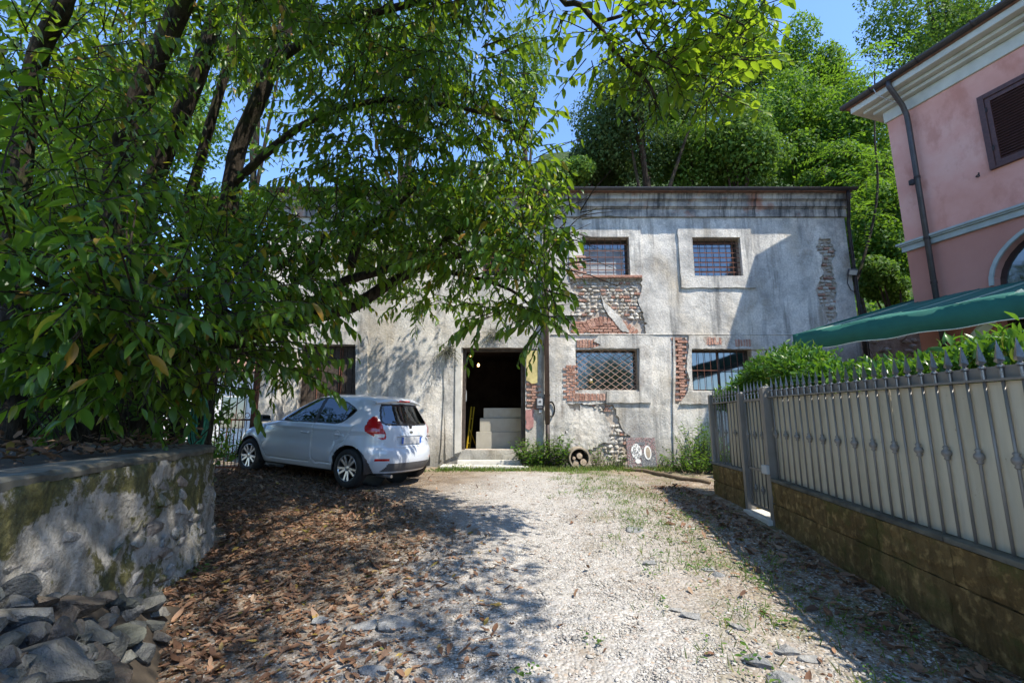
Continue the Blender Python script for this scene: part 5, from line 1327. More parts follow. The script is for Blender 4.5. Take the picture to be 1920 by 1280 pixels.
def blob_starts(c, r, n, up=.15):
    c = np.array(c); r = np.array(r); u = norm(RNG.normal(0, 1, (n, 3))); k = RNG.random(n) ** .45
    p = c + u * r * k[:, None] * .85; d = u * np.array([1, 1, .55]) + RNG.normal(0, .35, (n, 3)) + np.array([0, 0, up]); return p, norm(d)
def twig_mesh(name, tw, rad, mat, parent, n=3):
    m = MB()
    for pts in tw:
        if len(pts) > 2: m.tube([pts[0], pts[len(pts) // 2], pts[-1]], [rad, rad * .8, rad * .4], n, False)
    o = m.build(name, mat, parent); o['kind'] = 'stuff'; return o
def cat5(L): return tuple(np.concatenate([a[i] for a in L]) for i in range(5))
def keep5(A, m): return tuple(a[m] for a in A)
# ------------------------------------------------------------------ the big evergreen tree on the left
def limb(pts, r0, r1, name, parent, n=12, knob=.03):
    """smooth tapered limb through points"""
    pts = [Vector(p) for p in pts]; out = []; m = len(pts)
    for i in range(m - 1):
        p0, p1, p2, p3 = pts[max(i-1, 0)], pts[i], pts[i+1], pts[min(i+2, m-1)]; k = max(3, int((p2 - p1).length / .12))
        for j in range(k):
            t = j / k; out.append(.5 * ((2*p1) + (p2-p0)*t + (2*p0-5*p1+4*p2-p3)*t*t + (3*p1-p0-3*p2+p3)*t**3))
    out.append(pts[-1]); N_ = len(out)
    rr = [(r0 + (r1 - r0) * i / (N_ - 1)) * (1 + knob * math.sin(i * 1.7) + random.uniform(-knob, knob)) for i in range(N_)]
    if name == 'trunk': rr[0] *= 1.35; rr[1] *= 1.15
    MB().tube(out, rr, n).build(name, MT['bark'], parent, smooth=True)
big = thing('evergreen_tree', 'huge leaning evergreen tree with several trunks and a low spreading limb above the white car', 'tree', (-4.4, 5.9, 1.3))
def V3(px, py, Y): return at(px, py, Y)
limb([V3(150, 850, 5.6), V3(170, 640, 5.5), V3(205, 430, 5.4), V3(228, 290, 5.3), V3(275, 150, 5.2), V3(345, 0, 5.0), V3(390, -140, 4.7)], .17, .11, 'trunk', big)
limb([V3(250, 850, 6.3), V3(255, 600, 6.3), V3(280, 380, 6.3), V3(318, 262, 6.2), V3(362, 165, 6.2), V3(395, 60, 6.1), V3(440, -120, 5.8)], .155, .10, 'trunk', big)
limb([V3(372, 850, 7.2), V3(398, 620, 7.2), V3(424, 430, 7.1), V3(445, 285, 7.1), V3(486, 185, 7.0), V3(524, 85, 6.9), V3(556, 0, 6.8), V3(600, -120, 6.4)], .16, .11, 'trunk', big)
limb([V3(330, 850, 6.9), V3(350, 420, 6.9), V3(368, 330, 6.9), V3(395, 230, 6.8), V3(428, 120, 6.7), V3(470, -20, 6.5)], .10, .06, 'trunk', big)
limb([V3(20, 850, 5.0), V3(28, 500, 5.0), V3(40, 300, 4.9), V3(70, 110, 4.8), V3(115, 15, 4.6), V3(160, -120, 4.4)], .13, .09, 'trunk', big)
limb([V3(255, 790, 6.4), V3(340, 705, 6.5), V3(430, 640, 6.6), V3(520, 606, 6.6), V3(590, 592, 6.7), V3(660, 574, 6.8), V3(725, 535, 6.9), V3(790, 500, 6.9), V3(850, 480, 6.8), V3(930, 475, 6.6), V3(1010, 470, 6.2)], .17, .03, 'branch', big)
limb([V3(560, 600, 6.65), V3(585, 570, 6.5), V3(640, 530, 6.4), V3(700, 512, 6.3), V3(770, 490, 6.2), V3(850, 440, 6.0), V3(930, 390, 5.6)], .085, .025, 'branch', big)
limb([V3(655, 503, 6.4), V3(672, 455, 6.4), V3(700, 420, 6.4), V3(735, 395, 6.3), V3(800, 330, 6.0)], .07, .02, 'branch', big)
limb([V3(800, 500, 6.9), V3(850, 512, 6.7), V3(890, 520, 6.5), V3(960, 545, 6.0), V3(1010, 590, 5.6)], .045, .012, 'branch', big)
limb([V3(515, 606, 6.6), V3(530, 575, 6.5), V3(560, 520, 6.3), V3(610, 440, 6.0)], .08, .03, 'branch', big)
limb([V3(432, 350, 7.1), V3(560, 240, 6.6), V3(700, 190, 6.0), V3(850, 200, 5.6), V3(960, 230, 5.3)], .07, .02, 'branch', big)
limb([V3(510, 120, 6.9), V3(620, 50, 6.2), V3(760, 10, 5.4), V3(900, -20, 4.8)], .08, .03, 'branch', big)
limb([V3(180, 600, 5.5), V3(260, 560, 4.8), V3(380, 560, 4.4), V3(480, 620, 4.3)], .05, .015, 'branch', big)
limb([V3(170, 640, 5.5), V3(120, 560, 4.4), V3(60, 520, 3.6), V3(-20, 480, 3.0)], .05, .015, 'branch', big)
limb([V3(180, 700, 5.6), V3(280, 690, 4.7), V3(380, 660, 4.4), V3(520, 640, 4.8)], .045, .012, 'branch', big)
BL = [ # px, py, Y, rx, ry, rz, shoots
 (40, 470, 2.9, .6, .5, .4, 46), (190, 560, 3.2, .7, .5, .32, 60), (110, 320, 3.7, .9, .6, .6, 80), (330, 590, 3.8, .7, .6, .36, 74), (430, 650, 4.4, .5, .5, .28, 50),
 (240, 705, 3.9, .75, .5, .2, 56), (90, 660, 3.8, .7, .6, .36, 50), (400, 490, 5.0, 1.0, .8, .6, 110), (540, 530, 5.5, .8, .7, .36, 80), (520, 690, 5.2, .30, .3, .14, 26),
 (620, 440, 6.0, 1.1, .9, .6, 120), (760, 415, 6.2, 1.0, .9, .6, 110), (880, 460, 5.8, .8, .7, .5, 100), (985, 430, 5.3, .5, .6, .42, 66), (1015, 505, 4.9, .30, .4, .40, 44), (1015, 590, 5.0, .16, .25, .2, 12),
 (950, 575, 5.4, .42, .4, .16, 26), (1070, 410, 4.8, .2, .3, .08, 9), (700, 290, 6.3, 1.2, 1, .8, 120), (850, 270, 6.0, 1.0, 1, .8, 110), (960, 320, 5.6, .5, .7, .5, 56),
 (610, 330, 7.0, .9, .9, .6, 34), (470, 430, 7.4, .8, .8, .4, 56), (860, 120, 5.0, .9, 1, .5, 56), (700, 90, 5.2, 1.1, 1, .7, 80), (570, 30, 5.4, .9, 1, .5, 50),
 (420, 60, 6.5, 1.2, 1, .7, 60), (190, 130, 5.0, 1.1, 1, .7, 80), (50, 120, 4.2, .9, .8, .7, 80), (300, 420, 6.0, 1.1, .9, .7, 90), (60, 590, 4.6, .9, .7, .5, 60),
 (780, 560, 8.6, .5, .5, .25, 26), (830, 560, 9.2, .6, .5, .25, 26), (720, 470, 8.4, 1.0, .7, .5, 60), (900, 400, 8.2, .8, .7, .6, 50), (520, 330, 8.5, .6, .8, .6, 24), (180, 430, 4.6, .9, .7, .5, 70),
 (700, 520, 9.2, .8, .4, .35, 40), (880, 350, 9.0, .5, .4, .35, 36), (830, 420, 9.4, .5, .3, .3, 30), (760, 380, 9.2, .6, .4, .4, 36), (700, 450, 9.6, .6, .3, .3, 36), (940, 335, 9.0, .3, .3, .25, 18), (80, 30, 5.4, .9, .8, .5, 50), (260, 20, 5.6, .9, .8, .5, 50), (390, 40, 5.6, .9, .8, .5, 50), (500, 60, 5.8, .8, .8, .5, 44), (640, 50, 6.0, .9, .8, .5, 50), (780, 60, 6.0, .9, .8, .5, 50), (300, 60, 7.6, 1.4, .8, .9, 70), (140, 220, 7.0, 1.2, .8, .9, 60), (650, 200, 7.5, 1.2, .9, .7, 80), (560, 130, 7.2, 1.0, .8, .6, 40), (790, 190, 7.0, 1.0, .9, .6, 70), (900, 210, 6.4, .8, .8, .6, 50), (420, 180, 8.0, .9, .8, .8, 30), (160, 250, 6.0, 1.2, .8, .8, 70), (280, 200, 7.5, 1.0, .8, .8, 36)]
twg = []; acc = []
for (px, py, Y, rx, ry, rz, n) in BL:
    st, dr = blob_starts(at(px, py, Y), (rx, ry, rz), n); acc.append(shoots(st, dr, (.35, .8), .056, (.115, .18), .55, 55, .8, twg))
ALL = cat5(acc)
def sunside(A, base=.12, jit=.25):
    P = A[0]; lim = base + .512 * (P[:, 2] - .55) + RNG.normal(0, jit, len(P)) * .0
    return keep5(A, P[:, 0] < lim)
ALL = sunside(ALL, .55); ALL = keep5(ALL, ALL[0][:, 0] < .13 * ALL[0][:, 1] + RNG.normal(0, .10, len(ALL[0])) + .09 * np.clip(1 - np.abs(ALL[0][:, 2] - 4.35) / .3, 0, 1) * ALL[0][:, 1] * .6)
plant_leaves('crown', LAUREL, ALL, 'laurel_leaf', big, 300)
twig_mesh('twigs', twg, .008, MT['bark'], big)
# ------------------------------------------------------------------ tree overhead, trunk behind the camera
oh = thing('overhanging_tree', 'tree leaning in overhead with lime green sunlit leaves hanging at the top of the view', 'tree', (-2.4, -2.6, 0))
limb([(-2.4, -2.6, -.3), (-2.2, -2.3, 1.6), (-1.7, -1.8, 3.2), (-1.1, -1.2, 4.6), (-.6, -.4, 5.9), (-.2, .4, 6.9)], .26, .12, 'trunk', oh)
limb([(-.9, -.8, 5.2), (.1, .5, 6.0), V3(1040, -60, 3.9), V3(1090, 10, 3.85), V3(1128, 55, 3.8), V3(1150, 95, 3.8), V3(1180, 125, 3.8), V3(1215, 155, 3.8), V3(1228, 185, 3.8)], .07, .012, 'branch', oh)
limb([V3(1128, 40, 3.8), V3(1165, 30, 3.75), V3(1230, 5, 3.7), V3(1330, 20, 3.9), V3(1400, 50, 4.0)], .018, .007, 'branch', oh)
limb([V3(1185, 5, 3.75), V3(1190, 50, 3.7), V3(1215, 90, 3.7), V3(1260, 125, 3.7), V3(1330, 150, 3.7)], .014, .005, 'branch', oh)
limb([(-.3, .2, 6.7), (.8, 1.0, 7.4), (1.9, 1.8, 7.8), (2.8, 2.6, 8.0)], .08, .02, 'branch', oh); limb([(-.4, 0, 6.3), (-1.5, 1.5, 7.2), (-2.6, 3.2, 7.9)], .09, .03, 'branch', oh); limb([(-1.1, -1.2, 4.6), (0.3, -1.6, 5.9), (1.8, -1.4, 6.8)], .08, .03, 'branch', oh)
BB = [(1150, 40, 3.7, .34, .3, .22, 26), (1215, 95, 3.7, .3, .3, .2, 26), (1270, 70, 3.7, .40, .3, .26, 44), (1340, 110, 3.8, .34, .3, .24, 36), (1370, 60, 3.95, .30, .35, .25, 26), (1240, 150, 3.8, .30, .3, .14, 26), (1320, 175, 3.7, .22, .25, .10, 18), (1110, 95, 3.7, .16, .2, .22, 8), (1420, 25, 4.0, .18, .2, .16, 10), (1310, 20, 3.8, .4, .3, .2, 24), (1060, 20, 3.9, .3, .3, .2, 14), (1365, 130, 3.8, .15, .2, .14, 8)]
tw2 = []; acc = []
for (px, py, Y, rx, ry, rz, n) in BB:
    st, dr = blob_starts(at(px, py, Y), (rx, ry, rz), n, 0); acc.append(shoots(st, dr, (.25, .5), .062, (.09, .145), .4, 60, .45, tw2))
plant_leaves('hanging_leaves', OVATE, cat5(acc), 'bright_leaf', oh, 300)
# main canopy above and behind the viewer: it shades the left of the yard
acc = []; C0 = []
rr_ = random.Random(5)
for k in range(430):
    z = rr_.uniform(5.4, 9.6); tt = (z - .5) / 2.5; y_t = rr_.uniform(1.0, 10.2); x_t = rr_.uniform(-6.5, -.35 if y_t < 4.0 else (-1.5 if y_t < 5.0 else -3.0)); x = x_t + 1.28 * tt; y = y_t - tt
    if math.sin(x * 2.1 + z) * math.cos(y * 1.9 - z) > .55: continue
    # stay out of the picture except near its top edge
    el = math.degrees(math.atan2(z - CAMZ, max(y, .05)))
    if y > .1 and el < 49: continue
    C0.append((x, y, z)); st, dr = blob_starts((x, y, z), (.7, .7, .4), 13, .1); acc.append(shoots(st, dr, (.4, .8), .085, (.12, .17), .4, 60, .45, tw2))
for k in range(130):
    z = rr_.uniform(5.2, 8.6); tt = (z - .5) / 2.5; x_t = rr_.uniform(-6.8, -2.6); y_t = rr_.uniform(3.6, 9.0); x, y = x_t + 1.28 * tt, y_t - tt
    if y > .1 and math.degrees(math.atan2(z - CAMZ, y)) < 49: continue
    st, dr = blob_starts((x, y, z), (.6, .6, .35), 11, .1); acc.append(shoots(st, dr, (.4, .8), .085, (.12, .17), .4, 60, .45, tw2))
for (x_t, y_t, z, n) in ((.0, 3.0, 5.0, 16), (-.2, 2.6, 4.8, 14), (-.15, 3.9, 5.0, 16), (-.35, 4.4, 5.1, 16), (-.45, 3.4, 5.2, 14), (-.45, 5.0, 5.5, 16), (-.7, 5.5, 6.0, 16), (-.9, 4.2, 5.6, 14), (-1.0, 5.0, 6.0, 14), (-1.2, 3.2, 5.6, 14), (-1.6, 4.0, 5.8, 14), (-.8, 6.4, 6.6, 9)):
    tt = (z - .5) / 2.5; st, dr = blob_starts((x_t + 1.28 * tt, y_t - tt, z), (.40, .40, .22), int(n * 1.7), .1); acc.append(shoots(st, dr, (.25, .5), .07, (.12, .165), .4, 60, .45, tw2))
A = sunside(cat5(acc), .30); scatter('crown', LAUREL_LO, *A, 'laurel_leaf', oh)
twig_mesh('twigs', tw2, .006, MT['bark'], oh)
# ------------------------------------------------------------------ trees on the hill and behind the yard
def crown_points(blobs, n, size, inner=.25):
    tot = sum(b[3] * b[4] * b[5] for b in blobs) ; P, D, N = [], [], []
    for (x, y, z, rx, ry, rz) in blobs:
        k = max(30, int(n * (rx * ry * rz) / tot)); u = norm(RNG.normal(0, 1, (k, 3))); rad = np.where(RNG.random(k) < inner, RNG.random(k) ** .5, .8 + .3 * RNG.random(k))
        P.append(np.array([x, y, z]) + u * np.array([rx, ry, rz]) * rad[:, None]); N.append(norm(u + RNG.normal(0, .7, (k, 3)) + [0, 0, .35])); D.append(norm(np.cross(N[-1], RNG.normal(0, 1, (k, 3))) + [0, 0, -.25]))
    P, D, N = map(np.concatenate, (P, D, N)); return P, D, N, RNG.uniform(.6, 1.25, len(P)) * size, RNG.random(len(P))
def hill_tree(name, label, px, py, Y, rx, rz, n, mat, size=.17, nb=14, trunk=True, group=None, seed=0, fork=False, ry=None, geos=None, open_=1.0):
    n = int(n * 1.9); nb = int(nb * 1.7)
    c = at(px, py, Y); gzz = float(hill_z(np.float64(c.x), np.float64(Y))) if Y > 15.4 else .56
    t = thing(name, label, 'tree', (c.x, Y, gzz), group); rr = random.Random(seed + int(px)); ry = ry or rx * .85; bl = []
    for k in range(nb):
        a = rr.uniform(0, 6.283); e = rr.uniform(-1, 1); q = rr.uniform(.35, .95) ** .6; s = math.sqrt(1 - e * e)
        f = rr.uniform(.24, .42) * open_; bl.append((c.x + rx * .78 * q * s * math.cos(a), Y + ry * .78 * q * s * math.sin(a), c.z + rz * .8 * q * e, rx * f, ry * f, rz * f * .85 if rz > rx else rx * f * .8))
    A = crown_points(bl, n, size); scatter('crown', geos or RHOMB, *A, mat, t)
    if trunk:
        b = Vector((c.x + .3, Y, gzz - .3)); limb([b, b.lerp(c, .35) + Vector((.12, 0, 0)), b.lerp(c, .7) - Vector((.1, 0, 0)), c + Vector((0, 0, rz * .4))], max(.12, rx * .075), .05, 'trunk', t, 10)
        for k in range(6):
            q = bl[k]; s_ = b.lerp(c, rr.uniform(.35, .75)); limb([s_, s_.lerp(Vector(q[:3]), .5) + Vector((0, 0, .15)), Vector(q[:3])], max(.06, rx * .035), .02, 'branch', t, 7)
    return t
hill_tree('oak_tree', 'dark evergreen oak with a bare forked trunk above the grey building roof', 1205, 220, 17.5, 3.4, 2.7, 11000, 'oak_leaf', .15, 20, open_=.95)
hill_tree('oak_tree', 'low dark blue green crown behind the roof beside the forked oak trunk', 1120, 305, 19.5, 2.3, 1.5, 6000, 'oak_leaf', .15, 12)
hill_tree('hill_tree', 'mid green bushy tree just right of the dark oak above the roof', 1370, 285, 18.0, 2.6, 1.9, 9000, 'dark_leaf', .17, 15)
hill_tree('hill_tree', 'broad silvery green tree mid hillside above the right half of the roof', 1490, 250, 19.5, 2.6, 3.0, 10000, 'acacia_leaf', .17, 18)
hill_tree('hill_tree', 'tall tree with a yellowish top against the sky above the roof corner', 1520, 155, 22.0, 2.1, 3.6, 8000, 'acacia_leaf', .17, 14)
hill_tree('hill_tree', 'yellow brown tinted tree crown behind the lime green hanging leaves', 1370, 110, 20.5, 2.7, 3.4, 8500, 'dark_leaf', .17, 14)
hill_tree('hill_tree', 'tall dark green tree behind the roof of the pink house', 1745, 40, 21.0, 3.6, 4.6, 11000, 'dark_leaf', .18, 18)
hill_tree('hill_tree', 'bright green tree filling the slope between the grey building and the pink house', 1625, 265, 18.0, 1.9, 3.2, 9000, 'acacia_leaf', .16, 16)
hill_tree('hill_tree', 'dense green bush at the right end of the grey building roof', 1570, 320, 16.8, 1.5, 1.4, 5500, 'acacia_leaf', .15, 10)
hill_tree('hill_tree', 'dark shrubby tree in the gap beside the corner of the pink house', 1655, 430, 15.6, 1.3, 2.3, 8000, 'acacia_leaf', .14, 14)
hill_tree('hill_tree', 'shaded shrub low in the gap above the stone wall', 1660, 520, 14.6, 1.0, 1.0, 4000, 'dark_leaf', .13, 9)
hill_tree('hill_tree', 'rounded green tree behind the roof just right of the forked oak trunk', 1285, 290, 19.0, 2.0, 1.5, 5000, 'dark_leaf', .16, 12)
hill_tree('hill_tree', 'far green crown showing between the oak and the lime green hanging leaves', 1270, 175, 23.0, 3.0, 3.2, 6500, 'acacia_leaf', .18, 14)
hill_tree('hill_tree', 'leafy shrub above the roof edge at the tips of the spreading limb', 1060, 335, 16.5, 1.2, .9, 3500, 'dark_leaf', .14, 9)
hill_tree('yard_tree', 'sunlit tree far left seen between the leaning trunks', 250, 220, 15.0, 3.4, 3.2, 9000, 'acacia_leaf', .16, 18)
hill_tree('yard_tree', 'sunlit tree at the left edge behind the dark foliage', 30, 300, 13.0, 3.0, 3.2, 8000, 'acacia_leaf', .16, 16)
hill_tree('yard_tree', 'distant round tree behind the third leaning trunk', 500, 60, 20.0, 3.2, 3.0, 6500, 'dark_leaf', .16, 14)
hill_tree('yard_tree', 'loose crown showing sky behind the top of the spreading branches', 760, 110, 19.0, 3.4, 2.6, 6000, 'dark_leaf', .16, 14)
hill_tree('yard_tree', 'thin leafy tree with fine bare twigs against the blue sky right of the big tree', 985, 130, 16.0, 1.4, 2.3, 2300, 'dark_leaf', .12, 10)
hill_tree('yard_tree', 'low green tree behind the left end of the grey building', 420, 420, 17.0, 2.0, 1.6, 5000, 'acacia_leaf', .15, 10)
# sumac fronds near the pink eave
fr_ = thing('sumac_tree', 'pale green tree with fern like fronds beside the eave of the pink house', 'tree', (9.6, 14.6, 1.0))
acc = []; tw3 = []
for (px, py, Y, n, r) in ((1650, 110, 13.6, 16, .7), (1600, 150, 14.5, 20, .8), (1570, 290, 14.6, 18, .7), (1640, 330, 14.2, 30, .9), (1610, 400, 14.0, 22, .8)):
    st, dr = blob_starts(at(px, py, Y), (r, r, r * .6), n, .3); acc.append(shoots(st, dr, (.7, 1.1), .06, (.14, .2), .9, 78, .15, tw3, flat=.8))
scatter('crown', LEAFLET, *cat5(acc), 'acacia_leaf', fr_); twig_mesh('twigs', tw3, .008, MT['bark'], fr_)
limb([(9.9, 14.6, .6), (10.0, 14.5, 3), at(1640, 400, 14.2), at(1640, 250, 14.0), at(1640, 130, 13.9)], .06, .02, 'trunk', fr_)
# scrub covering the slope
def slope_scrub(n, x0, x1, y0, y1, size, mat, h):
    x, y = RNG.uniform(x0, x1, n), RNG.uniform(y0, y1, n); hh = h * (.55 + .45 * np.sin(x * 1.3 + 1) * np.cos(y * 1.1)); u = RNG.random(n) ** .6
    P = np.stack([x, y, hill_z(x, y) + hh * u], 1); N = norm(RNG.normal(0, .8, (n, 3)) + [0, -.6, .6]); D = norm(np.cross(N, RNG.normal(0, 1, (n, 3))) + [0, 0, -.2])
    scatter('scrub', RHOMB, P, D, N, RNG.uniform(.6, 1.3, n) * size, RNG.random(n), mat)
slope_scrub(16000, 1.5, 14, 15.6, 22, .17, 'dark_leaf', 2.0); slope_scrub(9000, 8, 22, 16, 27, .2, 'acacia_leaf', 2.2); slope_scrub(14000, -14, 3, 15.6, 21, .18, 'dark_leaf', 2.4)
# unseen trees added behind the viewer to darken the window pane reflections
for (x, y, r, h, lb) in ((-7, -13, 3.2, 8.5, 'unseen round dark tree added behind the viewer at the left to darken pane reflections'), (0.5, -17, 3.6, 9.0, 'unseen broad dark tree added behind the viewer in the middle to darken pane reflections'), (8, -15, 3.4, 8.0, 'unseen dark tree added behind the viewer at the right to darken pane reflections')):
    t = thing('reflection_tree', lb, 'tree', (x, y, -.6)); bl = [(x + r * .6 * math.cos(a) * q, y + r * .6 * math.sin(a) * q, h * .55 + r * .7 * math.sin(a * 2.3), r * .5, r * .5, r * .5) for a, q in zip(np.linspace(0, 18, 14), np.linspace(.2, 1.2, 14))]
    scatter('crown', RHOMB, *crown_points(bl, 5000, .26), 'dark_leaf', t); limb([(x, y, -.8), (x, y, h * .3), (x + .1, y, h * .6)], .22, .1, 'trunk', t)
# ------------------------------------------------------------------ undergrowth on the bank
def mass(name, boxes, n, size, mat, geos=RHOMB):
    P = []; tot = sum((b[1]-b[0]) * (b[3]-b[2]) * (b[5]-b[4]) for b in boxes)
    for b in boxes:
        k = int(n * (b[1]-b[0]) * (b[3]-b[2]) * (b[5]-b[4]) / tot); u = RNG.random((k, 3)); u[:, 2] = u[:, 2] ** 1.1; P.append(np.array([b[0], b[2], b[4]]) + u * np.array([b[1]-b[0], b[3]-b[2], b[5]-b[4]]))
    P = np.concatenate(P); k = len(P); N = norm(RNG.normal(0, 1, (k, 3)) + [0.2, -.6, .5]); D = norm(np.cross(N, RNG.normal(0, 1, (k, 3))) + [0, 0, -.4])
    o = scatter(name, geos, P, D, N, RNG.uniform(.6, 1.3, k) * size, RNG.random(k), mat); return o
o = mass('undergrowth', [(-9.5, -5.2, 6.6, 8.0, 1.1, 3.4), (-6.0, -4.3, 5.6, 6.6, 1.2, 2.0), (-9, -6.3, 5.0, 6.8, 1.2, 4.6), (-5.4, -4.9, 7.2, 8.6, .9, 2.7)], 15000, .13, 'dark_leaf', LAUREL_LO)
m = MB()
for k in range(120):
    x, y = random.uniform(-7.5, -3.6), random.uniform(4.2, 6.6); z = 1.33; a = Vector((x, y, z)); b = a + Vector((random.gauss(0, .4), random.gauss(-.1, .3), random.uniform(.3, 1.3))); c = b + Vector((random.gauss(0, .5), random.gauss(0, .3), random.uniform(-.4, .4)))
    m.tube([a, a.lerp(b, .5) + Vector((random.gauss(0, .08), 0, 0)), b, c], [.008, .007, .006, .003], 4, False)
o = m.build('brambles', MT['bark'], None); o['kind'] = 'stuff'
# ivy leaves on the top of the wall
P = np.array([(random.uniform(-3.9, -3.05), random.uniform(2.0, 5.0), 1.36 + abs(random.gauss(0, .06))) for _ in range(260)]); P[:, 0] -= (P[:, 1] - 3.5) * .10
k = len(P); scatter('fallen_leaves', CURL, P, norm(RNG.normal(0, 1, (k, 3)) * [1, 1, .2]), norm(RNG.normal(0, .3, (k, 3)) + [0, 0, 1]), RNG.uniform(.07, .13, k), RNG.random(k), 'dry_leaf')
# ------------------------------------------------------------------ hedge and arch behind the fence
def hedge_leaves(pts, nrm, n_per, size, jit=.07):
    P = np.repeat(pts, n_per, 0) + RNG.normal(0, jit, (len(pts) * n_per, 3)); Nn = np.repeat(nrm, n_per, 0) + RNG.normal(0, .55, (len(P), 3)) + [0, 0, .3]
    D = np.repeat(nrm, n_per, 0) * .8 + RNG.normal(0, .6, (len(P), 3)) + [0, 0, .25]; D = norm(D); N = norm(Nn - (Nn * D).sum(1, keepdims=True) * D)
    return P, D, N, RNG.uniform(.7, 1.25, len(P)) * size, RNG.random(len(P))
hg = thing('hedge', 'clipped glossy green laurel hedge rising above the long metal fence', 'hedge', FP(2, -.7, .9))
pts, nr = [], []
for k in range(900):
    s = random.uniform(.35, 4.8); o_ = random.uniform(-1.15, -.36); top = 1.96 + .05 * math.sin(s * 3.1) + .04 * math.sin(s * 7.7 + o_ * 5) + .10 * max(0, .9 - s) - .25 * max(0, -.34 - o_ - .0) * 0
    if random.random() < .45: z = random.uniform(1.1, top); o_ = -.36 + random.gauss(0, .02); n_ = Vector((0, 0, 1)) + FN * .2; z = random.uniform(1.7, top)
    else: z = top + random.gauss(0, .025); n_ = Vector((0, 0, 1)) + FN * .25
    pts.append(FP(s, o_, z)); nr.append(n_)
pts = np.array([tuple(p) for p in pts]); nr = np.array([tuple(n) for n in nr])
A = hedge_leaves(pts, nr, 17, .078)
A = keep5(A, ((A[0] - np.array(FS)) @ np.array(FN) < -.17) & ((A[0] + A[1] * A[3][:, None] - np.array(FS)) @ np.array(FN) < -.10))
plant_leaves('foliage', LAUREL, A, 'hedge_leaf', hg, 300)
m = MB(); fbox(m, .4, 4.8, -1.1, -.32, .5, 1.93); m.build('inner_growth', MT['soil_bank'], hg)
m = MB()
for k in range(40):
    p = FP(random.uniform(.5, 4.6), random.uniform(-1, -.4), 2.02); m.tube([p, p + Vector((random.gauss(0, .03), random.gauss(0, .03), .12)), p + Vector((random.gauss(0, .08), random.gauss(0, .08), random.uniform(.15, .26)))], [.005, .004, .002], 4, False)
o = m.build('sprigs', MT['bark'], hg); o['kind'] = 'stuff'
ar = thing('topiary_arch', 'leafy clipped arch of greenery over the narrow garden gate', 'topiary', FP(-.45, -.5, .6))
pts, nr = [], []
for k in range(900):
    a = math.pi * random.random(); b = random.uniform(0, 2 * math.pi); s0 = -.56 + .98 * -math.cos(a); z0 = 1.78 + .50 * math.sin(a); rad = .16 + .06 * math.sin(a * 3 + 1)
    cdir = Vector((-math.cos(a) * .98, math.sin(a) * .56)).normalized(); s = s0 + cdir.x * rad * math.cos(b); z = z0 + cdir.y * rad * math.cos(b); o_ = -.46 + .22 * math.sin(b)
    pts.append(FP(s, o_, z)); nr.append(FD * (cdir.x * math.cos(b)) + FN * math.sin(b) + Vector((0, 0, cdir.y * math.cos(b))))
for k in range(420):   # flat clipped block beyond the gate and the shoulders
    s = random.uniform(-1.95, -.85); o_ = random.uniform(-.8, -.1); z = random.choice((1.97 + random.gauss(0, .03), random.uniform(1.85, 1.97))); 
    if z < 1.9: o_ = -.22 + random.gauss(0, .02)
    pts.append(FP(s, o_, z)); nr.append(Vector((0, 0, 1)) if z > 1.95 else FN)
pts = np.array([tuple(p) for p in pts]); nr = np.array([tuple(n) for n in nr])
A = hedge_leaves(pts, nr, 10, .07, .045)
A = keep5(A, ((A[0] + A[1] * A[3][:, None] - np.array(FS)) @ np.array(FN) < -.09) | (A[0][:, 2] > 1.98)); scatter('foliage', LAUREL_LO, *A, 'hedge_leaf', ar)
limb([FP(-1.35, -.45, .6), FP(-1.3, -.42, 1.5), FP(-1.36, -.42, 2.0), FP(-1.1, -.42, 2.35)], .035, .02, 'stem', ar, 8); limb([FP(.5, -.45, .6), FP(.52, -.42, 1.6), FP(.45, -.42, 2.2)], .035, .02, 'stem', ar, 8)
# ------------------------------------------------------------------ plants along the foot of the old building
def weed(name, label, px, py, Y, h, r, n, size, mat='weed_leaf', droop=.5, group=None, z0=None, geos=None, hang=.2, step=.05):
    c = at(px, py, Y); z = .55 if z0 is None else z0; t = thing(name, label, 'plant', (c.x, Y, z), group); st = []; dr = []; tw = []
    for k in range(n):
        a = random.uniform(0, 6.283); q = random.random() ** .6; st.append((c.x + r * .45 * q * math.cos(a), Y + r * .3 * q * math.sin(a), z)); dr.append((math.cos(a) * r * q / h * .9, math.sin(a) * r * q / h * .7 - .1, 1.0))
    A = shoots(st, dr, (h * .45, h * 1.0), step, (size * .7, size * 1.2), droop, 62, hang, tw); scatter('foliage', geos or OVATE, *A, mat, t); twig_mesh('stems', tw, .006, MT['old_wood'], t); return t
weed('wall_weed', 'bushy green weed growing against the right side of the doorway', 1000, 870, 10.72, .78, .42, 80, .095)
weed('wall_weed', 'tall green weed with upright stems right below the electric meter', 1040, 870, 10.72, .85, .34, 60, .09)
weed('wall_weed', 'slender weed standing just left of the round pot of logs', 1064, 872, 10.66, .42, .22, 22, .06)
weed('wall_weed', 'narrow weed climbing the wall right of the round pot of logs', 1120, 872, 10.7, .72, .20, 22, .065)
weed('wall_weed', 'small low weed between the log pot and the mosaic panel', 1142, 876, 10.62, .38, .26, 24, .065)
weed('wall_weed', 'low weed at the left foot of the mosaic panel', 1165, 878, 10.55, .40, .2, 20, .06)
weed('wall_weed', 'weed at the right foot of the mosaic panel', 1246, 878, 10.6, .36, .24, 22, .06)
weed('leafy_shrub', 'bright green leafy bush on the ground left of the short fence', 1300, 880, 9.9, .72, .72, 70, .085)
weed('leafy_shrub', 'taller shrub with dark gaps leaning on the wall under the lower right window', 1312, 850, 10.6, 1.45, .55, 52, .075, droop=.9)
weed('leafy_shrub', 'dark bush behind the corner post of the short fence', 1372, 860, 9.6, 1.1, .5, 46, .07, mat='hedge_leaf')
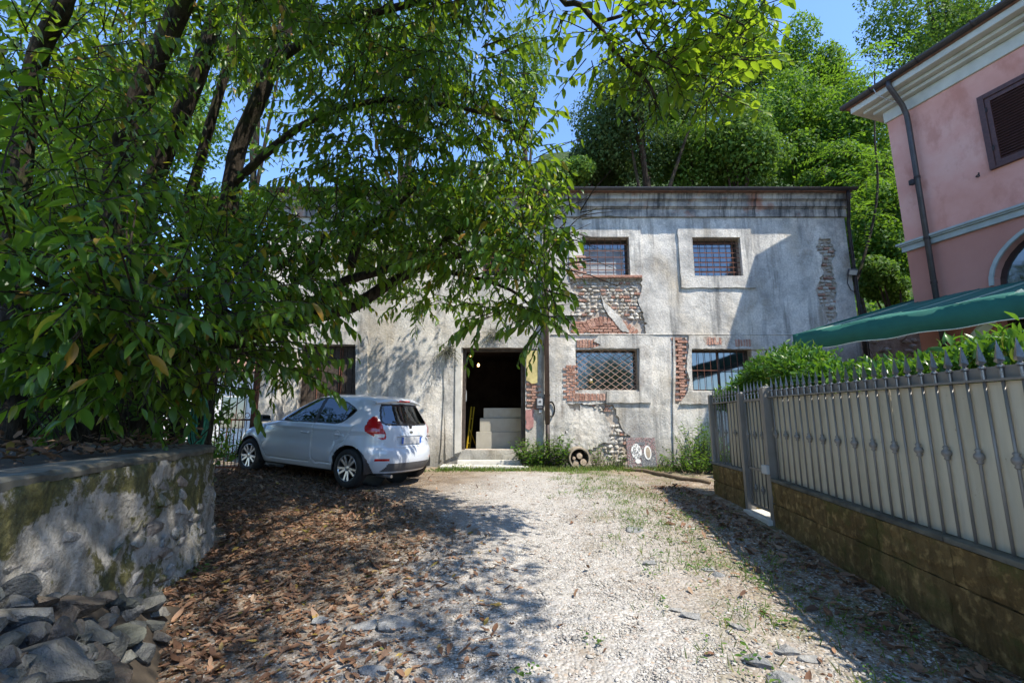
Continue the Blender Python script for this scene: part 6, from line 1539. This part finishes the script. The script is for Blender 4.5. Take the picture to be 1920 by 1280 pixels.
# tufts rooted in the wall over the doorway
def tuft(px, py, n, r, lab):
    c = at(px, py, FY - .03); t = thing('wall_tuft', lab, 'plant', c); st = [(c.x + random.gauss(0, r * .3), FY - .03, c.z + random.gauss(0, r * .25)) for _ in range(n)]; dr = [(random.gauss(0, .9), -random.uniform(.3, 1), random.gauss(-.1, .6)) for _ in range(n)]; tw = []
    A = shoots(st, dr, (.16, .42), .028, (.03, .06), 2.2, 48, .5, tw); scatter('foliage', LEAFLET, *A, 'grey_tuft', t); twig_mesh('stems', tw, .003, MT['old_wood'], t)
tuft(838, 655, 90, .22, 'grey green drooping tuft rooted in the wall at the upper left of the doorway')
tuft(925, 625, 60, .26, 'grey green tuft hanging on the wall over the middle of the doorway')
# ------------------------------------------------------------------ small objects by the wall
pc = at(1085, 852, 10.62)
pot = thing('log_ring', 'round clay ring lying on its side filled with cut logs by the wall', 'pot', (pc.x, 10.62, .56))
Mx = Matrix.Rotation(math.pi / 2, 3, 'X'); rr0 = .245; zc_ = .565 + rr0
MB().lathe([(rr0 - .035, -.17), (rr0, -.17), (rr0 - .012, .17), (rr0 - .045, .17)], (pc.x, 10.64, zc_), 32, Mx, False).build('ring', MT['terracotta'], pot, smooth=False, bevel=.006)
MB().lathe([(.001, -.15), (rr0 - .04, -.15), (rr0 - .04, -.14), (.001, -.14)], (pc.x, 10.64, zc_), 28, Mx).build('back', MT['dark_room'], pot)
for k, (dx, dz, r) in enumerate(((-.09, -.10, .068), (.075, -.085, .075), (-.005, .05, .066), (-.02, -.165, .045), (.10, -.17 , .036), (-.125, .0, .035))):
    t = thing('log', ['pale cut log low on the left in the round clay ring', 'pale cut log low on the right in the round clay ring', 'topmost cut log in the round clay ring', 'thin log at the bottom of the round clay ring', 'thinnest log at the lower right of the round clay ring', 'thin log at the far left in the round clay ring'][k], 'log', (pc.x + dx, 10.5, zc_ + dz), 'logs in the clay ring')
    yy_ = random.uniform(10.44, 10.5); cxx = Vector((pc.x + dx, (yy_ + 10.74) / 2, zc_ + dz)); L = (10.74 - yy_) / 2
    MB().lathe([(r, -L), (r * 1.02, 0), (r, L)], cxx, 14, Mx).build('bark', MT['log_bark'], t, smooth=False); MB().lathe([(.001, 0), (r * .92, 0), (r * .9, .006), (.001, .008)], (cxx.x, yy_ - .001, cxx.z), 14, Mx).build('cut_end', MT['log_end'], t)
mpn = thing('mosaic_panel', 'square pebble mosaic panel with two pale ovals leaning on the foot of the wall', 'panel', (at(1205, 870, 10.5).x, 10.5, .56))
a0 = at(1178, 868, 10.5); a1 = at(1233, 868, 10.5); wpn = a1.x - a0.x; hpn = .66; cxp = (a0.x + a1.x) / 2
TL = Matrix.Rotation(-.20, 3, 'X'); O_ = Vector((cxp, 10.5, .60))
def PV(u, v, d=0): return O_ + TL @ Vector((u, -d, v))
def pbox(mb, u0, u1, v0, v1, d0, d1):
    vs = [PV(u, v, d) for u in (u0, u1) for d in (d0, d1) for v in (v0, v1)]; return mb.add(vs, [(0,1,3,2)[::-1], (4,6,7,5)[::-1], (0,4,5,1)[::-1], (2,3,7,6)[::-1], (0,2,6,4)[::-1], (1,5,7,3)[::-1]])
m = MB(); pbox(m, -wpn / 2, wpn / 2, 0, hpn, -.05, 0); m.build('board', MT['mosaic_ground'], mpn)
m = MB(); pbox(m, -.02, wpn / 2 - .02, .02, hpn * .42, .0, .006); m.build('dark_field', MT['mosaic_dark'], mpn)
def oval(u, v, ru, rv, mat, nm, d=.012, par=mpn):
    n = 22; vs = [PV(u + ru * math.cos(a), v + rv * math.sin(a), d) for a in np.linspace(0, 2 * math.pi, n + 1)[:-1]] + [PV(u + ru * .98 * math.cos(a), v + rv * .98 * math.sin(a), 0) for a in np.linspace(0, 2 * math.pi, n + 1)[:-1]]
    m = MB(); m.add(vs, [tuple(range(n))] + [(k, (k + 1) % n, n + (k + 1) % n, n + k)[::-1] for k in range(n)]); return m.build(nm, MT[mat], par)
oval(-.115, hpn * .54, .115, .17, 'mosaic_light', 'oval'); ov = oval(.13, hpn * .50, .082, .155, 'mosaic_light', 'oval', .016); oval(.14, hpn * .50, .05, .12, 'terracotta', 'oval_centre', .02)
oval(-.10, hpn * .22, .06, .05, 'mosaic_light', 'oval', .012); oval(.0, hpn * .80, .10, .035, 'mosaic_dark', 'oval', .010)
m = MB()
for k in range(420):
    u, v = random.uniform(-wpn/2 + .01, wpn/2 - .01), random.uniform(.01, hpn - .01); s = random.uniform(.006, .012); c = PV(u, v, .003 + .012 * (abs(u + .115) < .1 and abs(v - hpn * .54) < .15)); m.box(c, (s * 2, s, s * 1.6), TL)
o = m.build('tesserae', MT['path_stone'], mpn); o['kind'] = 'stuff'
m = MB(); pbox(m, -wpn / 2 - .02, wpn / 2 + .02, -.06, -.004, -.06, .03); m.build('foot_strip', MT['rubble_rock'], mpn, bevel=.006)
hz_ = [at(1168, 880, 10.4), at(1200, 889, 10.1), at(1240, 902, 9.4), at(1280, 911, 8.8), at(1340, 921, 8.2)]
m = []
for i in range(4):
    for j in range(8):
        p = hz_[i].lerp(hz_[i+1], j / 8); m.append((p.x, p.y + .03 * math.sin((i*8+j) * .7), gz(p.x, p.y) + .035))
t = thing('ground_pipe', 'brown corrugated pipe lying on the ground between the wall and the short fence', 'pipe', m[10]); MB().tube(m, [.034 + .003 * (k % 2) for k in range(len(m))], 8).build('pipe', MT['hose_brown'], t, smooth=True)
# ------------------------------------------------------------------ hose, iron gate and garden at the left
hp_ = at(378, 838, 5.75)
t = thing('garden_hose', 'green garden hose hung in long loops behind the end of the retaining wall', 'hose', (hp_.x, 5.75, 1.4))
hb = at(376, 742, 5.75); m = MB()
for k in range(5):
    w_ = .05 + .012 * k; L = .50 + .035 * k; m.tube([(hb.x + (w_ + .02 * math.sin(k * 2)) * math.cos(a) - .02 * (k - 2), 5.75 + .02 * k, hb.z - .02 - L / 2 + L / 2 * math.sin(a)) for a in np.linspace(0, 2 * math.pi, 29)], .012, 7)
m.build('coil', MT['hose_green'], t, smooth=True); MB().tube([(hb.x + .07, 5.8, hb.z - .5), (hb.x + .1, 5.72, hb.z - .62), (hb.x + .16, 5.5, 1.37)], .012, 7).build('tail', MT['hose_green'], t, smooth=True)
MB().tube([(hb.x, 5.86, .8), (hb.x, 5.86, hb.z + .1)], .03, 8).build('post', MT['old_wood'], t); MB().tube([(hb.x, 5.86, hb.z), (hb.x, 5.66, hb.z), (hb.x, 5.64, hb.z + .06)], .012, 6).build('hook', MT['iron'], t)
IG = 8.9; ga2 = thing('iron_gate', 'tall rusty iron bar gate beyond the front of the white car', 'gate', (-5.6, IG, .6)); xa, xb = at(385, 700, IG).x, at(478, 700, IG).x
n_ = 13
for k in range(n_ + 1):
    x = xa - .9 + (xb - xa + .9) * k / n_; MB().tube([(x, IG, .62), (x, IG, 2.75)], .011, 6).build('bar', MT['rusty_iron'], ga2); MB().lathe([(.018, 0), (.022, .03), (.001, .12)], (x, IG, 2.75), 6).build('spear', MT['rusty_iron'], ga2)
for z in (.75, 1.62, 2.6): MB().bbox(xa - .95, xb, IG - .008, IG + .008, z, z + .035).build('rail', MT['rusty_iron'], ga2)
for k in range(n_):
    x = xa - .9 + (xb - xa + .9) * (k + .5) / n_; MB().tube([(x, IG, .62), (x, IG, 1.62)], .008, 5).build('bar', MT['rusty_iron'], ga2)
    MB().tube([(x + .045 * math.cos(a), IG, 1.72 + .045 * math.sin(a)) for a in np.linspace(0, 6.283, 13)], .007, 5).build('scroll', MT['rusty_iron'], ga2)
MB().bbox(xb + .02, xb + .10, IG - .04, IG + .04, .5, 2.9).build('post', MT['rusty_iron'], ga2)
t = thing('stone_pillar', 'grey stone gate pillar between the iron gate and the plank door', 'pillar', (at(505, 700, 10.2).x, 10.2, .5)); px0, px1 = at(486, 700, 10.2).x, at(528, 700, 10.2).x
MB().bbox(px0, px1, 10.1, 10.5, .4, 3.2).build('shaft', MT['plaster'], t, bevel=.02); MB().bbox(px0 - .05, px1 + .05, 10.05, 10.55, 3.203, 3.32).build('cap', MT['pale_stone'], t, bevel=.015)
t = thing('garden_house', 'sunlit white house wall glimpsed through the bars of the iron gate', 'house', (-9.2, 15.5, .5)); MB().bbox(-11.5, -7.6, 15.5, 19, .4, 3.2).build('wall', MT['white_wall'], t)
m = MB(); m.add([(-11.8, 15.2, 3.2), (-7.3, 15.2, 3.2), (-7.3, 17.3, 4.1), (-11.8, 17.3, 4.1), (-11.8, 19.3, 3.2), (-7.3, 19.3, 3.2)], [(0, 1, 2, 3), (3, 2, 5, 4)]); m.build('roof', MT['roof_tile'], t)
MB().bbox(-9.6, -8.8, 15.47, 15.52, 1.4, 2.4).build('window', MT['window_glass'], t)
weed('garden_bush', 'sunlit bush in the garden behind the iron gate', 405, 850, 12.5, 1.1, 1.1, 60, .1); weed('garden_bush', 'leafy plants behind the right half of the iron gate', 455, 850, 11.6, .9, .7, 40, .09)
# stone terrace wall in the gap between the two buildings
t = thing('terrace_wall', 'dark rubble stone terrace wall in the gap beside the pink house', 'wall', (9.6, 12.6, .5)); MB().bbox(8.45, 12.2, 12.6, 12.9, .4, 4.35).build('core', MT['mortar'], t)
for k in range(150):
    x, z = random.uniform(8.5, 12.1), random.uniform(1.5, 4.35); o = link('stone', random.choice(STONEM), t, (x, 12.59, z)); o.scale = (random.uniform(.15, .36), .14, random.uniform(.1, .2)); o.rotation_euler = (0, random.uniform(-.3, .3), 0)
# ------------------------------------------------------------------ ground cover
def pebbles(n):
    t = (1 + 5 ** .5) / 2; import itertools
    ov_ = np.array([(1, 0, 0), (-1, 0, 0), (0, 1, 0), (0, -1, 0), (0, 0, 1), (0, 0, -1), (.62, .62, .5), (-.62, .62, .5), (.62, -.62, .5), (-.62, -.62, .5)])
    F = np.array([(0, 6, 8), (0, 8, 3), (0, 2, 6), (2, 7, 6), (2, 1, 7), (1, 9, 7), (1, 3, 9), (3, 8, 9), (4, 6, 7), (4, 7, 9), (4, 9, 8), (4, 8, 6)])
    Vs, Fs, Rr = [], [], []; k = 0
    y = 1.9 + 6.6 * RNG.random(n) ** 2.0; x = RNG.uniform(-1, 1, n) * (.9 + y * .55); ok = (x < 2.72 - .02 * y) & (x > -2.2 - .16 * y)
    dens = np.where(x > 1.2, .45, np.where(x < -.9, .14, 1.0)); ok &= RNG.random(n) < dens
    pn = np.sin(x*2.3+y*1.1)*np.sin(y*1.9-x*.7+1)+.6*np.sin(x*5.1-y*2.2)*np.cos(y*4.3+x); ok &= (pn < .35) | (RNG.random(n) < .3)
    x, y = x[ok], y[ok]; n = len(x); s = np.exp(RNG.normal(math.log(.0046), .48, n)); s = np.clip(s, .004, .032) * (1 + .05 * y)
    z = g(y) + lump(x, y); a = RNG.uniform(0, 6.283, n); sc = np.stack([s * RNG.uniform(.8, 1.35, n), s * RNG.uniform(.7, 1.1, n), s * RNG.uniform(.3, .55, n)], 1)
    L = ov_[None] * sc[:, None] * RNG.uniform(.78, 1.15, (n, len(ov_), 1)); ca, sa_ = np.cos(a)[:, None], np.sin(a)[:, None]
    v = np.stack([L[..., 0] * ca - L[..., 1] * sa_ + x[:, None], L[..., 0] * sa_ + L[..., 1] * ca + y[:, None], L[..., 2] + z[:, None] + (s * .10)[:, None]], -1)
    f = (F[None] + (np.arange(n) * len(ov_))[:, None, None]).reshape(-1, 3)
    o = np_mesh('gravel', v.reshape(-1, 3), f, MT['pebble'], None, False, np.repeat(RNG.random(n), len(ov_))); o['kind'] = 'stuff'
pebbles(140000)
def litter(n, fx_, size, mat, geos, name, lift=.012, tilt=.28):
    x, y = fx_(n); z = g(y) + lump(x, y) + np.abs(RNG.normal(0, lift, len(x))) + .004; k = len(x); P = np.stack([x, y, z], 1)
    D = norm(RNG.normal(0, 1, (k, 3)) * [1, 1, .18]); N = norm(RNG.normal(0, tilt, (k, 3)) + [0, 0, 1]); return P, D, N, RNG.uniform(size[0], size[1], k), RNG.random(k)
def wall_x(y): return -2.0 - .2 * np.minimum(y, 5.0) - np.clip(y - 5, 0, 9) * .85
def lx_left(n):
    y = 1.9 + 8.4 * RNG.random(n) ** 1.15; u = RNG.random(n) ** 1.25; lo = np.maximum(wall_x(y) + .10, -5.2); x = lo + u * 2.7; keep = RNG.random(n) < np.clip(1.35 - (x + 2.6) / 2.0, .05, 1); return x[keep], y[keep]
def lx_all(n):
    y = 2 + 8.3 * RNG.random(n) ** 1.2; x = RNG.uniform(-2.6, 2.7, n); return x, y
def lx_right(n):
    y = 2 + 6.0 * RNG.random(n) ** 1.1; x = 2.66 + .03 * (y - 2.6) - np.abs(RNG.normal(0, .42, n)); return x, y
A = cat5([litter(11500, lx_left, (.03, .098), 0, 0, 0, .009, .2), litter(230, lx_all, (.035, .09), 0, 0, 0), litter(620, lx_right, (.05, .12), 0, 0, 0)])
scatter('fallen_leaves', CURL, *A, 'dry_leaf')
A = litter(26000, lx_left, (.012, .045), 0, 0, 0, .006); scatter('leaf_crumbs', RHOMB, *A, 'dry_leaf')
A = litter(4200, lx_right, (.012, .04), 0, 0, 0, .006); scatter('leaf_crumbs', RHOMB, *A, 'dry_leaf')
# small ground weeds and grass on the right margin
def gx(n):
    y = 2.2 + 8.4 * RNG.random(n) ** 1.0; x = 1.75 + RNG.normal(0, .38, n) - .06 * (y - 4) + .0 * y; return x, y
cx_, cy_ = gx(300); st = []; dr = []
for x, y in zip(cx_, cy_):
    for k in range(random.randint(2, 6)): st.append((x + random.gauss(0, .05), y + random.gauss(0, .05), gz(x, y))); a = random.uniform(0, 6.283); dr.append((math.cos(a), math.sin(a), .7))
A = shoots(st, dr, (.05, .13), .022, (.018, .042), 2.5, 60, .1); scatter('ground_weeds', OVATE, *A, 'weed_leaf')
def blades(n, fx_, h, name):
    x, y = fx_(n); k = len(x); P = np.stack([x, y, g(y) + lump(x, y)], 1); D = norm(RNG.normal(0, .55, (k, 3)) * [1, 1, .2] + [0, 0, 1]); N = norm(RNG.normal(0, 1, (k, 3))); return P, D, N, RNG.uniform(h * .5, h * 1.3, k), RNG.random(k)
BLADE = [(np.array([(0, -.06, 0), (0, .06, 0), (.55, .045, .05), (.55, -.045, .05), (1, .01, .22), (1, -.01, .22)]), np.array([(0, 1, 2, 3), (3, 2, 4, 5)]))]
def gxc(n):
    c = RNG.integers(0, len(cx_), n); return cx_[c] + RNG.normal(0, .09, n), cy_[c] + RNG.normal(0, .09, n)
scatter('grass', BLADE, *blades(3600, gxc, .055, 'g'), 'grass_blade')
def gfoot(n): return RNG.uniform(-1.6, 5.6, n), 10.4 + RNG.normal(0, .16, n)
scatter('grass', BLADE, *blades(6000, gfoot, .10, 'g'), 'grass_blade')
def gstep(n): return RNG.uniform(-2.1, .6, n), 10.28 + RNG.normal(0, .05, n)
A = litter(900, gfoot, (.03, .07), 0, 0, 0, .02, .6); scatter('ground_weeds', OVATE, *A, 'weed_leaf')
A = litter(500, gstep, (.03, .06), 0, 0, 0, .03, .6); scatter('ground_weeds', OVATE, *A, 'weed_leaf')
# single sprigs and big leaves in front
for (px, py, lab) in ((1110, 1212, 'small green weed sprouting alone on the bright gravel'), (985, 1268, 'tiny weed at the bottom of the gravel near the shadow edge'), (1400, 1240, 'pale green weed clump beside the grey stones at the bottom right'), (1690, 1115, 'round leaved weed at the foot of the brown wall'), (375, 1075, 'low green weed in the dead leaves beside the retaining wall')):
    p = ground_at(px, py); t = thing('ground_sprig', lab, 'weed', (p.x, p.y, p.z)); a = [random.uniform(0, 6.28) for _ in range(8)]
    scatter('foliage', OVATE, *shoots([tuple(p)] * 8, [(math.cos(q), math.sin(q), .9) for q in a], (.06, .13), .025, (.03, .055), 2, 60, .1), 'weed_leaf', t)
# ------------------------------------------------------------------ stones
ROCKS = []
for k in range(16):
    me = rock_mesh(900 + k, 1, 3); me.materials.append(MT['rubble_rock']); ROCKS.append(me)
PST = []
for k in range(8):
    me = rock_mesh(950 + k, 1, 2); me.materials.append(MT['path_stone']); PST.append(me)
def heap_pt(px, py, dd=0):
    r = ray(px, py); ux = r.x / r.y; d = .20 + .40 * np.clip((py - 1090) / 190, -.2, 1.3) + dd; Y = (1.65 - d) / (-ux - .27) if -ux > .5 else 3.1; Y = min(max(Y, 1.4), 3.3)
    p = Vector((0, 0, CAMZ)) + r * (Y / r.y); return p
vs = []; fs = []
gxp = list(range(-260, 341, 40)); gyp = list(range(1090, 1420, 30))
for px in gxp:
    for py in gyp:
        p = heap_pt(px, py + max(0, px - 120) * .12); p.z = max(gz(p.x, p.y) - .03, p.z - .07); vs.append(p)
ny_ = len(gyp); fs = [(i*ny_+j, (i+1)*ny_+j, (i+1)*ny_+j+1, i*ny_+j+1) for i in range(len(gxp)-1) for j in range(ny_-1)]
o = MB().add(vs, fs).build('rubble_mound', MT['soil_bank'], None, smooth=True); o['kind'] = 'structure'
def rock(px, py, size, flat, rot, label, lift=0, group='rocks in the rubble heap under the wall', tilt=.2, meshes=ROCKS, name='rock'):
    heap = name == 'rock'; p = heap_pt(px, py) if heap else ground_at(px, py)
    if heap:
        gzz = gz(p.x, p.y); p.z = max(p.z, gzz) - .03; o = link(name, random.choice(meshes), None, p); tag(o, label, 'rock', group); o.scale = (size, size * random.uniform(.6, .85), size * (flat * .7 + .2)); o.rotation_euler = (random.gauss(-.25, tilt), random.gauss(0, tilt), rot); return o
    o = link(name, random.choice(meshes), None, (p.x, p.y, gz(p.x, p.y) + lift)); tag(o, label, 'rock', group); o.scale = (size, size * random.uniform(.6, .8), size * flat); o.rotation_euler = (random.gauss(0, tilt), random.gauss(0, tilt), rot); return o
rock(60, 1235, 0.476, .30, .5, 'largest pale grey slab at the lower left of the rubble heap', .12, tilt=.35)
rock(45, 1150, 0.438, .22, .4, 'flat tilted slab at the left edge of the rubble heap', .22, tilt=.4)
rock(130, 1130, 0.400, .30, .3, 'broad greenish rock against the wall on top of the heap', .22)
rock(160, 1178, 0.343, .36, .2, 'brown grey rock in the upper middle of the rubble heap', .16)
rock(175, 1225, 0.248, .55, 1.4, 'dark rounded cobble standing in the middle of the heap', .10)
rock(212, 1205, 0.266, .7, 1.5, 'tall dark rock near the right side of the heap', .08)
rock(140, 1255, 0.285, .45, .3, 'pale jagged rock low in the middle of the heap', .06)
rock(205, 1268, 0.323, .4, .2, 'wide rounded grey rock at the bottom of the heap', .04)
rock(238, 1180, 0.285, .4, .6, 'grey rock at the right shoulder of the heap', .06)
rock(276, 1125, 0.228, .6, .2, 'pinkish pale rock at the far right end of the heap by the wall', .06)
rock(235, 1125, 0.228, .5, .9, 'dark rock against the wall near the right end of the heap', .08)
rock(100, 1190, 0.285, .4, -.5, 'dark blue grey rock wedged behind the flat slab', .15, tilt=.5)
for k in range(84):
    px = random.uniform(-40, 310); py = random.uniform(1095, 1330)
    if px + (py - 1100) * .30 > 330 or py < 1085 + max(0, px - 120) * .12: continue
    rock(px, py, random.uniform(.08, .22), random.uniform(.4, .8), random.uniform(0, 3.1), 'small grey rock lying among the larger ones of the rubble heap', random.uniform(.0, .14) * (1 - px / 400), 'small rocks of the rubble heap', .4)
PSL = [(1300, 1158, .18, 'smooth oval grey stone set in the gravel at the right'), (1290, 1050, .0, ''), (745, 1170, .30, 'flat blue grey stone embedded in the shadow left of centre'), (690, 1170, .24, 'flat grey stone half covered by dead leaves left of centre'), (605, 1165, .16, 'small pale stone among the dead leaves'), (1425, 1245, .22, 'grey stone embedded near the bottom right of the gravel'), (1220, 1055, .16, 'grey stone in the brown soil at mid right'), (1385, 1180, .14, 'small blue grey stone on the soil strip'), (1480, 1225, .20, 'pale flat stone at the edge of the fence shadow'), (1190, 992, .24, 'pale flat stone where gravel meets the soil'), (1330, 1065, .16, 'flat stone in the sunlit soil near the fence shadow'), (1520, 1240, .16, 'pale stone on the shadow line at the lower right'), (1465, 1275, .22, 'wide pale stone cut by the bottom edge'), (1345, 1075, .14, 'dark stone on the soil left of the fence shadow'), (700, 1265, .2, 'dark stone in the shade at the bottom'), (1270, 1145, .12, 'small white stone beside the oval grey one'), (870, 1100, .10, 'small grey stone in the tree shadow')]
for (px, py, s, lab) in PSL:
    if s: o = rock(px, py, s, .35, random.uniform(-.5, .5), lab, .004, 'flat stones embedded in the yard', .06, PST, 'embedded_stone'); o['category'] = 'stone'
